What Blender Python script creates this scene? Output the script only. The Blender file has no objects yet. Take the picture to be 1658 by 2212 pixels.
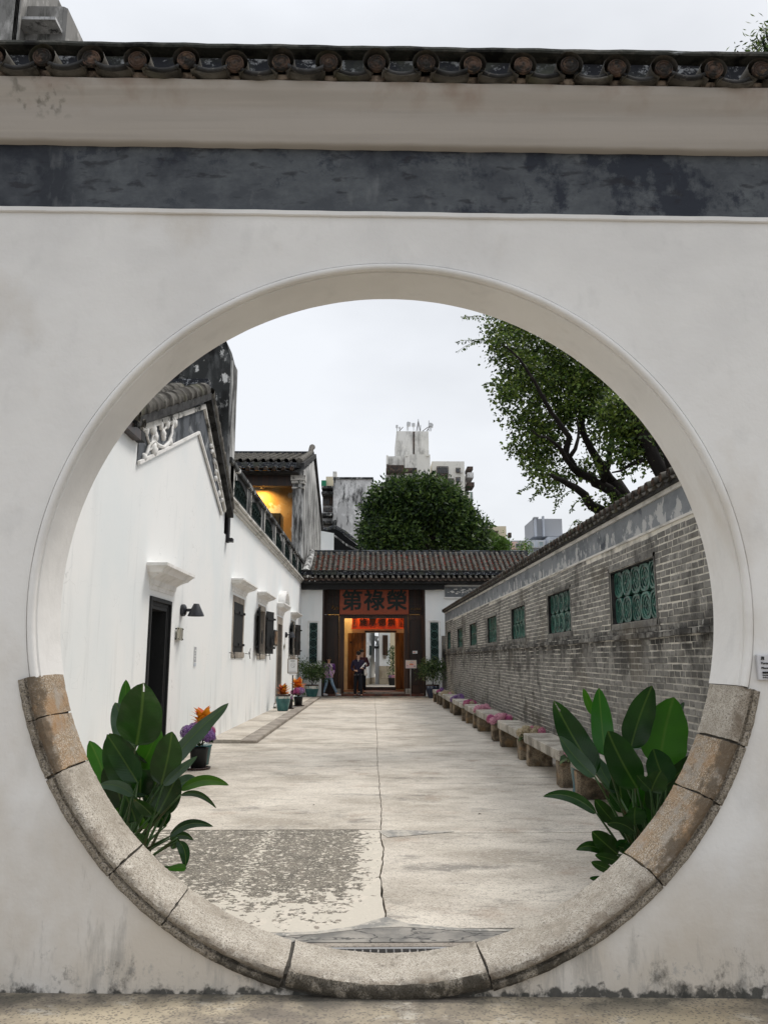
import bpy, math, random
import numpy as np
from mathutils import Vector, Matrix, Euler
random.seed(11)
C = bpy.context.scene.collection
S = bpy.context.scene
PI = math.pi
# ------------------------------------------------------------------ camera
PITCH = math.atan(320/1700); YAW = math.atan(23/1700); CH = 1.45
cam = bpy.data.cameras.new('camera'); co = bpy.data.objects.new('camera', cam); C.objects.link(co)
co.location = (0, 0, CH); co.rotation_euler = (PI/2+PITCH, 0, -YAW)
cam.sensor_fit = 'VERTICAL'; cam.sensor_height = 36; cam.lens = 36*1700/2211
cam.clip_start = .05; cam.clip_end = 2000
S.camera = co
# ------------------------------------------------------------------ sky, sun, exposure
SUN_EL, SUN_AZ = math.radians(58), math.radians(62)      # azimuth from +Y towards +X
w = bpy.data.worlds.new('World'); S.world = w; w.use_nodes = True
nt = w.node_tree; nt.nodes.clear(); L = nt.links.new
out = nt.nodes.new('ShaderNodeOutputWorld'); bg = nt.nodes.new('ShaderNodeBackground'); bg.inputs['Strength'].default_value = .1
sky = nt.nodes.new('ShaderNodeTexSky'); sky.sky_type = 'NISHITA'; sky.sun_disc = False
sky.sun_elevation = SUN_EL; sky.sun_rotation = SUN_AZ; sky.air_density = 1.5; sky.dust_density = 3
tc = nt.nodes.new('ShaderNodeTexCoord'); sp = nt.nodes.new('ShaderNodeSeparateXYZ'); L(tc.outputs['Generated'], sp.inputs[0])
nz = nt.nodes.new('ShaderNodeTexNoise'); nz.inputs['Scale'].default_value = 1.7; nz.inputs['Detail'].default_value = 5
mp = nt.nodes.new('ShaderNodeMapping'); mp.inputs['Scale'].default_value = (1, 1, 2.2); L(tc.outputs['Generated'], mp.inputs[0]); L(mp.outputs[0], nz.inputs['Vector'])
cr = nt.nodes.new('ShaderNodeValToRGB'); cr.color_ramp.elements[0].position = .34; cr.color_ramp.elements[1].position = .66
cr.color_ramp.elements[0].color = (5.15, 5.3, 5.55, 1); cr.color_ramp.elements[1].color = (6.9, 7.08, 7.4, 1); L(nz.outputs['Fac'], cr.inputs[0])
g = nt.nodes.new('ShaderNodeMapRange'); g.inputs[1].default_value = .58; g.inputs[2].default_value = 1.0; g.inputs[3].default_value = 1.0; g.inputs[4].default_value = 1.8; g.interpolation_type = 'SMOOTHSTEP'; L(sp.outputs['Z'], g.inputs[0])
mul = nt.nodes.new('ShaderNodeMix'); mul.data_type = 'RGBA'; mul.blend_type = 'MULTIPLY'; mul.inputs[0].default_value = 1; L(cr.outputs[0], mul.inputs[6]); L(g.outputs[0], mul.inputs[7])
mx = nt.nodes.new('ShaderNodeMix'); mx.data_type = 'RGBA'; mx.inputs[0].default_value = .93; L(sky.outputs[0], mx.inputs[6]); L(mul.outputs[2], mx.inputs[7])
L(mx.outputs[2], bg.inputs['Color']); L(bg.outputs[0], out.inputs[0])
sl = bpy.data.lights.new('sun', 'SUN'); sl.energy = 1.5; sl.angle = math.radians(18); sl.color = (1, .94, .86)
so = bpy.data.objects.new('sun', sl); C.objects.link(so)
sd = Vector((math.sin(SUN_AZ)*math.cos(SUN_EL), math.cos(SUN_AZ)*math.cos(SUN_EL), math.sin(SUN_EL)))
so.rotation_euler = sd.to_track_quat('Z', 'Y').to_euler()
S.view_settings.view_transform = 'Standard'; S.view_settings.look = 'None'; S.view_settings.gamma = 1
S.view_settings.use_curve_mapping = False; S.view_settings.exposure = .45
S.cycles.max_bounces = 6; S.cycles.diffuse_bounces = 4; S.cycles.transparent_max_bounces = 8
# ------------------------------------------------------------------ survey helpers: a sight line meets a real plane
_f = Vector((math.sin(YAW)*math.cos(PITCH), math.cos(YAW)*math.cos(PITCH), math.sin(PITCH)))
_r = Vector((math.cos(YAW), -math.sin(YAW), 0)); _u = _r.cross(_f)
def ray(x, y): return _f+_r*((x-829)/1700)+_u*((1105.5-y)/1700)
def onY(x, y, Y): r = ray(x, y); return Vector((0, 0, CH))+r*(Y/r.y)
def zc(ox, oy, s): return lambda x, y, Y: onY((ox+x/s)/1.852, (oy+y/s)/1.852, Y)
# ------------------------------------------------------------------ materials
def rgb(c): return (c[0], c[1], c[2], 1)
MATS = {}
def mat(name, base, rough=.8, layers=(), bump=(), vary=0, hue=0, spec=.3, metal=0, coord='P', emit=None, est=1, leaf=False, veins=False, ramp=None, trans=0):
    m = bpy.data.materials.new(name); m.use_nodes = True; t = m.node_tree; t.nodes.clear(); l = t.links.new
    n = t.nodes.new
    o = n('ShaderNodeOutputMaterial'); b = n('ShaderNodeBsdfPrincipled'); l(b.outputs[0], o.inputs[0])
    b.inputs['Roughness'].default_value = rough; b.inputs['Specular IOR Level'].default_value = spec; b.inputs['Metallic'].default_value = metal
    if coord == 'P': pos = n('ShaderNodeNewGeometry').outputs['Position']
    else: pos = n('ShaderNodeTexCoord').outputs['Object']
    col = n('ShaderNodeRGB'); col.outputs[0].default_value = rgb(base); cur = col.outputs[0]
    rnd = None
    if vary or hue or ramp:
        oi = n('ShaderNodeObjectInfo'); ge = n('ShaderNodeNewGeometry'); ad = n('ShaderNodeMath'); ad.operation = 'ADD'
        l(oi.outputs['Random'], ad.inputs[0]); l(ge.outputs['Random Per Island'], ad.inputs[1])
        fr = n('ShaderNodeMath'); fr.operation = 'FRACT'; l(ad.outputs[0], fr.inputs[0]); rnd = fr.outputs[0]
        if ramp:
            rp = n('ShaderNodeValToRGB'); rp.color_ramp.interpolation = 'LINEAR'
            els = rp.color_ramp.elements
            while len(els) < len(ramp): els.new(.5)
            for i, c in enumerate(ramp): els[i].position = i/(len(ramp)-1); els[i].color = rgb(c)
            l(rnd, rp.inputs[0]); cur = rp.outputs[0]
        h = n('ShaderNodeHueSaturation'); l(cur, h.inputs['Color'])
        mr = n('ShaderNodeMapRange'); l(rnd, mr.inputs[0]); mr.inputs[3].default_value = 1-vary; mr.inputs[4].default_value = 1+vary; l(mr.outputs[0], h.inputs['Value'])
        if hue:
            wn = n('ShaderNodeTexWhiteNoise'); wn.noise_dimensions = '1D'; l(rnd, wn.inputs['W'])
            m2 = n('ShaderNodeMapRange'); l(wn.outputs['Value'], m2.inputs[0]); m2.inputs[3].default_value = .5-hue; m2.inputs[4].default_value = .5+hue; l(m2.outputs[0], h.inputs['Hue'])
        cur = h.outputs[0]
    for ly in layers:
        c = ly['c']; sc = ly.get('s', (1, 1, 1)); sc = sc if isinstance(sc, tuple) else (sc,)*3
        mpn = n('ShaderNodeMapping'); mpn.inputs['Scale'].default_value = sc; mpn.inputs['Location'].default_value = (ly.get('off', 0),)*3; l(pos, mpn.inputs[0])
        k = ly.get('k', 'noise')
        if k == 'noise':
            tx = n('ShaderNodeTexNoise'); tx.inputs['Scale'].default_value = 1; tx.inputs['Detail'].default_value = ly.get('d', 4); tx.inputs['Roughness'].default_value = ly.get('r', .55)
            tx.inputs['Distortion'].default_value = ly.get('dist', 0); l(mpn.outputs[0], tx.inputs['Vector']); fo = tx.outputs['Fac']
        elif k == 'vor':
            tx = n('ShaderNodeTexVoronoi'); tx.inputs['Scale'].default_value = 1; l(mpn.outputs[0], tx.inputs['Vector']); fo = tx.outputs['Color']
            sx = n('ShaderNodeSeparateColor'); l(fo, sx.inputs[0]); fo = sx.outputs[0]
        elif k == 'vein':
            tx = n('ShaderNodeTexVoronoi'); tx.feature = 'DISTANCE_TO_EDGE'; tx.inputs['Scale'].default_value = 1
            nn = n('ShaderNodeTexNoise'); nn.inputs['Scale'].default_value = ly.get('ns', 3); nn.inputs['Detail'].default_value = 3; l(mpn.outputs[0], nn.inputs['Vector'])
            vm = n('ShaderNodeVectorMath'); vm.operation = 'MULTIPLY_ADD'; vm.inputs[1].default_value = (ly.get('na', .6),)*3
            l(nn.outputs['Color'], vm.inputs[0]); l(mpn.outputs[0], vm.inputs[2]); l(vm.outputs[0], tx.inputs['Vector']); fo = tx.outputs['Distance']
        elif k == 'wave':
            tx = n('ShaderNodeTexWave'); tx.bands_direction = ly.get('dir', 'X'); tx.inputs['Scale'].default_value = 1; tx.inputs['Distortion'].default_value = ly.get('dist', 1); tx.inputs['Detail'].default_value = 3; l(mpn.outputs[0], tx.inputs['Vector']); fo = tx.outputs['Fac']
        for (axn, v0, v1, amt) in ly.get('sh', ()):           # the threshold drifts along an axis: crisp-edged wear that thins out
            se = n('ShaderNodeSeparateXYZ'); l(pos, se.inputs[0]); mz = n('ShaderNodeMapRange'); mz.inputs[1].default_value = v0; mz.inputs[2].default_value = v1; mz.inputs[3].default_value = 0; mz.inputs[4].default_value = amt
            l(se.outputs['xyz'.index(axn)], mz.inputs[0]); mu = n('ShaderNodeMath'); mu.operation = 'ADD'; l(fo, mu.inputs[0]); l(mz.outputs[0], mu.inputs[1]); fo = mu.outputs[0]
        mr = n('ShaderNodeMapRange'); mr.inputs[1].default_value = ly.get('lo', .45); mr.inputs[2].default_value = ly.get('hi', .6); mr.inputs[3].default_value = ly.get('t0', 0); mr.inputs[4].default_value = ly.get('a', 1); l(fo, mr.inputs[0])
        fac = mr.outputs[0]
        for ax in ('x', 'y', 'z'):
            if ax in ly:                                  # linear mask along an axis: (v0 -> 0, v1 -> 1)
                se = n('ShaderNodeSeparateXYZ'); l(pos, se.inputs[0]); mz = n('ShaderNodeMapRange'); mz.inputs[1].default_value, mz.inputs[2].default_value = ly[ax][:2]
                l(se.outputs['XYZ'.index(ax.upper())], mz.inputs[0]); mu = n('ShaderNodeMath'); mu.operation = 'MULTIPLY'; l(fac, mu.inputs[0]); l(mz.outputs[0], mu.inputs[1]); fac = mu.outputs[0]
                if len(ly[ax]) > 2:
                    mz = n('ShaderNodeMapRange'); mz.inputs[1].default_value, mz.inputs[2].default_value = ly[ax][2:]
                    l(se.outputs['XYZ'.index(ax.upper())], mz.inputs[0]); mu = n('ShaderNodeMath'); mu.operation = 'MULTIPLY'; l(fac, mu.inputs[0]); l(mz.outputs[0], mu.inputs[1]); fac = mu.outputs[0]
        mi = n('ShaderNodeMix'); mi.data_type = 'RGBA'; mi.blend_type = ly.get('b', 'MIX'); l(fac, mi.inputs[0]); l(cur, mi.inputs[6]); mi.inputs[7].default_value = rgb(c); cur = mi.outputs[2]
    hgt = None
    if veins:                                              # leaf blade: pale midrib and fine side veins along the UV
        uv = n('ShaderNodeUVMap'); se = n('ShaderNodeSeparateXYZ'); l(uv.outputs[0], se.inputs[0])
        ab = n('ShaderNodeMath'); ab.operation = 'ABSOLUTE'; l(se.outputs[0], ab.inputs[0])
        rib = n('ShaderNodeMapRange'); rib.inputs[1].default_value = .012; rib.inputs[2].default_value = .04; rib.inputs[3].default_value = .28; rib.inputs[4].default_value = 0; l(ab.outputs[0], rib.inputs[0])
        sk = n('ShaderNodeMath'); sk.operation = 'MULTIPLY_ADD'; l(ab.outputs[0], sk.inputs[0]); sk.inputs[1].default_value = -.28; l(se.outputs[1], sk.inputs[2])
        wa = n('ShaderNodeMath'); wa.operation = 'MULTIPLY'; l(sk.outputs[0], wa.inputs[0]); wa.inputs[1].default_value = 170
        si = n('ShaderNodeMath'); si.operation = 'SINE'; l(wa.outputs[0], si.inputs[0]); hgt = si.outputs[0]
        sm = n('ShaderNodeMapRange'); sm.inputs[1].default_value = -1; sm.inputs[2].default_value = 1; sm.inputs[3].default_value = 0; sm.inputs[4].default_value = .06; l(hgt, sm.inputs[0])
        for fo, cc in ((sm.outputs[0], (base[0]*.45, base[1]*.5, base[2]*.5)), (rib.outputs[0], (.16, .26, .05))):
            mi = n('ShaderNodeMix'); mi.data_type = 'RGBA'; l(fo, mi.inputs[0]); l(cur, mi.inputs[6]); mi.inputs[7].default_value = rgb(cc); cur = mi.outputs[2]
    l(cur, b.inputs['Base Color'])
    prev = None
    for (sc, st, ds) in bump:
        sc = sc if isinstance(sc, tuple) else (sc,)*3
        mpn = n('ShaderNodeMapping'); mpn.inputs['Scale'].default_value = sc; l(pos, mpn.inputs[0])
        tx = n('ShaderNodeTexNoise'); tx.inputs['Scale'].default_value = 1; tx.inputs['Detail'].default_value = 4; l(mpn.outputs[0], tx.inputs['Vector'])
        bp = n('ShaderNodeBump'); bp.inputs['Strength'].default_value = st; bp.inputs['Distance'].default_value = ds; l(tx.outputs['Fac'], bp.inputs['Height'])
        if prev: l(prev, bp.inputs['Normal'])
        prev = bp.outputs[0]
    if hgt is not None:
        bp = n('ShaderNodeBump'); bp.inputs['Strength'].default_value = .10; bp.inputs['Distance'].default_value = .002; l(hgt, bp.inputs['Height']); prev = bp.outputs[0]
    if prev: l(prev, b.inputs['Normal'])
    if emit: b.inputs['Emission Color'].default_value = rgb(emit); b.inputs['Emission Strength'].default_value = est
    if leaf:
        tr = n('ShaderNodeBsdfTranslucent'); l(cur, tr.inputs[0]); ms = n('ShaderNodeMixShader'); ms.inputs[0].default_value = .3
        l(b.outputs[0], ms.inputs[1]); l(tr.outputs[0], ms.inputs[2]); l(ms.outputs[0], o.inputs[0])
    if trans: b.inputs['Transmission Weight'].default_value = trans
    MATS[name] = m; return m
# ------------------------------------------------------------------ mesh helpers
W = {}
def tag(o, label=None, cat=None, group=None, kind=None):
    if label: o['label'] = label
    if cat: o['category'] = cat
    if group: o['group'] = group
    if kind: o['kind'] = kind
    return o
def empty(name, loc, label=None, cat=None, group=None, parent=None):
    o = bpy.data.objects.new(name, None); C.objects.link(o); loc = Vector(loc); o.empty_display_size = .1
    W[o.name] = loc; o.location = loc-(W[parent.name] if parent else Vector())
    if parent: o.parent = parent
    return tag(o, label, cat, group)
class MB:
    def __init__(s): s.v = []; s.f = []; s.uv = None
    def add(s, vs, fs):
        k = len(s.v); s.v += [tuple(p) for p in vs]; s.f += [tuple(i+k for i in f) for f in fs]; return s
    def box(s, x0, x1, y0, y1, z0, z1, M=None):
        vs = [Vector(p) for p in ((x0,y0,z0),(x1,y0,z0),(x1,y1,z0),(x0,y1,z0),(x0,y0,z1),(x1,y0,z1),(x1,y1,z1),(x0,y1,z1))]
        if M: vs = [M@p for p in vs]
        return s.add(vs, [(0,3,2,1),(4,5,6,7),(0,1,5,4),(1,2,6,5),(2,3,7,6),(3,0,4,7)])
    def bbox(s, x0, x1, y0, y1, z0, z1, r=.01, j=0, M=None):      # box with chamfered edges, optional jitter
        vs = []
        for z, q in ((z0, r), (z0+r, 0), (z1-r, 0), (z1, r)):
            for (x, y) in ((x0+r+q*.6, y0+q), (x1-r-q*.6, y0+q), (x1-q, y0+r+q*.6), (x1-q, y1-r-q*.6), (x1-r-q*.6, y1-q), (x0+r+q*.6, y1-q), (x0+q, y1-r-q*.6), (x0+q, y0+r+q*.6)):
                p = Vector((x+random.uniform(-j, j), y+random.uniform(-j, j), z+random.uniform(-j, j))); vs.append(M@p if M else p)
        fs = [tuple(range(7, -1, -1)), tuple(range(24, 32))]
        for k in range(3):
            for i in range(8): a = k*8+i; b_ = k*8+(i+1) % 8; fs.append((a, b_, b_+8, a+8))
        return s.add(vs, fs)
    def prism(s, poly, axis, a, b):                              # polygon extruded along an axis
        n = len(poly)
        def P(u, v, w_): return {'x': (w_, u, v), 'y': (u, w_, v), 'z': (u, v, w_)}[axis]
        vs = [P(u, v, a) for u, v in poly]+[P(u, v, b) for u, v in poly]
        return s.add(vs, [tuple(range(n)), tuple(range(2*n-1, n-1, -1))]+[(i, (i+1) % n, n+(i+1) % n, n+i) for i in range(n)])
    def tube(s, pts, rad, n=8, caps=True, flat=1):
        pts = [Vector(p) for p in pts]; rad = rad if isinstance(rad, (list, tuple)) else [rad]*len(pts)
        vs = []; ref = None
        for i, p in enumerate(pts):
            t = (pts[min(i+1, len(pts)-1)]-pts[max(i-1, 0)]).normalized()
            if ref is None: ref = t.cross(Vector((0, 0, 1)) if abs(t.z) < .9 else Vector((0, 1, 0))).normalized()
            ref = (ref-t*ref.dot(t)).normalized(); b = t.cross(ref)
            for k in range(n): a = 2*PI*k/n; vs.append(p+(ref*math.cos(a)+b*math.sin(a)*flat)*rad[i])
        m = len(pts); fs = [(i*n+k, i*n+(k+1) % n, (i+1)*n+(k+1) % n, (i+1)*n+k) for i in range(m-1) for k in range(n)]
        if caps: fs += [tuple(range(n-1, -1, -1)), tuple((m-1)*n+k for k in range(n))]
        return s.add(vs, fs)
    def lathe(s, prof, c, n=24, M=None):
        vs = []; c = Vector(c)
        for r, z in prof:
            for k in range(n): p = Vector((r*math.cos(2*PI*k/n), r*math.sin(2*PI*k/n), z)); vs.append(c+(M@p if M else p))
        m = len(prof); return s.add(vs, [(i*n+k, i*n+(k+1) % n, (i+1)*n+(k+1) % n, (i+1)*n+k) for i in range(m-1) for k in range(n)])
    def blob(s, c, r, n=8, m=6, j=0):
        c = Vector(c); r = Vector(r) if not isinstance(r, (int, float)) else Vector((r, r, r)); vs = []
        for i in range(m+1):
            for k in range(n):
                a = PI*i/m; q = 1+random.uniform(-j, j); vs.append(c+Vector((r.x*math.sin(a)*math.cos(2*PI*k/n)*q, r.y*math.sin(a)*math.sin(2*PI*k/n)*q, r.z*math.cos(a)*q)))
        return s.add(vs, [(i*n+k, (i+1)*n+k, (i+1)*n+(k+1) % n, i*n+(k+1) % n) for i in range(m) for k in range(n)])
    def mesh(s, name, m, smooth=False, off=Vector()):
        me = bpy.data.meshes.new(name); me.from_pydata([tuple(Vector(p)-off) for p in s.v] if off.length else s.v, [], s.f)
        if s.uv:
            ul = me.uv_layers.new(name='UVMap'); vi = np.zeros(len(me.loops), int); me.loops.foreach_get('vertex_index', vi)
            ul.data.foreach_set('uv', np.array(s.uv, float)[vi].ravel())
        if smooth: me.shade_smooth(); 
        me.materials.append(MATS[m] if isinstance(m, str) else m); me.validate(); me.update(); return me
    def build(s, name, m, parent=None, smooth=False, **kw):
        if parent: base = W[parent.name]
        else:
            a = np.array(s.v); base = Vector(((a[:, 0].min()+a[:, 0].max())/2, (a[:, 1].min()+a[:, 1].max())/2, a[:, 2].min()))
        o = bpy.data.objects.new(name, s.mesh(name, m, smooth, base)); C.objects.link(o); W[o.name] = base.copy()
        if parent: o.parent = parent
        else: o.location = base
        if smooth == 'auto':
            try: o.data.set_sharp_from_angle(angle=math.radians(40))
            except Exception: pass
        return tag(o, **kw)
def place(me, name, loc, parent=None, rot=(0, 0, 0), scale=(1, 1, 1), **kw):      # an object of shared mesh data
    o = bpy.data.objects.new(name, me); C.objects.link(o); loc = Vector(loc); W[o.name] = loc
    o.location = loc-(W[parent.name] if parent else Vector()); o.rotation_euler = rot; o.scale = scale
    if parent: o.parent = parent
    return tag(o, **kw)
def copy_tree(o, loc=None, rz=None, parent=None, sc=None):
    c = o.copy(); C.objects.link(c); c.parent = parent
    if loc is not None: c.location = loc
    if rz is not None: c.rotation_euler = (0, 0, rz)
    if sc: c.scale = (sc, sc, sc)
    for ch in list(o.children): copy_tree(ch, parent=c)
    return c
def holes(mb, axis, a, b, u0, u1, v0, v1, hs):         # a wall slab a..b thick along axis with rectangular openings
    us = sorted({u0, u1, *[x for h in hs for x in h[:2]]}); vs = sorted({v0, v1, *[x for h in hs for x in h[2:]]})
    P = (lambda u, v, w_: (w_, u, v)) if axis == 'x' else (lambda u, v, w_: (u, w_, v))
    inh = lambda u, v: any(h[0] < u < h[1] and h[2] < v < h[3] for h in hs)
    for w_ in (a, b):
        for i in range(len(us)-1):
            for k in range(len(vs)-1):
                if not inh((us[i]+us[i+1])/2, (vs[k]+vs[k+1])/2):
                    q = [P(us[i], vs[k], w_), P(us[i+1], vs[k], w_), P(us[i+1], vs[k+1], w_), P(us[i], vs[k+1], w_)]
                    mb.add(q, [(0, 1, 2, 3)])
    for (h0, h1, g0, g1) in [(u0, u1, v0, v1)]+list(hs):
        for p, q in (((h0, g0), (h1, g0)), ((h1, g0), (h1, g1)), ((h1, g1), (h0, g1)), ((h0, g1), (h0, g0))):
            mb.add([P(*p, a), P(*q, a), P(*q, b), P(*p, b)], [(0, 1, 2, 3)])
    return mb
def text(s, size, loc, rot, m, parent, name='lettering', ext=.002, bold=0, align='CENTER', sx=1, **kw):      # bold = strokes thickened by overlaid shifts
    cu = bpy.data.curves.new(name, 'FONT'); cu.body = s; cu.size = size; cu.extrude = ext; cu.align_x = align; cu.align_y = 'CENTER'; cu.resolution_u = 3
    to = bpy.data.objects.new('tmp', cu); C.objects.link(to); dg = bpy.context.evaluated_depsgraph_get(); dg.update()
    me = bpy.data.meshes.new_from_object(to.evaluated_get(dg)); bpy.data.objects.remove(to); me.materials.clear(); me.materials.append(MATS[m])
    if bold:
        vs = [v.co.copy() for v in me.vertices]; fs = [tuple(p.vertices) for p in me.polygons]; mb = MB()
        for q, (dx, dy) in enumerate(((0, 0), (1, .6), (-1, .6), (1, -.6), (-1, -.6), (0, 1), (0, -1))): mb.add([(v.x+dx*bold, v.y+dy*bold, v.z+q*.0004) for v in vs], fs)
        me = mb.mesh(name, m)
    me.name = name
    return place(me, name, loc, parent, rot, (sx, 1, 1), **kw)
# ------------------------------------------------------------------ palette
dk = (.02, .02, .02)
mat('gate_plaster', (.80, .79, .77), .85, [
    dict(c=(.715, .705, .69), s=1.3, lo=.42, hi=.62, a=.8), dict(c=(.82, .81, .79), s=(2, 2, 5), lo=.5, hi=.7, off=4, a=.5), dict(c=(.60, .595, .58), s=(7, 7, 4), lo=.56, hi=.72, off=14, a=.35, d=7),
    dict(c=(.56, .50, .42), s=(1.6, 2.2, 1.0), lo=.56, hi=.84, sh=(('z', 1.4, .1, .36),), a=.85, d=7),
    dict(c=(.34, .325, .30), s=(7, 5, 1.3), lo=.78, hi=.92, sh=(('z', 1.1, .15, .28),), a=.8, d=10, r=.70),
    dict(c=(.36, .35, .33), s=(16, 6, 14), lo=.90, hi=.96, sh=(('z', .9, .05, .33),), a=.6, d=9, r=.72, off=6),
    dict(c=(.085, .08, .07), s=(7, 6, 5), lo=.87, hi=1.0, sh=(('z', .5, .0, .38),), a=.9, d=10, r=.74, off=2),
    dict(c=(.05, .05, .045), s=(14, 9, 14), lo=.80, hi=.88, sh=(('z', .10, .0, .40),), a=.9, d=8)],
    [(3, .35, .03), (14, .3, .008), (60, .3, .003)])
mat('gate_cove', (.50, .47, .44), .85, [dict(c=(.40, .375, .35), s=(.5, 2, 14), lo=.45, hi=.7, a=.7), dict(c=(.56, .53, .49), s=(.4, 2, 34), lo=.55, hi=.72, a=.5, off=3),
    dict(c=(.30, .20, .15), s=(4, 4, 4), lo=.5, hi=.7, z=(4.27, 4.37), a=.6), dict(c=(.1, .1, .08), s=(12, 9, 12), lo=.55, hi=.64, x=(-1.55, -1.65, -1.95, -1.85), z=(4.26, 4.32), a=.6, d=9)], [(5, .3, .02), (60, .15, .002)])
mat('slate_band', (.062, .070, .082), .7, [dict(c=(.115, .128, .14), s=(3.4, 2, 5), lo=.40, hi=.64, d=12, r=.74), dict(c=(.018, .023, .036), s=(3.2, 2, 2.6), lo=.62, hi=.70, d=10, r=.72, off=3.7, a=.92, sh=(('x', .1, .6, .17), ('x', 1.3, 2.2, -.10))), dict(c=(.028, .034, .048), s=(6, 2, 6), lo=.60, hi=.68, d=10, r=.74, off=1.7, a=.8, sh=(('z', 4.0, 4.14, .12),)),
    dict(c=(.018, .022, .032), s=2.5, lo=.60, hi=.76, sh=(('x', -1.2, -2.1, .3),), d=7, a=.85), dict(c=(.19, .2, .21), s=(9, 9, 3), lo=.62, hi=.72, d=6, a=.4), dict(c=(.015, .015, .02), s=(7, 7, 20), lo=.6, hi=.68, d=3, a=.6, off=6)], [(6, .2, .02), (60, .2, .003)])
granite_l = [dict(k='vor', c=(.09, .075, .06), s=210, lo=.74, hi=.78, a=.65), dict(k='vor', c=(.66, .62, .55), s=230, lo=.74, hi=.78, off=5, a=.6), dict(c=(.24, .205, .16), s=5, lo=.42, hi=.66, a=.65, d=8, r=.65), dict(c=(.13, .11, .085), s=(14, 9, 14), lo=.60, hi=.70, a=.6, d=7, off=8)]
mat('granite', (.42, .38, .32), .75, granite_l+[dict(c=(.04, .035, .03), s=(9, 9, 6), lo=.45, hi=.62, z=(.25, .02), a=.85, d=8, y=(3.82, 3.76)), dict(c=(.15, .115, .08), s=11, lo=.64, hi=.86, sh=(('y', 3.84, 3.75, .26),), a=.75, d=9, r=.72)], [(9, .3, .02), (130, .35, .003)])
mat('granite_rust', (.30, .22, .14), .75, granite_l[:2]+[dict(c=(.33, .20, .10), s=(6, 3, 6), lo=.44, hi=.62, a=.75, d=8), dict(c=(.33, .30, .26), s=9, lo=.52, hi=.62, a=.7, off=4, d=9, r=.7), dict(c=(.10, .075, .05), s=9, lo=.62, hi=.74, sh=(('y', 3.86, 3.75, .3),), a=.85, d=8)], [(9, .3, .02), (130, .35, .003)])
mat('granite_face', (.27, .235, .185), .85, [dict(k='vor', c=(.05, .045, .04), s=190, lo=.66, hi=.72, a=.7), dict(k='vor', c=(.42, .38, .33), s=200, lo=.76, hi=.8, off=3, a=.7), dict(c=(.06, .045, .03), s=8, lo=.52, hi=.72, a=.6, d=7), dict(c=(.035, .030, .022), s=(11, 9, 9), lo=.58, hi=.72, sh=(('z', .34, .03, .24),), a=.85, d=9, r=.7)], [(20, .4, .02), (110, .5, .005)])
mat('joint', (.07, .063, .053), .95, [dict(c=(.09, .085, .075), s=60, lo=.5, hi=.6)], [(60, .5, .01)])
conc_b = [(7, .15, .02), (70, .35, .004)]
mat('concrete_pale', (.58, .53, .46), .85, [dict(c=(.37, .33, .275), s=(.7, .9, 1), lo=.42, hi=.62, d=8, r=.65), dict(c=(.66, .61, .53), s=(1.6, 2.5, 1), lo=.48, hi=.66, off=3, d=7, a=.7),
    dict(c=(.11, .105, .10), s=(1.1, 2.4, 1), lo=.55, hi=.66, off=8, d=9, r=.74, a=.65), dict(c=(.25, .23, .20), s=(2.2, 4.5, 1), lo=.54, hi=.64, off=18, d=10, r=.78, a=.7), dict(c=(.33, .25, .19), s=2.3, lo=.58, hi=.7, off=11, a=.5, d=5), dict(k='vor', c=(.16, .145, .125), s=130, lo=.80, hi=.84, a=.5),
    dict(k='vein', c=(.10, .09, .08), s=(.45, .6, 1), lo=.004, hi=.0, ns=4, na=1.6, a=.5), dict(c=(.64, .60, .53), s=28, lo=.56, hi=.66, a=.5, d=5), dict(c=(.22, .19, .16), s=(16, 26, 1), lo=.60, hi=.68, a=.55, d=6, off=5)], conc_b)
mat('concrete_worn', (.20, .18, .15), .9, [dict(c=(.13, .118, .10), s=(6, 6, 1), lo=.4, hi=.6, d=4), dict(k='vor', c=(.36, .33, .27), s=110, lo=.72, hi=.78, a=.7), dict(k='vor', c=(.07, .062, .052), s=120, lo=.8, hi=.85, a=.7, off=4),
    dict(c=(.60, .55, .475), s=(17, 19, 1), lo=.60, hi=.615, d=5, r=.6, sh=(('y', 5.6, 4.6, .16), ('x', -.22, .02, .17), ('x', -1.5, -1.9, .1))), dict(c=(.55, .51, .44), s=(9, 7, 1), lo=.60, hi=.615, d=7, r=.7, off=9, sh=(('y', 5.7, 4.65, .17), ('x', -.2, .03, .15))), dict(c=(.58, .54, .46), s=(31, 35, 1), lo=.62, hi=.635, d=3, off=5, sh=(('x', -.97, -.87, .12), ('x', -.87, -.77, -.12))), dict(c=(.20, .17, .14), s=(11, 8, 1), lo=.63, hi=.65, off=3, d=6, a=.8)], [(40, .4, .01), (130, .3, .004)])
mat('concrete_front', (.46, .395, .29), .9, [dict(c=(.22, .19, .155), s=(1.4, 2, 1), lo=.42, hi=.56, d=9, r=.68), dict(c=(.50, .46, .39), s=(4, 6, 1), lo=.56, hi=.64, d=8, r=.7, off=2), dict(c=(.42, .33, .2), s=(.8, 1.5, 1), lo=.5, hi=.66, off=7, a=.6, x=(0, 1.6)),
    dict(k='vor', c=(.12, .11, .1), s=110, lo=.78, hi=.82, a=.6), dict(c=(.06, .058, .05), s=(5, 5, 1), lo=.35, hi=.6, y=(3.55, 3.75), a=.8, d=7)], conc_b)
mat('cement_patch', (.31, .29, .26), .85, [dict(c=(.16, .155, .145), s=4, lo=.4, hi=.6, d=7), dict(c=(.32, .31, .28), s=11, lo=.6, hi=.68, d=6, a=.7), dict(k='vein', c=(.05, .05, .05), s=(3, 5, 1), lo=.03, hi=.005, a=.9)], conc_b)
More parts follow.
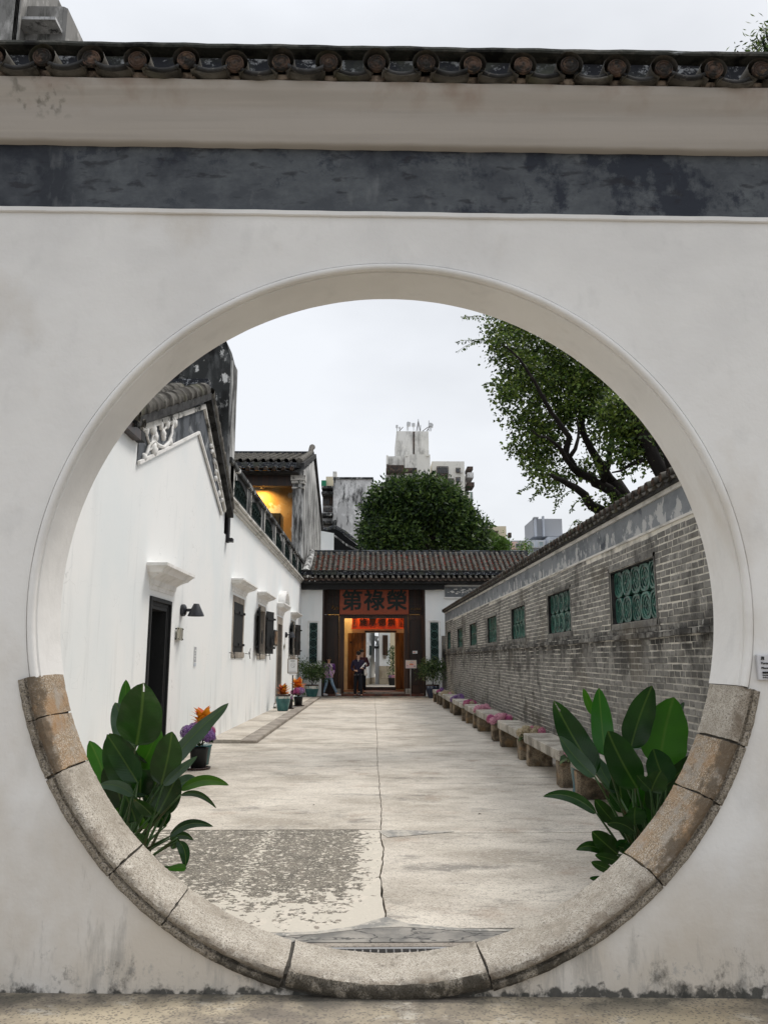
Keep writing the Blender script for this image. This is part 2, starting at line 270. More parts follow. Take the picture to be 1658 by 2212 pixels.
mat('cement_pale', (.45, .42, .37), .85, [dict(c=(.24, .235, .22), s=9, lo=.42, hi=.58, d=9, r=.7), dict(c=(.5, .47, .42), s=21, lo=.58, hi=.64, d=6)], conc_b)
mat('kerb_stone', (.38, .34, .29), .85, [dict(c=(.24, .21, .18), s=2.2, lo=.4, hi=.6, d=7), dict(k='vor', c=(.14, .12, .1), s=120, lo=.75, hi=.8, a=.6)], conc_b, vary=.12)
mat('lime_white', (.85, .855, .845), .85, [dict(k='vein', c=(.45, .45, .44), s=(1, .35, .5), lo=.003, hi=.0, ns=3, na=1.3, a=.35), dict(c=(.60, .63, .63), s=(6, 5, .5), lo=.62, hi=.74, off=21, d=8, r=.68, a=.55), dict(c=(.76, .80, .81), s=(1, .5, .35), lo=.45, hi=.64, d=6, a=.8), dict(c=(.47, .50, .51), s=(3, 3, .35), lo=.58, hi=.76, d=7, a=.6, z=(4.6, 1.0)),
    dict(c=(.55, .56, .55), s=(2.5, 2.5, .8), lo=.48, hi=.66, z=(.9, .0), d=8, a=.7), dict(c=(.45, .46, .45), s=(9, 9, .5), lo=.6, hi=.7, off=3, z=(2.0, .0), d=6, a=.5)], [(2.5, .15, .03), (30, .15, .004)])
mat('white_trim', (.80, .79, .77), .8, [dict(c=(.66, .65, .62), s=5, lo=.48, hi=.68, d=6), dict(c=(.35, .33, .3), s=(9, 9, 4), lo=.66, hi=.72, a=.5)], [(15, .2, .005)])
mat('cornice_old', (.62, .60, .56), .85, [dict(c=(.35, .34, .31), s=(2, 2, 6), lo=.5, hi=.64, d=7), dict(c=(.04, .04, .035), s=(4, 4, 4), lo=.52, hi=.6, z=(4.55, 4.66), d=8, r=.7)], [(15, .3, .01)])
mat('black_mould', (.035, .037, .037), .85, [dict(c=(.15, .155, .155), s=(2.2, 2.2, .9), lo=.5, hi=.66, d=8, r=.65), dict(c=(.66, .66, .64), s=(4, 4, 2.6), lo=.56, hi=.61, d=9, r=.72), dict(c=(.008, .008, .008), s=(2, 2, 1), lo=.5, hi=.62, off=6, d=6)], [(12, .4, .02)])
mat('streak_wall', (.42, .42, .41), .85, [dict(c=(.68, .68, .66), s=(3, 2.2, .8), lo=.5, hi=.62, d=8, off=3), dict(c=(.035, .035, .035), s=(6, 4.5, .8), lo=.42, hi=.56, d=9, r=.70, a=.95), dict(c=(.7, .7, .68), s=(4, 4, 1), lo=.45, hi=.55, z=(9.4, 10.6), d=5), dict(c=(.7, .7, .68), s=(3, 3, .5), lo=.5, hi=.6, z=(6.2, 5.2), d=7)], [(12, .3, .02)])
mat('ochre_wall', (.62, .42, .21), .85, [dict(c=(.50, .28, .10), s=1.3, lo=.42, hi=.58, d=7), dict(c=(.68, .60, .48), s=1.1, lo=.54, hi=.58, d=7, r=.6, off=4), dict(c=(.2, .13, .06), s=6, lo=.64, hi=.7, d=5, a=.6)], [(10, .3, .01)])
mat('cream_wall', (.66, .55, .36), .8, [dict(c=(.52, .42, .26), s=2, lo=.45, hi=.65, d=5)], [(10, .2, .01)])
mat('dark_timber', (.018, .012, .010), .45, [dict(c=(.045, .018, .010), s=(9, 9, .8), lo=.4, hi=.7, d=5)], [((40, 40, 3), .25, .004)], spec=.4)
mat('brown_timber', (.060, .026, .014), .4, [dict(c=(.02, .010, .007), s=(12, 12, 1), lo=.45, hi=.65, d=6)], [((40, 40, 3), .3, .004)], spec=.4)
mat('door_wood', (.17, .072, .022), .42, [dict(c=(.05, .02, .008), s=(7, 7, .8), lo=.42, hi=.66, d=8), dict(c=(.48, .30, .15), s=(16, 16, 1.2), lo=.66, hi=.70, d=5, a=.7)], [((40, 40, 3), .3, .004)], spec=.4)
mat('black_paint', (.010, .011, .012), .65, [dict(c=(.028, .03, .03), s=(14, 14, 5), lo=.58, hi=.72, d=6, a=.7)], [((9, 30, 3), .2, .004)], spec=.4)
mat('void', (.006, .006, .007), .9)
mat('plaque_red', (.32, .052, .012), .4, [dict(c=(.24, .04, .010), s=(4, 4, 6), lo=.4, hi=.7, d=6), dict(c=(.42, .09, .02), s=(2, 2, 9), lo=.55, hi=.7, d=4, a=.6)], [((3, 30, 40), .15, .003)], spec=.5)
mat('plaque_bright', (.78, .09, .015), .4, [dict(c=(.6, .05, .01), s=(3, 3, 8), lo=.45, hi=.7)], spec=.5)
mat('ink', (.012, .010, .010), .4, spec=.4)
mat('ink_green', (.012, .020, .018), .5)
mat('gilt', (.42, .24, .07), .4, [dict(c=(.08, .04, .02), s=20, lo=.5, hi=.6)], metal=.4)
mat('tile_grey', (.085, .078, .068), .9, [dict(c=(.15, .142, .125), s=(5, 5, 5), lo=.48, hi=.66, d=7), dict(c=(.028, .026, .022), s=(7, 7, 7), lo=.5, hi=.64, off=4, d=8), dict(c=(.10, .10, .06), s=3, lo=.56, hi=.68, off=8, a=.5)], [(60, .5, .006)], vary=.22)
mat('tile_dark', (.040, .040, .040), .9, [dict(c=(.012, .012, .012), s=6, lo=.45, hi=.6, d=7), dict(c=(.14, .13, .12), s=(14, 14, 14), lo=.60, hi=.68, d=6, r=.7)], [(60, .5, .006)], vary=.2)
mat('tile_disc', (.075, .047, .034), .9, [dict(c=(.022, .02, .018), s=20, lo=.42, hi=.58, d=6), dict(c=(.16, .105, .065), s=34, lo=.58, hi=.68, d=5, a=.7)], [(90, .5, .004)], vary=.55)
mat('ridge_black', (.022, .024, .030), .85, [dict(c=(.46, .48, .50), s=(14, 11, 20), lo=.54, hi=.60, d=9, r=.75, a=.75), dict(c=(.07, .075, .06), s=3, lo=.5, hi=.65, off=4)], [(40, .5, .01)])
mat('ridge_moss', (.050, .052, .045), .95, [dict(c=(.11, .105, .09), s=(5, 5, 9), lo=.5, hi=.62, d=8, r=.7), dict(c=(.34, .36, .37), s=(1.6, 4, 8), lo=.64, hi=.68, d=6, r=.6), dict(c=(.015, .015, .014), s=7, lo=.5, hi=.6, off=5)], [(50, .6, .01)])
mat('ridge_lead', (.10, .11, .12), .8, [dict(c=(.28, .30, .32), s=(1.3, 3, 9), lo=.5, hi=.58, d=6), dict(c=(.02, .02, .02), s=(4, 4, 8), lo=.5, hi=.6, off=5, d=7)], [(30, .4, .01)])
mat('pan_tile', (.2, .1, .07), .85, [dict(c=(.035, .03, .028), s=(9, 9, 9), lo=.45, hi=.62, d=6)], ramp=[(.05, .045, .04), (.30, .065, .025), (.09, .04, .025), (.38, .16, .08), (.045, .06, .065), (.42, .06, .04), (.10, .09, .075), (.25, .17, .12)], vary=.25)
mat('brick_grey', (.215, .208, .190), .9, [dict(c=(.085, .084, .080), s=(12, 12, 12), lo=.5, hi=.64, d=6, a=.7), dict(c=(.34, .33, .305), s=(9, 9, 14), lo=.6, hi=.7, off=3, d=6, a=.6),
    dict(c=(.018, .017, .016), s=(4, 3, 2.2), lo=.44, hi=.54, z=(1.90, 1.74, 1.2, 1.62), d=9, r=.7, a=.85), dict(c=(.022, .02, .018), s=(3, 1.2, 1.3), lo=.54, hi=.62, off=7, d=8, r=.66, a=.6), dict(c=(.13, .112, .085), s=(3, 1, 1.5), lo=.55, hi=.66, off=2, a=.5), dict(c=(.42, .41, .38), s=(9, 5, 5), lo=.63, hi=.68, off=12, d=8, r=.7, a=.8)],
    [(40, .5, .008), (140, .3, .002)], vary=.30)
mat('mortar', (.66, .625, .55), .95, [dict(c=(.30, .285, .25), s=(4, 3, 3), lo=.50, hi=.66, d=8, r=.7), dict(c=(.045, .042, .04), s=(4, 2, 2.2), lo=.42, hi=.55, z=(1.92, 1.74, 1.2, 1.62), d=9, a=.9), dict(c=(.05, .05, .045), s=(3, 1.2, 1.3), lo=.54, hi=.62, off=7, d=8, a=.65), dict(c=(.22, .21, .19), s=(2, .25, .4), lo=.4, hi=.6, z=(1.6, 1.2), d=4, a=.5)], [(60, .4, .005)])
mat('frieze_grey', (.22, .235, .25), .8, [dict(c=(.14, .155, .17), s=(2, 1.3, 2.2), lo=.44, hi=.6, d=8, r=.65), dict(c=(.06, .07, .085), s=(2, 2.2, 3.0), lo=.56, hi=.68, off=4, d=9, r=.65), dict(c=(.50, .50, .49), s=(6, 4.5, 3.5), lo=.60, hi=.63, off=9, d=9, r=.65, a=.8, sh=(('z', 3.02, 2.86, .10),))], [(12, .2, .01)])
mat('frieze_dark', (.10, .11, .125), .8, [dict(c=(.03, .035, .042), s=(2, 2.6, 2.0), lo=.46, hi=.56, d=8, r=.65), dict(c=(.34, .35, .36), s=(3, 2.2, 3), lo=.56, hi=.64, off=9, d=8, a=.8)], [(12, .2, .01)])
mat('ceramic_green', (.045, .14, .11), .35, [dict(c=(.10, .115, .095), s=(18, 18, 18), lo=.52, hi=.66, d=6, a=.8), dict(c=(.012, .04, .036), s=(10, 10, 10), lo=.5, hi=.65, off=3), dict(c=(.24, .24, .21), s=(30, 30, 30), lo=.64, hi=.7, off=5, d=4, a=.5)], [(60, .3, .004)], vary=.3, spec=.5)
mat('ceramic_far', (.018, .036, .034), .45, [dict(c=(.09, .12, .11), s=14, lo=.5, hi=.66, d=4)], vary=.2)
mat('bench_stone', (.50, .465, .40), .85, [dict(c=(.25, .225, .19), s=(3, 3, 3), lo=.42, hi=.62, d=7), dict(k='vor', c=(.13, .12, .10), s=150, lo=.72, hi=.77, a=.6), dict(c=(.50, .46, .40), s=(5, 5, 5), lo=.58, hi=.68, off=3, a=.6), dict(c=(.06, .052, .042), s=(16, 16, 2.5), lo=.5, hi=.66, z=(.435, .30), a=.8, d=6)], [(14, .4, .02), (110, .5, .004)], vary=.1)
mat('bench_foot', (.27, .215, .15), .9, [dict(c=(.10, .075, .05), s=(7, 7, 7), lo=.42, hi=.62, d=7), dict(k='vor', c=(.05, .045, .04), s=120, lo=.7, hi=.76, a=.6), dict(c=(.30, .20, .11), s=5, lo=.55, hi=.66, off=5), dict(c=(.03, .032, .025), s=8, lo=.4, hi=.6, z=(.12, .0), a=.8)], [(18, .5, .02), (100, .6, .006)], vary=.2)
mat('leaf_dark', (.011, .042, .006), .27, [dict(c=(.022, .075, .010), s=(5, 5, 4), lo=.48, hi=.66, a=.7, d=3), dict(c=(.10, .07, .02), s=11, lo=.70, hi=.76, a=.5, d=6)], spec=.45, leaf=True, veins=True, hue=.02, vary=.25)
mat('leaf_mid', (.036, .14, .008), .3, [dict(c=(.02, .08, .008), s=4, lo=.45, hi=.65, a=.5)], spec=.4, leaf=True, veins=True, hue=.02, vary=.2)
mat('leaf_pale', (.040, .085, .045), .30, [], spec=.6, leaf=True, veins=True)
mat('stalk', (.022, .060, .012), .4, [dict(c=(.05, .035, .012), s=6, lo=.5, hi=.7)], vary=.3)
mat('soil', (.03, .022, .016), 1, [], [(60, .8, .01)])
mat('glaze_teal', (.020, .10, .105), .18, [dict(c=(.04, .16, .15), s=4, lo=.45, hi=.65)], spec=.6)
mat('glaze_celadon', (.16, .22, .20), .18, [dict(c=(.06, .14, .17), s=(14, 14, 3), lo=.45, hi=.62, d=5)], spec=.6)
mat('glaze_blue', (.015, .025, .055), .15, [dict(c=(.25, .27, .30), s=(20, 20, 6), lo=.5, hi=.6, z=(.36, .46))], spec=.6)
mat('glaze_cream', (.52, .52, .47), .2, [dict(c=(.05, .16, .16), s=(30, 30, 6), lo=.5, hi=.6)], spec=.6)
mat('glaze_brown', (.035, .014, .010), .25, spec=.6)
mat('plastic_black', (.012, .013, .014), .5)
mat('stained', (.22, .215, .205), .9, [dict(c=(.45, .44, .42), s=(1.2, 1.2, .4), lo=.52, hi=.62, d=9, r=.7), dict(c=(.05, .052, .045), s=(1, 1, .25), lo=.5, hi=.62, off=5, d=9, r=.68)], [(5, .3, .03)])
mat('ceramic_lane', (.055, .11, .10), .45, [dict(c=(.09, .12, .11), s=14, lo=.5, hi=.66, d=4)], vary=.2)
mat('tile_smear', (.30, .25, .21), .9, [dict(c=(.10, .08, .07), s=20, lo=.45, hi=.6, d=6)])
mat('leaf_tree', (.022, .050, .014), .5, leaf=True, vary=.4, hue=.02, ramp=[(.018, .036, .008), (.040, .080, .014), (.14, .20, .03), (.024, .048, .010)])
mat('leaf_ever', (.014, .036, .014), .42, leaf=True, vary=.4, ramp=[(.008, .020, .009), (.020, .050, .016), (.085, .14, .028), (.012, .030, .012)])
mat('leaf_tree_tip', (.1, .15, .03), .5, leaf=True, vary=.35, ramp=[(.06, .11, .016), (.17, .23, .04), (.10, .16, .02)])
mat('leaf_ever_tip', (.1, .15, .03), .42, leaf=True, vary=.35, ramp=[(.035, .08, .02), (.12, .18, .04), (.06, .11, .025)])
mat('leaf_light', (.09, .17, .03), .5, leaf=True, vary=.35)
mat('leaf_small', (.035, .085, .025), .5, leaf=True, vary=.35, ramp=[(.02, .05, .02), (.06, .12, .03), (.16, .20, .10)])
mat('bark', (.010, .008, .007), .95, [dict(c=(.022, .018, .015), s=(9, 9, 3), lo=.5, hi=.65, d=6)], [(25, .6, .02)])
mat('croton', (.5, .2, .03), .35, leaf=True, ramp=[(.04, .06, .02), (.60, .10, .02), (.75, .40, .03), (.22, .02, .02), (.70, .22, .05)], vary=.2, spec=.5)
mat('croton_yellow', (.7, .4, .03), .35, leaf=True, ramp=[(.85, .50, .03), (.70, .10, .02), (.80, .42, .03), (.85, .30, .03), (.35, .03, .02)], vary=.15, spec=.5)
for nm, a, b in (('violet', (.15, .07, .24), (.30, .17, .40)), ('magenta', (.36, .04, .17), (.52, .14, .30)), ('pink', (.62, .26, .36), (.70, .42, .50)), ('lilac', (.20, .13, .25), (.40, .28, .42)), ('cream', (.40, .34, .20), (.55, .46, .34)), ('rose', (.36, .08, .17), (.60, .25, .33))):
    mat('petal_'+nm, a, .6, leaf=True, ramp=[a, b, a, b], vary=.25)
mat('tower_wall', (.78, .76, .70), .9, [dict(c=(.86, .85, .82), s=.10, lo=.45, hi=.6, d=6), dict(c=(.20, .195, .18), s=(.35, .35, .12), lo=.52, hi=.64, off=5, d=9, r=.74, a=.7), dict(c=(.15, .15, .14), s=(1.6, 1.6, .7), lo=.60, hi=.68, off=2, d=10, r=.78, a=.8)], [(3, .2, .05)])
mat('tower_grey', (.48, .48, .48), .9, [dict(c=(.72, .72, .72), s=(.7, .7, .4), lo=.48, hi=.56, d=10, r=.75), dict(c=(.10, .10, .10), s=(1.3, 1.3, .35), lo=.53, hi=.62, off=6, d=9, r=.7)], [(3, .2, .05)])
mat('far_cream', (.70, .62, .46), .9); mat('far_blue', (.52, .56, .62), .9, [dict(c=(.44, .47, .52), s=.2, lo=.4, hi=.6)]); mat('far_grey', (.38, .39, .41), .9); mat('far_pink', (.66, .48, .42), .9); mat('far_white', (.6, .6, .58), .9)
mat('window_dark', (.05, .055, .06), .2, spec=.6); mat('window_pale', (.25, .32, .34), .2, spec=.6)
mat('rust_metal', (.10, .07, .055), .8, [dict(c=(.03, .03, .03), s=3, lo=.45, hi=.6)]); mat('cloth_teal', (.08, .20, .18), .9, vary=.4, hue=.2)
mat('antenna', (.55, .56, .57), .5); mat('green_net', (.03, .22, .12), .8)
mat('iron', (.02, .02, .022), .5, metal=.3, bump=[(60, .2, .002)]); mat('steel', (.45, .44, .43), .35, metal=.8)
mat('grate_steel', (.17, .165, .16), .5, [dict(c=(.35, .33, .3), s=30, lo=.5, hi=.6)], metal=.5)
mat('lamp_black', (.016, .018, .024), .4, [dict(c=(.30, .32, .36), s=70, lo=.66, hi=.70, d=3)], spec=.5)
mat('paper', (.78, .78, .78), .6); mat('sign_grey', (.60, .60, .62), .5); mat('poster', (.62, .50, .38), .6, [dict(c=(.62, .40, .42), s=3, lo=.45, hi=.6)]); mat('orange_print', (.55, .16, .06), .6)
mat('acrylic', (.40, .39, .30), .3, [dict(c=(.62, .62, .58), s=(9, 20, 2), lo=.5, hi=.6)], spec=.6)
mat('photo_print', (.20, .12, .07), .4, [dict(c=(.42, .33, .24), s=(6, 8, 6), lo=.48, hi=.6, d=5), dict(c=(.02, .015, .012), s=5, lo=.5, hi=.6, off=4)])
mat('red_floor', (.16, .05, .032), .45, [dict(c=(.06, .025, .018), s=3, lo=.42, hi=.6, d=6)], vary=.15, spec=.4)
mat('stone_step', (.30, .28, .25), .85, [dict(c=(.16, .15, .13), s=3, lo=.45, hi=.6, d=7)], conc_b)
mat('ashlar', (.42, .36, .27), .85, [dict(c=(.30, .25, .18), s=2, lo=.45, hi=.6, d=6)], vary=.12)
mat('skin', (.50, .29, .20), .55); mat('hair', (.010, .008, .008), .6); mat('navy', (.012, .010, .028), .8, [dict(c=(.022, .014, .034), s=8, lo=.45, hi=.6)]); mat('trouser_black', (.008, .009, .014), .8)
mat('maroon', (.045, .010, .016), .8); mat('lilac_jacket', (.40, .24, .42), .75, [dict(c=(.50, .36, .44), s=9, lo=.45, hi=.6)]); mat('purple_cloth', (.10, .03, .15), .75); mat('white_cloth', (.62, .58, .54), .75); mat('denim', (.20, .30, .42), .85, [dict(c=(.34, .44, .54), s=9, lo=.5, hi=.65)])
mat('shoe_white', (.65, .65, .66), .6)
# ================================================================== GROUND
def crack(y, s_=1): return .008*math.sin(y*.9)+.004*math.sin(y*3.1+1)+.003*math.sin(y*11.7)+.0025*math.sin(y*27)+(.010*math.sin(y*4.1) if y < 7.2 else 0)
def slab(x0, x1, y0, y1, z, m, parent, name='paving_slab', th=.06, wig=.012, seed=0, cl=False, cr_=False, **kw):
    rnd = random.Random(seed); n = max(4, int((y1-y0)/.25)); k = max(4, int((x1-x0)/.25)); P = []
    for i in range(k): P.append((x0+(x1-x0)*i/k, y0+rnd.uniform(0, wig)))
    if cl or cr_: n = int((y1-y0)/.06)
    for i in range(n): P.append((x1-rnd.uniform(0, wig), y0+(y1-y0)*i/n) if not cr_ else (x1-rnd.uniform(0, .009 if y1 < 8 else .003)+crack(y0+(y1-y0)*i/n), y0+(y1-y0)*i/n))
    for i in range(k): P.append((x1-(x1-x0)*i/k, y1-rnd.uniform(0, wig)))
    for i in range(n): P.append((x0+rnd.uniform(0, wig), y1-(y1-y0)*i/n) if not cl else (x0+rnd.uniform(0, .004)+crack(y1-(y1-y0)*i/n), y1-(y1-y0)*i/n))
    mb = MB(); mb.prism(P, 'z', z-th, z); return mb.build(name, m, parent, **kw)
MB().box(-260, 260, -60, 700, -.5, -.07).build('ground', 'joint', kind='structure')
front = empty('front_pavement', (.09, 3.8, 0)); tag(front, kind='structure'); front.rotation_euler = (0, .010, 0)
slab(-7, 7, -6, 3.9, 0, 'concrete_front', front, seed=1)
yard = empty('courtyard_ground', (0, 15, 0)); tag(yard, kind='structure')
XC = .075
for i, (a, b) in enumerate([(4.62, 7.24), (7.25, 10.17), (10.18, 14.5), (14.51, 16.3), (16.31, 19.2), (19.21, 25), (25.01, 31.9)]):
    slab(-2.93 if i < 3 else -2.06, XC-.004, a, b, (0, .002, 0, .001, .0, 0, 0)[i], 'concrete_worn' if i == 0 else 'concrete_pale', yard, seed=10+i, wig=.008, cr_=True)
for i, (a, b) in enumerate([(4.68, 7.10), (7.11, 10.3), (10.31, 19.4), (19.41, 31.9)]):
    slab(XC+.001, 2.9, a, b, 0, 'concrete_pale', yard, seed=30+i, wig=.006, cl=True)
# cement patch along the centre joint
mb = MB(); mb.prism([(XC-.01, 7.10), (XC-.02, 7.2), (XC+.05, 7.22), (XC+.6, 7.17), (XC+.62, 7.14), (XC+.25, 7.0), (XC+.05, 6.93)], 'z', .001, .004); mb.build('cement_patch', 'cement_pale', yard)
mb = MB(); mb.prism([(-.85, 4.47), (-.3, 4.46), (.1, 4.46), (.9, 4.46), (.9, 4.60), (.5, 4.62), (.16, 4.69), (-.02, 4.67), (-.3, 4.58), (-.6, 4.53)], 'z', -.06, .003); mb.build('cement_patch', 'cement_patch', yard)
mb = MB(); mb.prism([(-.95, 4.50), (-.6, 4.53), (-.3, 4.58), (-.02, 4.67), (.16, 4.69), (.5, 4.62), (.95, 4.60), (.95, 4.625), (.5, 4.655), (.2, 4.74), (.08, 4.86), (.0, 4.80), (-.1, 4.70), (-.3, 4.62), (-.95, 4.545)], 'z', -.04, .006); mb.build('cement_patch', 'cement_pale', yard)
MB().box(-2.9, -.86, 4.12, 4.62, -.06, -.001).build('paving_slab', 'concrete_worn', yard); MB().box(.91, 2.9, 4.12, 4.66, -.06, -.001).build('paving_slab', 'concrete_pale', yard)
MB().bbox(-.855, .905, 4.405, 4.455, -.06, .0, .004, .001).build('kerb_strip', 'kerb_stone', yard)
gr = empty('drain_grate', (.03, 4.3, -.02), 'steel drain grating set in the paving just behind the stone sill of the moon gate', 'drain grate')
m_ = MB(); [m_.box(-.84, .89, y, y+.022, -.03, -.002) for y in (4.375, 4.20)]; m_.build('frame', 'steel', gr)
bm_ = MB(); bm_.box(-.004, .004, 4.222, 4.374, -.028, -.004); bme = bm_.mesh('bar', 'grate_steel', off=Vector((0, 4.3, 0)))
for i in range(43): place(bme, 'bar', (-.81+i*.04, 4.3, 0), gr)
MB().box(-.855, .905, 4.13, 4.40, -.4, -.30).build('gutter_bed', 'void', gr)
# raised walk on the left
walk = empty('raised_walkway', (-2.5, 20, 0)); tag(walk, kind='structure')
MB().prism([(-2.93, 14.62), (-2.345, 14.55), (-2.345, 31.9), (-2.93, 31.9)], 'z', -.05, .058).build('walk_slab', 'concrete_pale', walk)
y = 14.5; i = 0
for ln in (2.1, 2.6, 1.9, 3.1, 2.4, 2.8, 2.43):
    b = MB(); b.bbox(-2.34, -2.065, y, y+ln-.012, -.05, .06+random.uniform(-.004, .004), .012, .004); b.build('kerb_stone', 'kerb_stone', walk); y += ln
# ================================================================== MOON GATE WALL
GY = 3.795; CX_, CZ_ = .094, 1.75; GT = .312
gate = empty('moon_gate_wall', (CX_, GY, 0), 'white plastered wall pierced by a round moon gate with granite sill blocks and a tiled coping', 'gate wall')
gate.rotation_euler = (0, .012, math.radians(-.35)); gate.location.x -= .030; gate.scale.x = 1.0035
def cell(ang, x0, x1, z0, z1):          # from the centre outwards to the border of the rectangle
    c, s_ = math.cos(ang), math.sin(ang); t = 1e9
    if c > 1e-6: t = min(t, (x1-CX_)/c)
    if c < -1e-6: t = min(t, (x0-CX_)/c)
    if s_ > 1e-6: t = min(t, (z1-CZ_)/s_)
    if s_ < -1e-6: t = min(t, (z0-CZ_)/s_)
    return CX_+c*t, CZ_+s_*t
WX0, WX1 = -6.4, 6.6
mb = MB(); N_ = 240; angs = sorted(set([2*PI*i/N_ for i in range(N_)]+[math.atan2(z-CZ_, x-CX_) % (2*PI) for x in (WX0, WX1) for z in (-.03, 3.755)]))
vs = []
for y in (GY, GY+GT-.01):
    for a in angs:
        rr = 1.736 if CZ_+1.736*math.sin(a) > -.02 else (CZ_+.02)/-math.sin(a)
        vs.append((CX_+rr*math.cos(a), y, CZ_+rr*math.sin(a))); x, z = cell(a, WX0, WX1, -.03, 3.755); vs.append((x, y, z))
n = len(angs); fs = []
for q in (0, 2*n):
    for i in range(n): k = (i+1) % n; fs.append((q+2*i, q+2*i+1, q+2*k+1, q+2*k))
for i in range(n): k = (i+1) % n; fs += [(2*i, 2*k, 2*n+2*k, 2*n+2*i), (2*i+1, 2*n+2*i+1, 2*n+2*k+1, 2*k+1)]
mb.add(vs, fs); mb.build('wall', 'gate_plaster', gate)
def strip(prof, name, m, nx=60, wob=.003, smooth='auto'):     # profile (y,z) extruded along the wall with small waves
    mb = MB(); k = len(prof); vs = []
    for i in range(nx+1):
        x = WX0+(WX1-WX0)*i/nx; dz = wob*(math.sin(i*1.7)+math.sin(i*.63+1)); vs += [(x, y, z+dz) for y, z in prof]
    fs = [(i*k+j, i*k+(j+1) % k, (i+1)*k+(j+1) % k, (i+1)*k+j) for i in range(nx) for j in range(k)]
    mb.add(vs, fs+[tuple(range(k)), tuple(range(nx*k+k-1, nx*k-1, -1))]); return mb.build(name, m, gate, smooth)
strip([(GY+.02, 3.742), (GY-.010, 3.744), (GY-.014, 3.749), (GY-.012, 3.772), (GY+.02, 3.775)], 'moulding', 'gate_plaster', 160, .0009)
strip([(GY+.004, 3.72), (GY+.006, 4.16), (GY+GT-.02, 4.16), (GY+GT-.02, 3.72)], 'painted_band', 'slate_band', 8, 0)
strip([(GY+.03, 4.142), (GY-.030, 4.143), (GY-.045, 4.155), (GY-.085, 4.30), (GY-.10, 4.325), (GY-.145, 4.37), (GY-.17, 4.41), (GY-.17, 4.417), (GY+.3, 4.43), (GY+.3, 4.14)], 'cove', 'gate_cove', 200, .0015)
strip([(GY+.05, 4.42), (GY+.05, 4.73), (GY+.24, 4.73), (GY+.24, 4.42)], 'ridge', 'ridge_black', 80, .001)
strip([(GY+.045, 4.752), (GY+.0, 4.754), (GY-.006, 4.764), (GY+.0, 4.782), (GY+.29, 4.78), (GY+.3, 4.73)], 'ridge_cap', 'ridge_moss', 200, .0018)
# plaster bead round the arch, swept over the upper part
def sweep(a0, a1, prof, nseg, jr=0, mbx=None, seed=0, cap=True, jy=0, je=0):
    rnd = random.Random(seed); k = len(prof); vs = []; off = [0]*k
    ea = {0: [rnd.uniform(0, 1)*je for _ in range(k)], nseg: [-rnd.uniform(0, 1)*je for _ in range(k)]}
    for i in range(nseg+1):
        a_ = a0+(a1-a0)*i/nseg; aj = ea.get(i, [0]*k)
        off = [max(-1, min(1, o*.6+rnd.uniform(-.6, .6))) for o in off]
        vs += [(CX_+(r+off[j]*jr)*math.cos(a_+aj[j])-.038*max(0, y-GY-.03), y+off[j]*jy, CZ_+(r+off[j]*jr)*math.sin(a_+aj[j])) for j, (r, y) in enumerate(prof)]
    fs = [(i*k+j, i*k+(j+1) % k, (i+1)*k+(j+1) % k, (i+1)*k+j) for i in range(nseg) for j in range(k)]
    if cap: fs += [tuple(range(k-1, -1, -1)), tuple(nseg*k+j for j in range(k))]
    m = mbx or MB(); return m.add(vs, fs)
pb = [(1.737, GY+.02), (1.7355, GY+.008), (1.7315, GY+.007), (1.7285, GY-.004), (1.7265, GY-.012)]
for i in range(8): t = i/7; pb.append((1.7075+.017*math.cos(t*PI), GY-.012-.016*math.sin(t*PI)))
pb += [(1.6905, GY-.003), (1.6915, GY+.003), (1.6955, GY+.006), (1.6955, GY+.010), (1.6865, GY+.013), (1.6845, GY+.02), (1.6845, GY+GT), (1.735, GY+GT)]
R_ = math.radians
sweep(R_(-13.6), R_(193.6), pb, 200, .0006).build('arch_moulding', 'gate_plaster', gate, 'auto')
sprof = [(1.786, GY+.03), (1.785, GY-.012), (1.778, GY-.022), (1.768, GY-.026), (1.752, GY-.024), (1.747, GY-.012), (1.741, GY-.012), (1.737, GY-.024), (1.729, GY-.036), (1.717, GY-.041), (1.705, GY-.036), (1.696, GY-.024), (1.689, GY-.004), (1.684, GY+.02), (1.681, GY+.05), (1.680, GY+.2), (1.683, GY+GT-.015), (1.690, GY+GT+.004), (1.76, GY+GT+.004)]
blocks = [(-166.6, -160.2, 'granite_rust'), (-160.0, -151.5, 'granite_rust'), (-151.2, -134.7, 'granite'), (-134.4, -124.3, 'granite'), (-124.0, -105.3, 'granite'), (-104.6, -75.2, 'granite'), (-74.8, -46.3, 'granite'), (-46.0, -32.0, 'granite_rust'), (-31.7, -22.6, 'granite_rust'), (-22.2, -13.8, 'granite')]
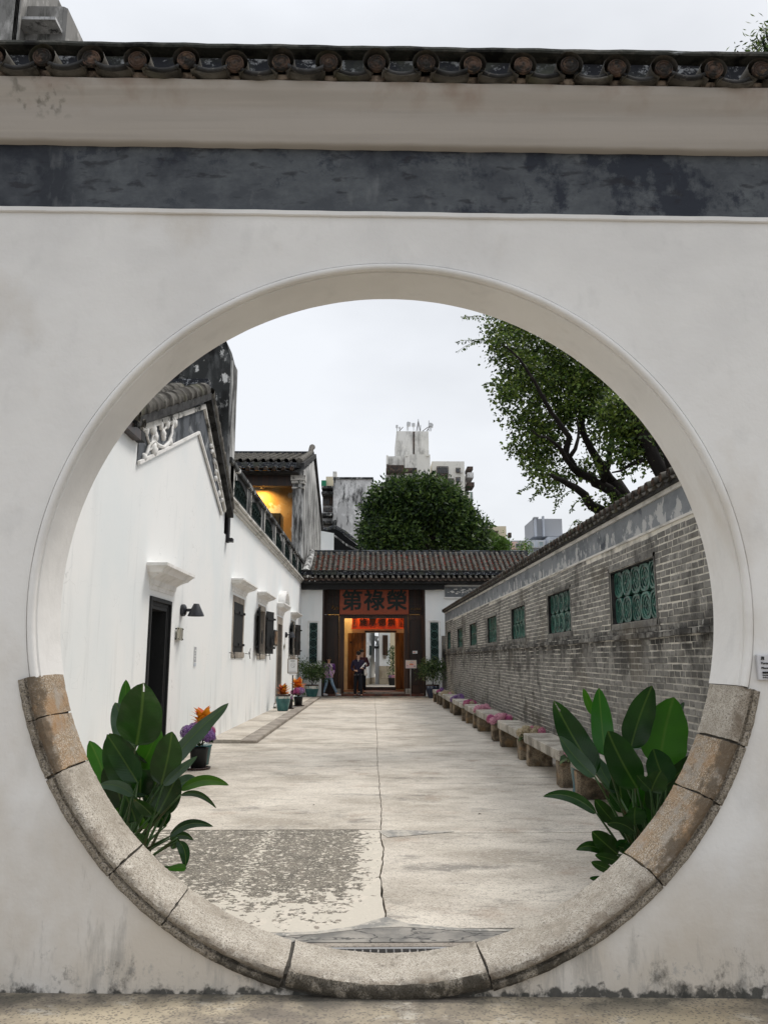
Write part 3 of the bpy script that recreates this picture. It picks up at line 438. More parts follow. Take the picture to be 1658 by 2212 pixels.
for i, (a0, a1, mm) in enumerate(blocks):
    pr_ = [(r, y) for r, y in sprof]
    if i == 5: pr_ = [(min(r, 1.753) if y < GY+.1 else r, y) for r, y in pr_]; pr_ = [(1.758, GY+.03), (1.758, GY-.035), (1.740, GY-.048), (1.720, GY-.050), (1.705, GY-.048), (1.692, GY-.040), (1.684, GY-.022), (1.677, GY+.02), (1.675, GY+.2), (1.678, GY+GT-.01), (1.69, GY+GT+.004), (1.745, GY+GT+.004)]
    o = sweep(R_(a0-.13), R_(a1+.13), pr_, max(10, int((a1-a0)*3)), .0030, seed=i+3, jy=.0022, je=.0045).build('stone_block', mm, gate, 'auto')
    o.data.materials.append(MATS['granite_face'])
    for p in o.data.polygons:                                         # hammered front face of darker stone crust, widened on lower blocks as painted shade
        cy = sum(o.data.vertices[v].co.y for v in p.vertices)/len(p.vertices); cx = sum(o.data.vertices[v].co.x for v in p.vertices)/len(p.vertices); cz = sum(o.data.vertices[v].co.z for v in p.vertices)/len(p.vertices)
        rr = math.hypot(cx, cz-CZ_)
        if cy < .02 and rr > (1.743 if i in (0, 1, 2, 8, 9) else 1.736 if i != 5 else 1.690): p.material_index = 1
sweep(R_(-165.8), R_(-14.6), [(1.780, GY-.006), (1.72, GY-.014), (1.694, GY+.01), (1.694, GY+GT-.02), (1.75, GY+GT-.02)], 160, .001).build('mortar_bed', 'joint', gate)
# coping tiles: round rolls with moulded end discs, and the drip tiles between them
def roll_mesh(r, ln, m, n=14, seg=1, rise=0, name='roll_tile', bump=.004):
    mb = MB(); prof = []; sl_ = ln/seg
    vs = []; rows = []
    for s_ in range(seg):
        for (t, rr) in ((0, r+bump), (sl_*.12, r+bump*.7), (sl_*.98, r-bump*.5)): rows.append((s_*sl_+t, rr))
    for yy, rr in rows:
        for k in range(n): a = PI*(-.38)+PI*1.76*k/(n-1); vs.append((rr*math.cos(a), yy, rr*math.sin(a)+rise*yy))
    fs = [(i*n+k, (i+1)*n+k, (i+1)*n+k+1, i*n+k+1) for i in range(len(rows)-1) for k in range(n-1)]
    mb.add(vs, fs); return mb.mesh(name, m, True)
def disc_mesh(r, m, name='end_disc'):
    mb = MB(); vs = []; n = 20
    prof = [(r, .012), (r, -.004), (r*.93, -.008), (r*.86, -.003), (r*.80, .001), (r*.74, -.004), (r*.66, -.005), (r*.6, .0), (r*.4, -.001), (r*.3, -.006), (r*.12, -.005), (.0001, -.002)]
    for rr, yy in prof:
        for k in range(n): a = 2*PI*k/n; vs.append((rr*math.cos(a), yy-(.003*math.sin(k*2.6) if r*.35 < rr < r*.7 else 0), rr*math.sin(a)))
    mb.add(vs, [(i*n+k, i*n+(k+1) % n, (i+1)*n+(k+1) % n, (i+1)*n+k) for i in range(len(prof)-1) for k in range(n)]); return mb.mesh(name, m, True)
def pan_mesh(hw, ln, drop, m, name='drip_tile', thick=.014, rise=0):
    mb = MB(); vs = []; n = 12
    for yy in (0, ln):
        for dz in (0, -thick):
            for k in range(n): x = -hw+2*hw*k/(n-1); vs.append((x, yy, drop*((x/hw)**2-1)+dz+rise*yy))
    fs = []
    for k in range(n-1): fs += [(k, k+1, 2*n+k+1, 2*n+k), (n+k, 3*n+k, 3*n+k+1, n+k+1), (k, n+k, n+k+1, k+1), (2*n+k, 2*n+k+1, 3*n+k+1, 3*n+k)]
    mb.add(vs, fs); return mb.mesh(name, m, True)
TR = .066; rm = roll_mesh(TR, .30, 'tile_grey', rise=.10); dmh = disc_mesh(.047, 'tile_disc'); pm = pan_mesh(.092, .26, .030, 'tile_dark', rise=.06, thick=.020); pm2 = pan_mesh(.10, .2, .026, 'tile_grey', thick=.012, rise=.06)
mort = MB(); mort.tube([(0, .004, -.03), (0, .02, -.045), (0, .12, -.05)], [.045, .05, .05], 8, flat=.6); mortm = mort.mesh('tile_bedding', 'tile_smear', True)
for i in range(-19, 26):
    x = -.005+.2475*i; jz = random.uniform(-.006, .006); jx = random.uniform(-.008, .008); yy = GY-.225+random.uniform(-.010, .010); zz = 4.490+jz
    o = place(rm, 'roll_tile', (x+jx, yy, zz), gate, (random.uniform(-.03, .03), random.uniform(-.05, .05), random.uniform(-.05, .05)), (1, 1, 1+random.uniform(-.06, .06)))
    place(dmh, 'end_disc', (x+jx, yy+.004+random.uniform(-.006, .012), zz-.004), gate, (random.uniform(-.05, .05), random.uniform(-3, 3), 0))
    place(mortm, 'tile_bedding', (x, yy+.06, zz-.002), gate, (0, 0, 0), (random.uniform(.8, 1.1), 1, random.uniform(.8, 1.05)))
    place(pm, 'drip_tile', (x+.124, yy+.01+random.uniform(-.012, .012), zz-.018), gate, (0, random.uniform(-.06, .06), 0)); place(pm2, 'under_tile', (x+.124, yy+.02, zz-.036), gate, (0, random.uniform(-.04, .04), 0))
# plaque on the gate wall
sgn = empty('gate_plaque', (1.95, GY-.01, 1.36), 'small pale grey Moon Gate plaque on the white wall right of the round opening', 'plaque')
MB().bbox(1.812, 2.075, GY-.036, GY-.014, 1.358, 1.476, .003).build('plate', 'sign_grey', sgn)
for s_, sz, x, z in (('月', .017, 1.836, 1.458), ('門', .017, 1.879, 1.457)): text(s_, sz, (x, GY-.038, z), (PI/2, 0, 0), 'ink', sgn, bold=.0004)
for s_, sz, z in (('Porta De Lua', .0155, 1.436), ('Moon Gate', .0145, 1.414)): text(s_, sz, (1.827, GY-.038, z), (PI/2, 0, 0), 'ink', sgn, align='LEFT')
text('語音導賞', .0095, (1.830, GY-.038, 1.392), (PI/2, 0, 0), 'ink', sgn, align='LEFT', bold=.0003)
for s_, z in (('Guia áudio', 1.380), ('Audio-guide', 1.370)): text(s_, .008, (1.830, GY-.038, z), (PI/2, 0, 0), 'ink', sgn, align='LEFT')
# ================================================================== BRICK WALL (right)
BX = 2.858; BY0, BY1 = 4.13, 31.6
bw = empty('brick_wall', (BX, 17, 0), 'long grey brick wall with pale mortar, green ceramic grilles and a tiled coping', 'brick wall')
WY = [(7.93+3.475*k+(.1 if k > 3 else 0), 9.46+3.475*k+(.15 if k > 3 else 0), 1.865, 2.485) for k in range(7)]
WY[6] = (29.35, 30.7, 1.865, 2.5)
zt = lambda y: 2.745+.0072*(y-6.8)
mb = MB(); holes(mb, 'x', BX-.004, BX+.42, BY0, BY1, -.03, 2.72, WY); mb.prism([(BY0, 2.72), (BY1, 2.72), (BY1, zt(BY1)), (BY0, zt(BY0))], 'x', BX-.004, BX+.42)
mb.build('mortar', 'mortar', bw)
CH_ = .0645; rows = int(2.95/CH_); nb = 0; big = MB(); cand = []
for r in range(rows):
    z = r*CH_+.003; rnd = random.Random(r*7+1); y = BY0+rnd.uniform(-.2, 0)
    while y < BY1-.02:
        ln = rnd.choice((.25, .26, .24, .13, .25, .22)) if r % 5 else rnd.choice((.13, .14, .125))
        a, b = max(y, BY0)+.0085, min(y+ln, BY1)-.0085; y += ln
        if z+CH_ > zt(a)+.006 or b-a < .03: continue
        z0, z1 = z, z+CH_-.0115
        for (h0, h1, g0, g1) in WY:
            if z1 > g0-.01 and z0 < g1+.01:
                if a < h0 < b: b = h0-.008
                if a < h1 < b: a = h1+.008
                if a >= h0-.01 and b <= h1+.01: a = b
        if b-a < .03: continue
        cand.append((a, b, z0, z1))
cand.sort(key=lambda c: (c[0] if c[0] > 4.6 else 99)+abs(c[2]-1.6)*1.0)      # the 300 nearest that stand clear of the gate
def brick(mb, a, b, z0, z1, rnd):
    x = BX-.0064-rnd.uniform(0, .0022)+(-.034 if 1.655 < (z0+z1)/2 < 1.74 else 0); j = lambda: rnd.uniform(-.0030, .0030)
    ch = .0022; wz = .0045*math.sin(a*1.9+z0*5)+.003*math.sin(a*5.3+z0*31); z0 += wz; z1 += wz+rnd.uniform(-.003, .001); vs = []
    for (yy, zz) in ((a, z0), (b, z0), (b, z1), (a, z1)): vs.append((BX+.03, yy, zz))
    for (yy, zz, sy, sz) in ((a, z0, 1, 1), (b, z0, -1, 1), (b, z1, -1, -1), (a, z1, 1, -1)): vs.append((x+ch, yy+j(), zz+j()))
    for (yy, zz, sy, sz) in ((a, z0, 1, 1), (b, z0, -1, 1), (b, z1, -1, -1), (a, z1, 1, -1)): vs.append((x+j()*.25, yy+sy*ch+j(), zz+sz*ch+j()))
    mb.add(vs, [(8, 11, 10, 9)]+[(q*4+k, q*4+4+k, q*4+4+(k+1) % 4, q*4+(k+1) % 4) for q in (0, 1) for k in range(4)])
rb = random.Random(5)
for i, c in enumerate(cand):
    if i < 300: m1 = MB(); brick(m1, *c, rb); m1.build('brick', 'brick_grey', bw)
    else: brick(big, *c, rb)
big.build('brickwork', 'brick_grey', bw, kind='stuff')
# rendered frieze, its lower fillet and the coping tiles
zf = lambda y: 3.09+.0092*(y-8.2)
n = 40; ys = [BY0+(BY1-BY0)*i/n for i in range(n+1)]
def band(f0, f1, x0, x1, name, m):
    mb = MB(); k = 4; vs = []
    for y in ys: vs += [(x0, y, f0(y)), (x1, y, f0(y)), (x1, y, f1(y)), (x0, y, f1(y))]
    mb.add(vs, [(i*4+j, i*4+(j+1) % 4, (i+1)*4+(j+1) % 4, (i+1)*4+j) for i in range(n) for j in range(4)]+[(0, 1, 2, 3), (n*4+3, n*4+2, n*4+1, n*4)]); return mb.build(name, m, bw)
band(lambda y: zt(y)+.02, lambda y: zf(y)-.02, BX-.006, BX+.40, 'frieze', 'frieze_grey')
band(lambda y: zt(y)-.006, lambda y: zt(y)+.02, BX-.018, BX+.40, 'fillet', 'cornice_old')
band(lambda y: zf(y)-.045, lambda y: zf(y)+.0, BX-.03, BX+.40, 'eaves_course', 'cornice_old')
band(lambda y: zf(y), lambda y: zf(y)+.03, BX-.07, BX+.35, 'eaves_board', 'tile_dark')
band(lambda y: zf(y)+.10, lambda y: zf(y)+.2, BX+.16, BX+.3, 'ridge', 'ridge_black')
rm2 = roll_mesh(.042, .26, 'tile_grey', n=10, rise=.35); dm2 = disc_mesh(.040, 'tile_disc'); pmw = pan_mesh(.085, .25, .045, 'tile_grey', rise=.35)
for i in range(int((BY1-BY0)/.205)):
    y = BY0+.1+i*.205; z = zf(y)+.085
    place(rm2, 'roll_tile', (BX-.12+random.uniform(-.01, .01), y, z), bw, (0, random.uniform(-.05, .05), -PI/2)); place(dm2, 'end_disc', (BX-.118, y, z), bw, (0, random.uniform(-3, 3), -PI/2))
    place(pmw, 'drip_tile', (BX-.11+random.uniform(-.01, .01), y+.1025, z-.015), bw, (0, 0, -PI/2))
# green ceramic grilles
def ring(mb, a, b, w_, d, x0=0, n=20, cy=0, cz=0, rot=0, sq=2):     # super-ellipse ring in the y-z plane
    vs = []
    for k in range(n):
        t = 2*PI*k/n; c, s_ = math.cos(t), math.sin(t); e = 2/sq
        for (A, B_) in ((a, b), (a-w_, b-w_)):
            yy = A*abs(c)**e*(1 if c > 0 else -1); zz = B_*abs(s_)**e*(1 if s_ > 0 else -1)
            y2 = cy+yy*math.cos(rot)-zz*math.sin(rot); z2 = cz+yy*math.sin(rot)+zz*math.cos(rot)
            vs += [(x0, y2, z2), (x0+d, y2, z2)]
    fs = []
    for k in range(n):
        q = k*4; p = ((k+1) % n)*4; fs += [(q, p, p+2, q+2), (q, q+1, p+1, p), (q+2, p+2, p+3, q+3)]
    mb.add(vs, fs)
def grille_tile(m, w2=.148, h2=.148, name='grille_tile', det=1):
    mb = MB(); ring(mb, w2, h2, .024, .09, 0, 24, sq=3.0); ring(mb, w2*.80, h2*.86, .022, .07, .010, 20, sq=2); ring(mb, w2*.52, h2*.66, .020, .06, .014, 16, sq=1.2); ring(mb, w2*.27, h2*.36, .018, .05, .018, 12, sq=1.0)
    for sg in (-1, 1):
        mb.box(.012, .06, -.01, .01, *sorted((sg*h2*.34, sg*h2*.95))); mb.box(.012, .06, *sorted((sg*w2*.28, sg*w2*.92)), -.009, .009)
    return mb.mesh(name, m)
gt = grille_tile('ceramic_green')
for k, (h0, h1, g0, g1) in enumerate(WY):
    f = MB(); F_ = BX-.004
    for (a, b, c, d) in ((h0-.03, h0-.002, g0-.06, g1+.05), (h1+.002, h1+.03, g0-.06, g1+.05), (h0-.03, h1+.03, g1+.004, g1+.045), (h0-.06, h1+.05, g0-.07, g0-.004)): f.box(F_-.012, F_+.03, a, b, c, d)
    wf = f.build('grille_frame', 'brick_grey', bw)
    MB().box(BX+.22, BX+.24, h0, h1, g0, g1).build('dark_opening', 'void', wf)
    rv = MB(); rv.box(BX+.0, BX+.22, h1-.012, h1-.001, g0, g1); rv.box(BX+.0, BX+.22, h0+.001, h0+.012, g0, g1); rv.box(BX+.0, BX+.22, h0+.013, h1-.013, g1-.012, g1-.001); rv.box(BX+.0, BX+.22, h0+.013, h1-.013, g0+.001, g0+.008); rv.build('reveal', 'tile_dark', wf)
    sw = (h1-h0)/5
    for i in range(5):
        for j in range(2):
            place(gt, 'grille_tile', (BX+.035+random.uniform(0, .012), h0+sw*(i+.5), g0+.155+.31*j), wf, (random.uniform(-.02, .02), 0, random.uniform(-.03, .03)), (1, 1.0*sw/.30, 1.03))
MB().box(BX-.12, BX+.45, BY1, BY1+.35, 0, 2.4).build('end_pier', 'brick_grey', bw)
# ================================================================== WHITE HOUSE (left)
HX = -2.93; HT = .45
wh = empty('white_house', (HX, 17, 0), 'long limewashed white house with black shuttered windows, grey gable frieze and a balustraded terrace', 'house')
D1 = (10.40, 11.50, -.03, 2.29); W1 = (16.55, 18.05, 1.62, 2.80); W2 = (20.22, 21.60, 1.60, 2.86); D2 = (24.30, 25.75, .12, 2.78); W3 = (28.35, 29.8, 1.62, 2.86)
mb = MB(); holes(mb, 'x', HX-HT, HX, 4.13, 32.6, -.03, 3.8, [D1, W1, W2, D2, W3])
mb.prism([(4.13, 3.8), (15.25, 3.8), (32.6, 3.8), (32.6, 4.53), (15.27, 4.53), (15.22, 4.30), (12.97, 5.80), (9.45, 4.28), (9.3, 4.08), (4.13, 4.08)], 'x', HX-HT, HX)
mb.build('wall', 'lime_white', wh)
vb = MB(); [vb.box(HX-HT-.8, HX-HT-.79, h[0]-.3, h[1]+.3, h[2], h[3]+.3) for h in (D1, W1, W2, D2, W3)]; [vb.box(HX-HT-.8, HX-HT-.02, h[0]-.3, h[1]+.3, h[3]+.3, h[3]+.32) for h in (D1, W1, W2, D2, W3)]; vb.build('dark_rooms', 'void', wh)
# door one: black frame
def frame(y0, y1, z0, z1, w_, d0, d1, m, name, parent, steps=1, bottom=False):
    mb = MB()
    for s_ in range(steps):
        o_ = w_*s_/steps; p = w_/steps; x0, x1 = d0-.03*s_, d1-.02*s_-(.012 if s_ % 2 else 0)
        mb.box(x0, x1, y0+o_, y0+o_+p, z0, z1-o_); mb.box(x0, x1, y1-o_-p, y1-o_, z0, z1-o_); mb.box(x0, x1-.001, y0+o_+p, y1-o_-p, z1-o_-p, z1-o_)
        if bottom: mb.box(x0, x1-.001, y0+o_+p, y1-o_-p, z0+o_, z0+o_+p)
    return mb.build(name, m, parent)
dr = frame(10.41, 11.49, 0, 2.28, .15, HX-.25, HX+.025, 'black_paint', 'door_frame', wh, 3)
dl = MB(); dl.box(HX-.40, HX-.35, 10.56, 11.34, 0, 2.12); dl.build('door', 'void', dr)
# hoods over the openings: cornice profile with mitred returns
def hood(y0, y1, z0, z1, dep, name='hood', slope=.1):
    mb = MB(); prof = [(.012, 0), (.02, .16), (.035, .2), (.045, .40), (.10, .52), (.16, .62), (.19, .64), (.20, .70), (dep*.92, .84), (dep, .87), (dep, .99), (dep*.9, 1.0), (0, 1.0+slope)]
    k = len(prof); vs = []
    for e, yy in ((-1, y0), (1, y1)):
        for (x, t) in prof: vs.append((HX+x, yy+e*max(0, x-.02)*.75, z0+(z1-z0)*t))
        for (x, t) in prof: vs.append((HX-.01, yy+e*max(0, x-.02)*.75, z0+(z1-z0)*t))
    fs = [(j, j+1, 2*k+j+1, 2*k+j) for j in range(k-1)]+[(j, k+j, k+j+1, j+1) for j in range(k-1)]+[(2*k+j, 2*k+j+1, 3*k+j+1, 3*k+j) for j in range(k-1)]
    fs += [(0, 2*k, 3*k, k)]
    mb.add(vs, fs); return mb.build(name, 'white_trim', wh, 'auto')
hood(10.36, 11.60, 2.37, 2.70, .27); hood(16.45, 18.2, 2.86, 3.12, .25); hood(20.15, 21.75, 2.92, 3.16, .25); hood(24.3, 25.9, 2.84, 3.18, .24); hood(28.4, 30.1, 2.92, 3.14, .25)
mb = MB(); pts = [(24.4+1.45*i/14, 3.20+.36*math.sin(PI*i/14)) for i in range(15)]                      # round pediment
mb.prism(pts, 'x', HX-.01, HX+.03); mb.build('pediment', 'white_trim', wh)
mb = MB(); vs = []
for i in range(17):
    a = PI*i/16
    for r_, x in ((1, .22), (1, -.01), (.80, -.01), (.80, .22)): vs.append((HX+x, 25.12-.76*r_*math.cos(a), 3.20+.40*r_*math.sin(a)))
mb.add(vs, [(i*4+j, i*4+(j+1) % 4, (i+1)*4+(j+1) % 4, (i+1)*4+j) for i in range(16) for j in range(4)]+[(0, 1, 2, 3), (67, 66, 65, 64)]); mb.build('pediment_arch', 'white_trim', wh)
# stone framed windows with plank shutters
def shutter(y0, y1, z0, z1, parent, x0=HX-.03, ang=0, hinge=None, planks=4):
    M = Matrix.Translation((x0, hinge if hinge is not None else y0, 0)) @ Matrix.Rotation(ang, 4, 'Z') if ang else None
    w_ = (y1-y0); base = MB()
    yy0 = 0 if ang else y0; X0 = 0 if ang else x0
    sh = MB(); sh.box(X0-.002, X0+.010, yy0+.002, yy0+w_-.002, z0+.002, z1-.002, M); so_ = sh.build('shutter', 'black_paint', parent)
    for i in range(planks):
        b = MB(); b.bbox(X0+.011, X0+.030, yy0+w_*i/planks+.003, yy0+w_*(i+1)/planks-.003, z0, z1, .003, 0, M); b.build('plank', 'black_paint', so_)
    for z in (z0+.16, z1-.2):
        b = MB(); b.box(X0+.031, X0+.05, yy0+.01, yy0+w_-.02, z-.03, z+.03, M); b.box(X0+.05, X0+.08, yy0+w_-.05, yy0+w_+.03, z-.025, z+.025, M); b.build('batten', 'black_paint', so_)
    return so_
for k, (y0, y1, z0, z1) in enumerate((W1, W2, W3)):
    wf = frame(y0, y1, z0-.11, z1, .16, HX-.3, HX+.006, 'granite_win', 'window_frame', wh, 1, True) if False else None
    mb = MB()
    mb.box(HX-.3, HX+.008, y0+.001, y0+.13, z0, z1-.13); mb.box(HX-.3, HX+.008, y1-.13, y1-.001, z0, z1-.13); mb.box(HX-.3, HX+.007, y0+.001, y1-.001, z1-.13, z1-.001); mb.bbox(HX-.3, HX+.03, y0-.02, y1+.02, z0-.115, z0-.002, .006, .002)
    wf = mb.build('window_frame', 'kerb_stone', wh)
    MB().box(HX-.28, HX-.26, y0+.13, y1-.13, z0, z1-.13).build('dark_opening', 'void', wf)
    if k == 0: shutter(y0+.13, (y0+y1)/2-.003, z0+.0, z1-.135, wf); shutter((y0+y1)/2+.003, y1-.13, z0+.0, z1-.135, wf)
    else:
        shutter(0, .62, z0+.02, z1-.1, wf, HX+.03, math.radians(-169), y0+.02); shutter(0, .62, z0+.02, z1-.1, wf, HX+.03, math.radians(-10), y1-.02)
        for yy in (y0-.42, y1+.34):
            b = MB(); b.prism([(yy-.06, z0+.25), (yy+.06, z0+.25), (yy+.09, z0+.33), (yy+.045, z0+.42), (yy+.06, z0+.50), (yy, z0+.58), (yy-.06, z0+.50), (yy-.045, z0+.42), (yy-.09, z0+.33)], 'x', HX+.17, HX+.19); b.build('shutter_catch', 'black_paint', wh)
    for yy in (y0-.22, y1+.3):
        b = MB(); b.tube([(HX, yy, z0-.02), (HX+.11, yy, z0-.03), (HX+.115, yy+.05, z0+.10)], .008, 6); b.tube([(HX+.1, yy-.12, z0-.03), (HX+.1, yy+.14, z0-.03)], .006, 6); b.tube([(HX+.09, yy, z0+.02), (HX+.12, yy+.02, z0-.14)], .008, 6); b.build('iron_hook', 'iron', wh)
# door two: granite surround and steps
mb = MB(); mb.box(HX-.32, HX+.012, 24.30, 24.52, .12, 2.56); mb.box(HX-.32, HX+.012, 25.53, 25.75, .12, 2.56); mb.box(HX-.32, HX+.011, 24.301, 25.749, 2.56, 2.779); d2 = mb.build('door_frame', 'kerb_stone', wh)
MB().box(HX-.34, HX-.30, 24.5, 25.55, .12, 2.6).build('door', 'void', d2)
MB().bbox(HX-.3, HX+.22, 24.0, 25.9, .06, .20, .01, .003).build('door_step', 'kerb_stone', wh)
MB().bbox(HX+.01, HX+.2, 23.85, 24.12, .06, .19, .05, .004).build('white_stone', 'white_trim', wh)
# gable frieze with scroll relief
O = [(9.50, 4.34), (12.97, 5.80), (15.10, 4.36)]; I_ = [(9.56, 3.86), (12.64, 5.20), (14.86, 4.28)]
mb = MB(); mb.prism([(9.50, 3.84), (9.50, 4.34), (12.97, 5.80), (15.16, 4.34), (14.90, 4.20), (12.66, 5.17)], 'x', HX+.002, HX+.016); mb.build('frieze', 'frieze_dark', wh)
def ribbon(pts, w_, x0, x1, name, m, parent):
    mb = MB(); vs = []
    for i, (y, z) in enumerate(pts):
        a = Vector(pts[max(i-1, 0)]); b = Vector(pts[min(i+1, len(pts)-1)]); t = (b-a).normalized(); nrm = Vector((-t.y, t.x))*w_/2
        vs += [(x0, y+nrm.x, z+nrm.y), (x1, y+nrm.x*.8, z+nrm.y*.8), (x1, y-nrm.x*.8, z-nrm.y*.8), (x0, y-nrm.x, z-nrm.y)]
    mb.add(vs, [(i*4+j, i*4+j+1, (i+1)*4+j+1, (i+1)*4+j) for i in range(len(pts)-1) for j in range(3)]+[(0, 1, 2, 3), (len(vs)-1, len(vs)-2, len(vs)-3, len(vs)-4)]); return mb.build(name, m, parent)
ribbon([(9.50, 3.85), (12.66, 5.17), (14.90, 4.20)], .05, HX+.014, HX+.05, 'moulding', 'white_trim', wh); ribbon([(9.50, 4.30), (12.95, 5.72), (15.14, 4.32)], .10, HX+.014, HX+.06, 'moulding', 'cornice_old', wh)
rel = MB()
def zp(x, y): p = onX3((500+x/1.842)/1.852, (1300+y/1.842)/1.852); return p
def onX3(x, y): r = ray(x, y); return Vector((0, 0, CH))+r*(HX/r.x)
for pl, r0 in (([(125, 985), (150, 930), (165, 880), (200, 850), (225, 880), (270, 900), (310, 860), (330, 800), (335, 720)], 8), ([(165, 880), (150, 830), (140, 790)], 6), ([(150, 930), (180, 905), (175, 860), (190, 810), (185, 770)], 6), ([(225, 895), (280, 905), (320, 860)], 6), ([(190, 850), (215, 830)], 7), ([(260, 810), (270, 770), (300, 740), (330, 690)], 6), ([(200, 740), (240, 730), (255, 745)], 5), ([(640, 950), (650, 1050), (665, 1120), (685, 1200), (700, 1290)], 4)):
    P3 = [zp(*p)+Vector((.03, 0, 0)) for p in pl]; rel.tube(P3, [r0*.0030]*len(P3), 6)
for (x, y, r) in ((125, 975, 10), (140, 780, 13), (190, 765, 16), (205, 820, 14), (200, 915, 18), (250, 740, 14), (265, 800, 13), (295, 730, 14), (330, 705, 14), (350, 720, 14), (320, 860, 12), (340, 690, 8), (265, 830, 8), (620, 890, 8), (628, 930, 8), (645, 1000, 10), (655, 1080, 9), (655, 1130, 9), (680, 1150, 8), (690, 1190, 9), (680, 1240, 12), (700, 1290, 9)):
    c = zp(x, y); rel.blob(c+Vector((.03, 0, 0)), (.04, r*.0062, r*.0052), 8, 5, .25)
_l = [i for i, v in enumerate(rel.v) if v[1] < 12.6]; _s = set(_l)
for grp in (True, False):
    r2 = MB(); r2.v = rel.v; r2.f = [f for f in rel.f if (f[0] in _s) == grp]; us_ = sorted({i for f in r2.f for i in f}); mp_ = {i: k for k, i in enumerate(us_)}; r2.v = [rel.v[i] for i in us_]; r2.f = [tuple(mp_[i] for i in f) for f in r2.f]; r2.build('scroll_relief', 'white_trim', wh, True)
# tiled roof behind the gable
def roofslab(pts, th, name, m, parent):
    mb = MB(); a = [Vector(p) for p in pts]; mb.add(a+[p-Vector((0, 0, th)) for p in a], [(0, 1, 2, 3), (7, 6, 5, 4), (0, 4, 5, 1), (1, 5, 6, 2), (2, 6, 7, 3), (3, 7, 4, 0)]); return mb.build(name, m, parent)
roofslab([(HX+.14, 9.0, 4.28), (HX+.14, 13.0, 5.98), (-9, 13.0, 5.98), (-9, 9.0, 4.28)], .12, 'roof', 'tile_dark', wh); roofslab([(HX+.14, 13.02, 5.98), (HX+.14, 15.5, 4.36), (-9, 15.5, 4.36), (-9, 13.02, 5.98)], .12, 'roof', 'tile_dark', wh)
sl_ang = math.atan2(1.70, 4.0); rmB = roll_mesh(.13, 4.2, 'tile_grey', n=12, seg=11, bump=.012); 
for i in range(9): place(rmB, 'roll_tile', (HX+.02-i*.42, 9.05, 4.36), wh, (sl_ang, 0, 0))
rmC = roll_mesh(.11, 2.9, 'tile_grey', n=12, seg=8, bump=.012); place(rmC, 'roll_tile', (HX+.06, 13.05, 6.02), wh, (-math.atan2(1.62, 2.48), 0, 0))
MB().box(-9, HX+.10, 9.31, 9.48, 4.10, 4.22).build('eaves_board', 'black_paint', wh); MB().box(-9, HX+.1, 12.9, 13.1, 5.98, 6.2).build('ridge', 'ridge_black', wh)
eb = MB(); eb.prism([(4.13, 4.08), (9.3, 4.08), (9.3, 4.2), (4.13, 4.2)], 'x', HX-.4, HX+.10); eb.build('eaves_board', 'dark_timber', wh)
rmD = roll_mesh(.05, .6, 'tile_grey', n=8, rise=.4)
for i in range(22): place(rmD, 'roll_tile', (HX+.16, 4.3+i*.235, 4.27), wh, (0, 0, PI/2))
# tall mould-black party wall
pw = MB(); pw.prism([(-9.5, 3.9), (HX+.0, 3.9), (HX+.0, 7.55), (HX-.10, 7.9), (-9.5, 11)], 'y', 15.3, 15.95); pwo = pw.build('party_wall', 'black_mould', wh)
MB().box(HX-.01, HX+.04, 15.35, 15.93, 4.7, 7.5).build('wall_end', 'streak_wall', wh); MB().box(HX+.001, HX+.05, 15.5, 15.62, 3.75, 4.4).build('downpipe', 'iron', wh); MB().box(HX+.05, HX+.14, 15.44, 15.62, 3.76, 3.83).build('spout', 'iron', wh)
# terrace cornice and balustrade
for (z0, z1, d_) in ((4.50, 4.55, .06), (4.551, 4.60, .10), (4.601, 4.66, .15)):
    y = 15.3
    while y < 32.4:
        ln = random.uniform(1.6, 2.6); b = MB(); b.bbox(HX-.05, HX+d_+random.uniform(-.008, .008), y, min(y+ln, 32.4)-.01, z0+random.uniform(-.006, .006), z1, .008, .004); b.build('cornice_stone', 'cornice_old', wh); y += ln
MB().box(-8, HX-.02, 15.96, 44, 4.45, 4.59).build('terrace', 'stone_step', wh)
bal = empty('balustrade', (HX, 24, 4.66), parent=wh)
MB().box(HX-.16, HX+.06, 15.4, 32.4, 4.662, 4.78).build('plinth', 'black_mould', bal); MB().bbox(HX-.2, HX+.09, 15.4, 32.4, 5.36, 5.48, .02, .003).build('top_rail', 'black_mould', bal)
gt2 = grille_tile('ceramic_far', .14, .14, det=0)
for k in range(8):
    y0 = 15.62+2.36*k-.06
    MB().box(HX-.14, HX+.04, y0, y0+.34, 4.78, 5.36).build('post', 'black_mould', bal)
    MB().box(HX-.12, HX+.045, y0+.36, y0+.46, 4.785, 5.36).build('post_edge', 'cornice_old', bal)
    if k < 7:
        a, b = y0+.48, y0+2.26
        MB().box(HX-.13, HX-.11, a, b, 4.785, 5.36).build('screen_back', 'void', bal)
        mb = MB(); ar = [(a, 5.36), (a, 5.10)]+[(a+(b-a)*i/10, 5.12+.16*math.sin(PI*i/10)) for i in range(1, 10)]+[(b, 5.10), (b, 5.36)]; mb.prism(ar, 'x', HX-.03, HX+.02); mb.build('arch_panel', 'black_mould', bal)
        for i in range(6):
            for j in range(2): place(gt2, 'grille_tile', (HX-.08, a+.148+.2967*i, 4.93+.28*j), bal)
        if k % 2 == 0 or True: MB().box(HX-.08, HX+.03, b+.0, b+.09, 4.785, 5.34).build('post_edge', 'streak_wall', bal)
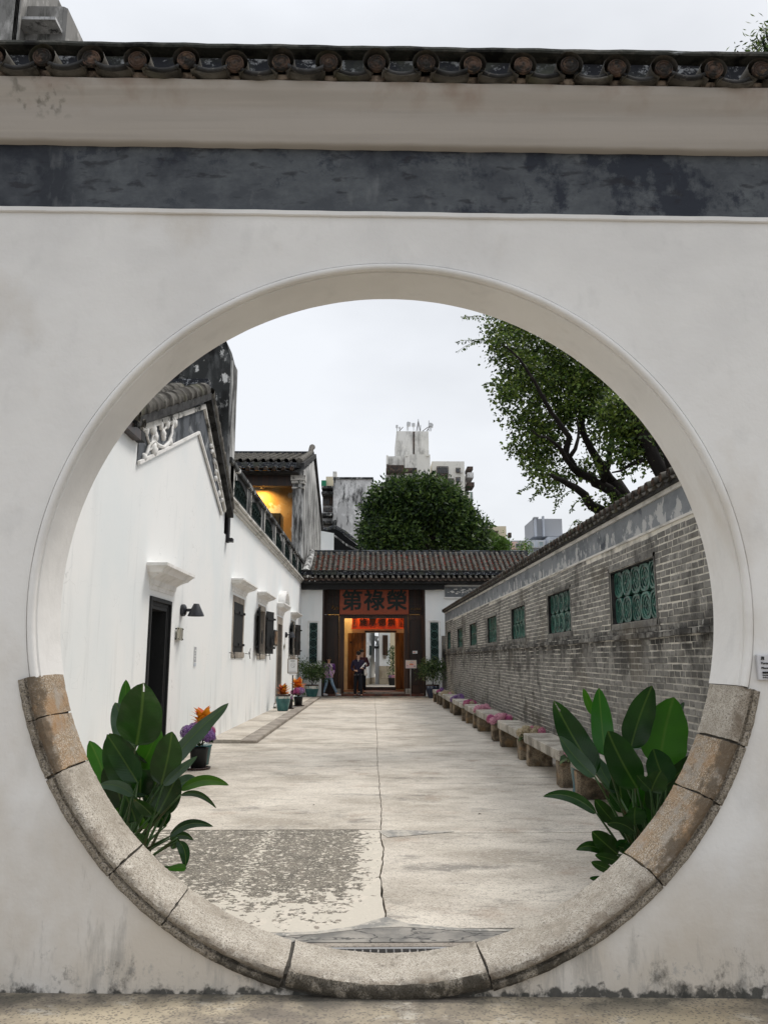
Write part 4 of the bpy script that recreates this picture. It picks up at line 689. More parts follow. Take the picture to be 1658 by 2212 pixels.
# ================================================================== BALCONY HOUSE
bh = empty('balcony_house', (-5, 36, 4.5), 'mould-streaked house with tiled gable roof and a lamplit ochre wall behind the terrace', 'house')
mb = MB(); mb.prism([(32.35, 4.6), (32.35, 9.3), (37.6, 11.1), (43.6, 8.9), (43.6, 4.6)], 'x', HX-.4, HX+.0); mb.prism([(32.35, 0), (43.6, 0), (43.6, 4.6), (32.35, 4.6)], 'x', HX-.45, HX-.001); mb.build('side_wall', 'streak_wall', bh)
MB().box(HX-.42, HX+.02, 31.95, 32.34, 4.6, 9.1).build('pier', 'streak_wall', bh)
for (z0, z1, d_) in ((8.45, 8.51, .03), (8.66, 8.76, .05), (8.78, 9.0, .08)): MB().box(HX-.42-d_, HX+.02+d_, 31.95-d_, 32.34, z0, z1).build('pier_moulding', 'cornice_old', bh)
MB().box(-9, HX-.4, 34.4, 34.6, 4.6, 9.3).build('ochre_wall', 'ochre_wall', bh)
p0 = onY((850+725/3.16)/1.852, (1750+955/3.16)/1.852, 34.35); p1 = onY((850+862/3.16)/1.852, (1750+955/3.16)/1.852, 34.35)
bd = MB(); bd.box(p0.x, p1.x, 34.33, 34.39, 4.6, p0.z); bdo = bd.build('door', 'black_paint', bh)
for q in (.1, .55): MB().bbox(p0.x+(p1.x-p0.x)*q, p0.x+(p1.x-p0.x)*(q+.38), 34.31, 34.329, 4.8, p0.z-.12, .01).build('door_panel', 'black_paint', bdo)
MB().box(-9, HX-.42, 31.95, 32.25, 8.56, 9.02).build('eaves_beam', 'dark_timber', bh)
MB().box(-9, HX-.4, 32.3, 34.6, 9.30, 9.36).build('ceiling', 'dark_timber', bh)
roofslab([(-9, 31.6, 9.46), (HX-.05, 31.6, 9.46), (HX-.05, 37.6, 11.3), (-9, 37.6, 11.3)], .15, 'roof', 'tile_dark', bh); roofslab([(-9, 37.61, 11.3), (HX-.05, 37.61, 11.3), (HX-.05, 43.9, 8.8), (-9, 43.9, 8.8)], .15, 'roof', 'tile_dark', bh)
rmE = roll_mesh(.085, 6.4, 'tile_grey', n=8, seg=13, bump=.01)
for i in range(16): place(rmE, 'roll_tile', (HX-.35-i*.315, 31.58, 9.54), bh, (math.atan2(1.86, 6.0), 0, 0))
roofslab([(HX-.22, 31.3, 9.38), (HX+.1, 31.3, 9.38), (HX+.1, 37.7, 11.45), (HX-.22, 37.7, 11.45)], .2, 'verge', 'tile_dark', bh); roofslab([(HX-.2, 37.71, 11.45), (HX+.1, 37.71, 11.45), (HX+.1, 44, 8.9), (HX-.2, 44, 8.9)], .25, 'verge', 'tile_dark', bh)
vr = MB(); vr.tube([(HX-.1, 31.4, 9.48), (HX-.1, 36.6, 11.2), (HX-.1, 37.3, 11.65), (HX-.1, 37.7, 11.8)], [.12, .12, .13, .15], 10); vr.build('verge_roll', 'tile_grey', bh)
MB().box(-9, HX, 37.45, 37.75, 11.3, 11.52).build('ridge', 'ridge_black', bh)
MB().box(-9, HX-.15, 31.55, 31.75, 9.22, 9.46).build('eaves_ridge', 'ridge_black', bh); MB().box(-9, HX-.15, 31.35, 31.94, 9.0, 9.06).build('eaves_board', 'tile_dark', bh)
rmF = roll_mesh(.085, .5, 'tile_grey', n=8, rise=.3); dmF = disc_mesh(.08, 'tile_disc'); pmF = pan_mesh(.15, .45, .07, 'tile_dark', rise=.3)
for i in range(14): x = HX-.4-i*.36; place(rmF, 'roll_tile', (x, 31.25, 9.13), bh); place(dmF, 'end_disc', (x, 31.25, 9.13), bh); place(pmF, 'drip_tile', (x-.18, 31.25, 9.10), bh)
# lamp that washes the ochre wall
pl = onY(566, 1031, 34.1)
wl = empty('wall_washer_lamp', (pl.x, 34.1, 8.8), 'glowing warm lamp under the eaves of the balcony house washing the ochre wall', 'lamp')
b = MB(); b.lathe([(.02, .0), (.09, .0), (.10, .16), (.03, .22), (.001, .22)], (pl.x+.0, 34.1, 8.92), 14); b.build('shade', 'lamp_black', wl)
b = MB(); b.box(pl.x-.02, pl.x+.02, 34.1, 34.4, 9.0, 9.04); b.build('bracket', 'lamp_black', wl)
ld = bpy.data.lights.new('lamp_light', 'SPOT'); ld.energy = 170; ld.color = (1, .62, .20); ld.spot_size = 2.5; ld.spot_blend = 1; ld.shadow_soft_size = .06
lo = bpy.data.objects.new('lamp_light', ld); C.objects.link(lo); lo.parent = wl; lo.location = (.0, -.22, .1); lo.rotation_euler = (math.radians(22), 0, 0)
# ================================================================== GATEHOUSE
GH = 32.3
gh = empty('gatehouse', (0, GH, 0), 'gatehouse closing the lane, with tiled roof, dark timber front and white side piers', 'gatehouse')
LL = (-2.585, -2.256, 1.31, 2.95); RL = (2.316, 2.652, 1.31, 2.97)
mb = MB(); holes(mb, 'y', GH, GH+.5, HX+.002, -2.07, 0, 4.275, [LL]); mb.build('white_pier', 'lime_white', gh)
mb = MB(); holes(mb, 'y', GH, GH+.5, 2.12, 2.90, 0, 4.275, [RL]); mb.build('white_pier', 'lime_white', gh)
MB().box(2.9, 7, GH+.02, GH+.5, 0, 4.5).build('side_wall', 'lime_white', gh)
gt3 = bpy.data.meshes.new('grille_tile')
mb = MB(); 
def ringY(mb, a, b, w_, d, n=20, sq=2):
    k0 = len(mb.v); ring(mb, a, b, w_, d, 0, n, sq=sq); mb.v[k0:] = [(y, x, z) for (x, y, z) in mb.v[k0:]]; mb.f = [f[::-1] if f[0] >= k0 else f for f in mb.f]
ringY(mb, .163, .163, .022, .08, sq=4); ringY(mb, .155, .155, .022, .07, sq=2); ringY(mb, .105, .105, .018, .06, sq=1.1); ringY(mb, .05, .05, .016, .05, sq=1)
for sx in (-1, 1):
    for sz in (-1, 1): mb.tube([(sx*.06, .03, sz*.06), (sx*.115, .03, sz*.115)], .010, 5)
gt3 = mb.mesh('grille_tile', 'ceramic_lane')
for (a, b, c, d) in (LL, RL):
    f = MB(); f.box(a-.07, a-.035, GH-.03, GH+.02, c-.06, d+.075); f.box(b+.035, b+.07, GH-.03, GH+.02, c-.06, d+.075); f.box(a-.034, b+.034, GH-.03, GH+.02, d+.04, d+.075)
    wf = f.build('grille_frame', 'white_trim', gh); MB().box(a, b, GH+.3, GH+.32, c, d).build('dark_opening', 'void', wf)
    for i in range(5): place(gt3, 'grille_tile', ((a+b)/2, GH+.03, c+.164+.327*i), wf)
# steps and tiled floor
slab(-2.93, 2.9, 31.91, 32.45, .03, 'stone_step', gh, name='door_step', seed=5); slab(-2.05, 2.1, 32.46, 33.2, .09, 'red_floor', gh, name='floor_tile', seed=6)
x = -2.05
while x < 2.0: MB().bbox(x+.004, min(x+.45, 2.1)-.004, 32.40, 32.68, .02, .115+random.uniform(-.003, .003), .006).build('floor_tile', 'red_floor', gh); x += .45
MB().box(-1.9, 1.95, 33.3, 35.6, .0, .16).build('floor', 'red_floor', gh)
# timber front: posts, lintel, panels
T = lambda x0, x1, y0, y1, z0, z1, nm, m='dark_timber': MB().bbox(x0, x1, y0, y1, z0, z1, .006).build(nm, m, gh)
T(-2.07, -1.99, GH+.02, GH+.2, .05, 4.4, 'post'); T(2.04, 2.12, GH+.02, GH+.2, .05, 4.4, 'post')
T(-1.41, -1.20, 33.1, 33.3, .1, 4.5, 'door_post', 'brown_timber'); T(1.28, 1.46, 33.1, 33.3, .1, 4.5, 'door_post', 'brown_timber')
T(-1.4, 1.45, 33.12, 33.26, 3.17, 3.32, 'lintel', 'brown_timber'); T(-2.6, 2.6, 33.15, 33.25, 3.33, 4.6, 'transom', 'dark_timber')
T(-2.6, -1.42, 33.2, 33.26, .1, 3.32, 'side_panel'); T(1.47, 2.6, 33.2, 33.26, .1, 3.32, 'side_panel', 'brown_timber')
for (x0, x1) in ((-1.93, -1.47), (1.53, 1.98)): T(x0, x1, 33.15, 33.19, .45, 3.1, 'raised_panel', 'dark_timber')
for (x0, x1, w_) in ((-1.97, -1.43, 6), (1.50, 2.0, 6)):              # carved fretwork above the side panels
    fr = MB(); [fr.box(x0, x1, 33.08, 33.11, z, z+.02) for z in (3.45, 3.75, 4.05)]; [fr.box(x, x+.02, 33.08, 33.11, 3.45, 4.2) for x in (x0, (x0+x1)/2, x1-.02)]; fr.build('fretwork', 'brown_timber', gh)
sc_ = MB()
for i in range(6): c = Vector((-1.75+.05*i+random.uniform(-.02, .02), 33.05, 3.50+random.uniform(0, .10))); sc_.tube([c, c+Vector((.04, 0, .06)), c+Vector((.0, 0, .12))], .012, 5)
for i in range(6): c = Vector((1.56+.075*i, 33.05, 3.52)); sc_.tube([c, c+Vector((.05, 0, .03)), c+Vector((.02, 0, .06)), c+Vector((.06, 0, .07))], .011, 5)
sc_.build('gilt_carving', 'gilt', gh)
T(-1.2, 1.28, 33.1, 33.3, .1, .165, 'threshold', 'stone_step')
for x in (-1.56, 1.32): T(x, x+.24, 32.95, 33.35, .08, .30, 'door_stone', 'bench_stone')
# inner room, its rear wall and doors
IY = 35.5
mb = MB(); holes(mb, 'y', IY, IY+.35, -1.9, 1.95, .1, 4.6, [(-.31, .97, .1, 2.66)]); mb.build('rear_wall', 'cream_wall', gh)
MB().box(-1.95, -1.9, 33.3, IY, 0, 4.6).build('room_wall', 'cream_wall', gh); MB().box(1.95, 2.0, 33.3, IY, 0, 4.6).build('room_wall', 'cream_wall', gh); MB().box(-2.0, 2.05, 33.2, IY+.35, 4.6, 4.7).build('ceiling', 'brown_timber', gh)
MB().box(-.38, 1.03, IY-.06, IY-.001, 2.66, 2.74).build('door_head', 'brown_timber', gh); MB().box(-.36, .99, IY-.1, IY+.3, .16, .29).build('door_sill', 'dark_timber', gh)
for (xh, ang, nm) in ((-.33, 172, 0), (.99, 12, 1)):
    M = Matrix.Translation((xh, IY-.09, 0)) @ Matrix.Rotation(math.radians(ang), 4, 'Z'); lf = MB(); lf.box(0, .80, -.012, .012, .22, 2.62, M); dlf = lf.build('door_leaf', 'door_wood', gh)
    for i in range(5): b = MB(); b.bbox(.003+.16*i, .157+.16*i, -.035, -.0125, .20, 2.64, .004, 0, M) if ang < 90 else b.bbox(.003+.16*i, .157+.16*i, .0125, .035, .20, 2.64, .004, 0, M); b.build('plank', 'door_wood', dlf)
    b = MB(); b.box(.62, .70, -.06, .06, 2.20, 2.27, M); b.build('bolt', 'iron', dlf)
# lamp in the room
il = empty('ceiling_lamp', (-.2, 34.5, 4.3), 'warm lamp hidden above the inner plaque lighting the gatehouse room', 'lamp')
b = MB(); b.lathe([(.001, .15), (.03, .15), (.08, .02), (.08, .0), (.001, .0)], (-.2, 34.5, 4.3), 14); b.build('shade', 'lamp_black', il)
b = MB(); b.tube([(-.2, 34.5, 4.44), (-.2, 34.5, 4.6)], .01, 6); b.build('rod', 'iron', il)
for (dx, e) in ((-.75, 75), (.9, 45)):
    ld = bpy.data.lights.new('lamp_light', 'POINT'); ld.energy = e; ld.color = (1, .66, .28); ld.shadow_soft_size = .07; lo = bpy.data.objects.new('lamp_light', ld); C.objects.link(lo); lo.parent = il; lo.location = (dx, .35, -.2)
# plaques
def plaque(nm, label, x0, x1, y, z0, z1, m, chars, size, tilt, inkm, bold, xs):
    p = empty(nm, ((x0+x1)/2, y, z0), label, 'plaque'); p.rotation_euler = (tilt, 0, 0)
    MB().bbox(x0, x1, y, y+.05, z0, z1, .008).build('board', m, p)
    f = MB(); f.box(x0-.02, x1+.02, y-.012, y+.05, z0-.03, z0-.001); f.box(x0-.02, x1+.02, y-.012, y+.05, z1+.001, z1+.03); f.build('frame', 'dark_timber' if 'carved' in label else 'plaque_bright', p)
    for c, x in zip(chars, xs): text(c, size, (x, y-.012, (z0+z1)/2-size*.02), (PI/2, 0, 0), inkm, p, ext=.02, bold=bold)
    return p
plaque('name_plaque', 'large dark red plaque carved with three big black characters above the gatehouse door', -1.40, 1.48, 33.0, 3.32, 4.40, 'plaque_red', '第祿榮', .88, math.radians(3), 'ink_green', .020, (-.88, .04, .98))
pq = plaque('inner_plaque', 'bright vermilion plaque with four black characters over the inner doorway', -.94, 1.42, 35.25, 2.84, 3.36, 'plaque_bright', '施厚德崇', .37, math.radians(3), 'ink', .002, (-.44, -.03, .39, .81))
for x0 in (-.82, 1.24):                                         # the small side columns, too faint to read: brush marks only
    for i in range(5):
        f = MB()
        for k in range(5): c = Vector((x0+random.uniform(-.035, .035), 35.238, 3.29-.09*i+random.uniform(-.03, .03))); dv = random.choice((Vector((.04, 0, .004)), Vector((.004, 0, .035)), Vector((.025, 0, -.025)))); f.tube([c-dv, c+dv], .006, 4)
        f.build('lettering', 'ink', pq)
for q, x in ((0, -.90), (1, 1.33)): f = MB(); f.box(x, x+.012, 35.235, 35.248, 2.88, 3.32); f.box(x-.0+(.16 if not q else -.19), x+(.172 if not q else -.178), 35.235, 35.248, 2.88, 3.32); f.build('panel_line', 'ink', pq)
# beam, eaves and tiled roof
RX0, RX1 = HX+.03, 6.7
MB().box(HX+.02, 2.88, 31.95, 32.25, 4.28, 4.50).build('eaves_beam', 'black_paint', gh); MB().box(HX+.02, RX1, 32.26, 33.2, 4.42, 4.5).build('soffit', 'dark_timber', gh)
MB().box(RX0, RX1, 31.62, 32.3, 4.50, 4.56).build('eaves_board', 'tile_dark', gh)
rmG = roll_mesh(.058, .42, 'tile_grey', n=8, seg=2, rise=.42, bump=.008); dmG = disc_mesh(.058, 'tile_disc'); pmG = pan_mesh(.10, .4, .05, 'tile_disc', rise=.4); pmG2 = pan_mesh(.10, .4, .05, 'tile_dark', rise=.4)
NR = 43; sx_ = .2235
for i in range(NR):
    x = RX0+.12+i*sx_; z = 4.66+random.uniform(-.01, .01)
    place(rmG, 'roll_tile', (x, 31.55, z), gh, (random.uniform(-.03, .03), 0, random.uniform(-.05, .05))); place(dmG, 'end_disc', (x, 31.545, z), gh)
    place(pmG, 'drip_tile', (x+sx_/2, 31.56, z-.03), gh, (0, random.uniform(-.08, .08), 0)); place(pmG2, 'under_tile', (x+sx_/2, 31.6, z-.07), gh)
pv = MB(); pv.prism([(RX0-.05, 4.86), (RX1, 4.86), (RX1, 5.0), (RX0-.05, 5.0)], 'y', 31.85, 32.05); pv.build('lower_ridge', 'ridge_black', gh)
MB().box(RX0-.08, RX1, 31.80, 32.10, 5.001, 5.045).build('lower_ridge_cap', 'ridge_moss', gh)
RA = math.atan2(.98, 1.75)
roofslab([(RX0+.3, 32.05, 4.90), (RX1, 32.05, 4.90), (RX1, 34.0, 5.99), (RX0+.3, 34.0, 5.99)], .12, 'roof', 'tile_dark', gh); roofslab([(RX0+.3, 34.02, 5.99), (RX1, 34.02, 5.99), (RX1, 36.2, 4.85), (RX0+.3, 36.2, 4.85)], .12, 'roof', 'tile_dark', gh)
rmH = roll_mesh(.070, 2.12, 'tile_grey', n=8, seg=9, bump=.006)
pans = MB()
for i in range(NR-2):
    x = RX0+.42+i*sx_; place(rmH, 'roll_tile', (x, 32.06, 5.01), gh, (RA, 0, random.uniform(-.006, .006)))
    for k in range(26):
        t = k/26; yy = 32.1+1.80*t; zz = 4.945+1.80*t*math.tan(RA); j = random.uniform(-.006, .006); q = (x+.05, x+sx_-.05, yy-.01, zz+.03+j)
        pans.add([(q[0], yy, zz+.022+j), ((q[0]+q[1])/2, yy-.005, zz+.004+j), (q[1], yy, zz+.022+j), (q[0], yy+.10, zz+.062+j), ((q[0]+q[1])/2, yy+.1, zz+.045+j), (q[1], yy+.10, zz+.062+j), (q[0], yy+.002, zz-.004), ((q[0]+q[1])/2, yy, zz-.022), (q[1], yy+.002, zz-.004)], [(0, 1, 4, 3), (1, 2, 5, 4), (6, 7, 1, 0), (7, 8, 2, 1)])
pans.build('pan_tile', 'pan_tile', gh, kind='stuff')
MB().box(RX0+.35, RX1, 33.86, 34.14, 5.93, 6.10).build('ridge', 'ridge_lead', gh); MB().box(RX0+.32, RX1, 33.83, 34.17, 6.101, 6.135).build('ridge_cap', 'ridge_lead', gh)
vg = MB(); vg.tube([(RX0+.16, 32.0, 4.98), (RX0+.22, 33.1, 5.6), (RX0+.26, 33.95, 6.08)], [.16, .15, .14], 8); vg.build('verge', 'streak_wall', gh)
# relief frieze right of the roof end
fz = MB(); fz.box(2.93, 4.6, GH-.04, GH+.02, 4.0, 4.40); fzo = fz.build('frieze', 'frieze_grey', gh)
for z in (3.93, 4.42): MB().box(2.9, 4.6, GH-.09, GH+.02, z, z+.06).build('moulding', 'white_trim', fzo)
rl = MB()
for i in range(26): rl.blob((3.05+random.uniform(0, 1.3), GH-.05, 4.12+random.uniform(0, .22)), (random.uniform(.03, .08), .02, random.uniform(.015, .04)), 6, 4, .3)
rl.build('relief', 'white_trim', fzo)
# ================================================================== LANE BEYOND THE GATEHOUSE
slab(-6, 8, 36.0, 80, .12, 'concrete_pale', yard, seed=77, th=.3)
lh = empty('lane_house', (-1.2, 45, .1), 'white house seen through the gatehouse doors with a small framed grille', 'house')
mb = MB(); mb.prism([(-5, 44.0), (-.40, 44.0), (.09, 47.2), (.09, 49), (-5, 49)], 'z', .12, 7.0); mb.build('wall', 'lime_white', lh)
mb = MB(); mb.prism([(-5, 43.9), (-.37, 43.9), (.115, 47.15), (.115, 49), (-5, 49)], 'z', .12, .47); mb.build('plinth', 'ashlar', lh)
M = Matrix.Translation((-.385, 44.05, 0)) @ Matrix.Rotation(math.atan2(3.2, .49), 4, 'Z')
b = MB(); b.box(.25, 1.45, -.06, .02, 1.52, 2.45, M); b.box(.35, 1.35, -.09, -.061, 1.62, 2.35, M); wfr = b.build('window_frame', 'white_trim', lh); b = MB(); b.box(.48, 1.22, -.11, -.091, 1.72, 2.25, M); b.build('grille', 'ceramic_far', wfr)
l2 = empty('corner_house', (.9, 46, .1), 'white corner house seen through the gatehouse doors with a brown shutter and tan stone base', 'house')
mb = MB(); mb.box(.345, .95, 45.0, 52, 1.135, 7); mb.build('wall', 'lime_white', l2)
for i in range(3):
    for k, (xa, xb) in enumerate(((.34, .62), (.63, .955)) if i % 2 else ((.34, .78), (.79, .955))): MB().bbox(xa, xb, 44.97, 46, .12+.338*i, .12+.338*(i+1)-.01, .01, .002).build('stone_block', 'ashlar', l2)
so_ = MB(); so_.bbox(.53, .82, 44.90, 44.99, 1.72, 2.84, .01); sho = so_.build('shutter', 'brown_timber', l2)
for z in (1.85, 2.1, 2.35, 2.6): MB().box(.56, .79, 44.88, 44.9, z, z+.03).build('slat', 'brown_timber', sho)
MB().box(.56, .74, 44.93, 45.0, 1.54, 1.69).build('sill', 'kerb_stone', l2)
gp = empty('gate_post', (.23, 45.2, .1), 'grey rendered post with a carved bracket standing between the two lane houses', 'post')
MB().box(.12, .335, 45.2, 45.5, .12, 2.1).build('shaft', 'far_grey', gp); MB().box(.08, .36, 45.15, 45.45, 2.1, 2.24).build('cap', 'iron', gp)
b = MB(); b.tube([(.22, 45.3, 2.25), (.25, 45.3, 2.45), (.16, 45.3, 2.6), (.2, 45.3, 2.8)], [.1, .07, .1, .12], 8); b.build('bracket', 'frieze_grey', gp)
yh = empty('yellow_house', (2.6, 50, .1), 'pale yellow wall seen at the right edge of the inner doorway', 'house'); MB().box(.96, 5, 52, 56, .12, 7).build('wall', 'far_cream', yh)
# ================================================================== BLACK-RIDGED ROOF BEHIND
br = empty('ridge_house', (-2.5, 52, 0), 'white house behind the gatehouse with a black curved roof ridge and carved finial', 'house')
a = onY(702, 1136, 50); b_ = onY(722, 1133, 50); c_ = onY(785, 1180, 50); g0 = onY(720, 1250, 50)
mb = MB(); mb.prism([(a.x-.8, 4), (c_.x+.6, 4), (c_.x, c_.z-.2), (b_.x+.2, b_.z-.3), (a.x-.8, a.z-.1)], 'y', 50.1, 50.6); mb.build('wall', 'void', br)
mb = MB(); mb.prism([(a.x-.3, 4), (b_.x-.02, 4), (b_.x-.02, b_.z-.55), (a.x-.3, a.z-.3)], 'y', 50.02, 50.09); mb.build('gable_pier', 'lime_white', br)
mb = MB(); mb.tube([(a.x-.6, 50.2, a.z-.05), (a.x+.1, 50.2, a.z-.2), (b_.x, 50.2, b_.z-.1), onY(745, 1150, 50.2), onY(765, 1166, 50.2), onY(792, 1184, 50.2)], [.12, .13, .16, .14, .12, .10], 8); mb.build('ridge', 'ridge_black', br)
mb = MB(); mb.blob((b_.x, 50.2, b_.z+.12), (.13, .1, .22), 8, 6, .2); mb.blob((b_.x+.08, 50.2, b_.z+.25), .1, 8, 5, .2); mb.build('finial', 'black_mould', br)
mb = MB(); q1 = onY(722, 1150, 50); q2 = onY(775, 1184, 50)
mb.tube([q1-Vector((0, .1, .2)), (q1+q2)/2-Vector((0, .1, .3)), q2-Vector((0, .1, .2))], [.06]*3, 6); mb.build('rake_moulding', 'streak_wall', br)
# ================================================================== APARTMENT BLOCKS
def block(nm, label, px, Y, dep, m, cat='building', base=0, skew=0):
    e = empty(nm, (onY(sum(p[0] for p in px)/len(px), 1300, Y).x, Y, base), label, cat)
    return e
def bx(px0, py0, px1, py1, Y, dep, nm, m, par):      # a box whose front covers this window of the view, standing at distance Y
    a = onY(px0, py0, Y); b = onY(px1, py1, Y); return MB().box(min(a.x, b.x), max(a.x, b.x), Y, Y+dep, min(a.z, b.z), max(a.z, b.z)).build(nm, m, par)
def wins(par, lst, Y, m='window_dark', fm='rust_metal', bars=False):
    for (x0, y0, x1, y1) in lst:
        f = bx(x0, y0, x1, y1, Y-.12, .1, 'window', m, par); a = onY(x0, y1, Y); b = onY(x1, y0, Y); fr = MB(); t = .09
        fr.box(a.x-t, a.x, Y-.2, Y-.12, a.z-t, b.z+t); fr.box(b.x, b.x+t, Y-.2, Y-.12, a.z-t, b.z+t); fr.box(a.x, b.x, Y-.2, Y-.12, b.z, b.z+t); fr.box(a.x, b.x, Y-.2, Y-.12, a.z-t, a.z)
        if bars: [fr.box(a.x+(b.x-a.x)*k/6-.02, a.x+(b.x-a.x)*k/6+.02, Y-.25, Y-.22, a.z, b.z) for k in range(1, 6)]
        fr.build('frame', fm, f)
TY = 105
tw = empty('tower_block', (7, TY, 0), 'tallest weathered cream tower block with antennas on top, behind the dense round tree', 'building')
bx(856, 931, 929, 1300, TY, 9, 'stair_tower', 'tower_wall', tw); bx(874, 981, 932, 1300, TY-1.5, 1.4, 'wall', 'tower_wall', tw); bx(835, 985, 874, 1300, TY-.5, 8, 'wall', 'tower_wall', tw); bx(932.5, 996, 1008, 1300, TY+1, 16, 'wall', 'tower_wall', tw)
# the side wing, turned so its edge shows, with stacked balconies
for k, (y0, y1) in enumerate(((1007, 1014), (1020, 1031), (1041, 1050), (1062, 1082), (1092, 1100), (1104, 1118))):
    bx(1008.5, y0, 1021+(k % 3)*1.5, y1, TY+2, 3, 'balcony', 'rust_metal' if k % 2 == 0 else 'tower_grey', tw)
bx(1008.6, 1016, 1016, 1300, TY+5, 9, 'wall', 'tower_grey', tw)
wins(tw, [(944, 1009, 966, 1022), (962, 1035, 978, 1046), (1012, 1085, 1018, 1090)], TY+1, bars=True)
wins(tw, [(842, 990, 848, 999), (852, 990, 858, 999), (985, 1012, 992, 1020), (985, 1032, 992, 1040), (944, 1048, 956, 1056), (985, 1052, 992, 1060), (985, 1072, 992, 1080)], TY+.9)
for (x0, y0) in ((994, 1016), (994, 1036), (969, 1020), (994, 1056)): bx(x0, y0, x0+4, y0+4, TY+.3, .6, 'air_conditioner', 'far_white', tw)
bx(941, 1024, 967, 1030, TY+.6, .3, 'window_grille', 'rust_metal', tw); bx(835, 1004, 872, 1016, TY-1, .4, 'roof_rail', 'rust_metal', tw); bx(834, 1010, 900, 1018, TY-2.5, 2, 'lean_to_roof', 'rust_metal', tw)
for (x0, y0, x1, y1) in ((834, 983, 838, 1002), (876, 975, 880, 985), (920, 972, 926, 985), (1010, 1064, 1016, 1080)): bx(x0, y0, x1, y1, TY-1.7, 1, 'chimney_pipe', 'tower_wall', tw)
for k, x in enumerate((1008, 1011.5, 1015)): bx(x, 1063, x+2.6, 1079+k, TY+1.8, .1, 'laundry', 'cloth_teal', tw)
mb = MB(); a = onY(893, 932, TY-.1); b_ = onY(893, 981, TY-.1); mb.tube([a, b_], .12, 5); mb.build('drain_pipe', 'rust_metal', tw)
an = empty('antenna_array', (7.5, TY, onY(890, 931, TY).z), 'cluster of white cell antennas and thin masts on top of the tallest block', 'antennas')
for i, (x, y0, y1, lean, w_) in enumerate(((857, 918, 931, 0, .18), (862, 922, 931, 2, .15), (878, 910, 930, 6, .0), (881, 912, 930, 3, .32), (893, 914, 930, -1, .26), (903, 905, 931, 0, .06), (908, 918, 931, 0, .05), (925, 908, 930, 2, .06), (927, 914, 931, 6, .30), (930, 916, 931, 5, .22))):
    a = onY(x, y1, TY+1); b_ = onY(x+lean*.5, y0, TY+1); mb = MB(); mb.tube([a, b_], .06, 5)
    if w_ > .1: c = a.lerp(b_, .55); mb.tube([c, b_], w_*.9, 6)
    mb.build('antenna', 'antenna', an)
for (xa, ya, xb, yb) in ((870, 922, 862, 931), (899, 931, 903, 908), (907, 931, 903, 908), (921, 931, 928, 920), (912, 931, 924, 922)): mb = MB(); mb.tube([onY(xa, ya, TY+1), onY(xb, yb, TY+1)], .05, 4); mb.build('strut', 'rust_metal', an)
GYb = 88
gb = empty('grey_block', (-3, GYb, 0), 'mould-streaked grey apartment block with barred balconies left of the round tree', 'building')
bx(720, 1032, 805, 1300, GYb, 12, 'wall', 'tower_grey', gb); bx(697, 1050, 719.6, 1300, GYb+1.2, 11, 'wall', 'tower_grey', gb); bx(720, 1030, 806, 1034, GYb-.2, .6, 'parapet', 'black_mould', gb)
bx(719, 1018, 727, 1034, GYb+1, 1.5, 'chimney', 'tower_wall', gb); bx(704, 1029, 719.5, 1049, GYb+3, 4, 'roof_room', 'far_cream', gb); bx(694, 1037, 704, 1049, GYb+2.5, 4, 'green_shed', 'green_net', gb)
for y in (1049, 1061, 1108, 1124): bx(694, y, 719.4, y+5, GYb-.6, 1.8, 'balcony_slab', 'black_mould', gb)
wins(gb, [(699, 1070, 711, 1090), (713, 1069, 719, 1090), (700, 1098, 716, 1104)], GYb+1.1, bars=True); bx(701, 1132, 719, 1172, GYb+.9, .15, 'barred_screen', 'far_white', gb)
for k in range(6): bx(701+k*3, 1132, 701.5+k*3, 1172, GYb+.6, .1, 'bar', 'rust_metal', gb)
for k in range(5): bx(701, 1134+k*8, 719, 1134.6+k*8, GYb+.55, .1, 'bar', 'rust_metal', gb)
cb = empty('cream_block', (20, 120, 0), 'small cream rooftop block just right of the dense round tree', 'building')
bx(1053, 1136, 1097, 1300, 125, 10, 'wall', 'far_cream', cb); bx(1046, 1127, 1058, 1300, 124, 8, 'wall', 'far_grey', cb); bx(1052, 1146, 1075, 1156, 124.5, .4, 'balcony', 'rust_metal', cb); bx(1097.5, 1150, 1104, 1160, 126, 1, 'roof_rail', 'rust_metal', cb)
fb = empty('blue_grey_block', (28, 130, 0), 'blue-grey and pink apartment block with lift tower at the right above the brick wall', 'building')
FB = 135
bx(1139, 1166, 1182, 1300, FB, 12, 'wall', 'far_blue', fb); bx(1182.4, 1159, 1260, 1300, FB+1, 12, 'wall', 'far_blue', fb); bx(1104, 1167, 1138.6, 1300, FB+2, 12, 'wall', 'far_grey', fb); bx(1150, 1120, 1214, 1158, FB+4, 8, 'lift_tower', 'far_grey', fb)
bx(1104, 1170, 1117, 1186, FB+1.8, .5, 'pink_panel', 'far_pink', fb); bx(1128, 1172, 1138, 1300, FB+1.8, .5, 'pink_panel', 'far_pink', fb); bx(1176, 1186, 1198, 1300, FB-.6, .5, 'pink_panel', 'far_pink', fb)
for x in (1154, 1171): bx(x, 1117-(x > 1160)*3, x+5, 1158, FB+3, 1, 'flue', 'far_blue', fb)
bx(1152, 1116, 1162, 1119, FB+2.9, 1.3, 'flue_cap', 'far_grey', fb)
wins(fb, [(1143, 1172, 1151, 1180), (1163, 1170, 1172, 1179), (1186, 1167, 1193, 1177), (1203, 1163, 1211, 1172), (1143, 1184, 1150, 1191), (1163, 1184, 1171, 1191), (1189, 1180, 1194, 1186)], FB-.1, 'window_pale', 'far_white')
wins(fb, [(1113, 1174, 1121, 1183), (1122, 1174, 1127, 1183), (1152, 1172, 1160, 1179)], FB+1.6, 'window_dark', 'far_white')
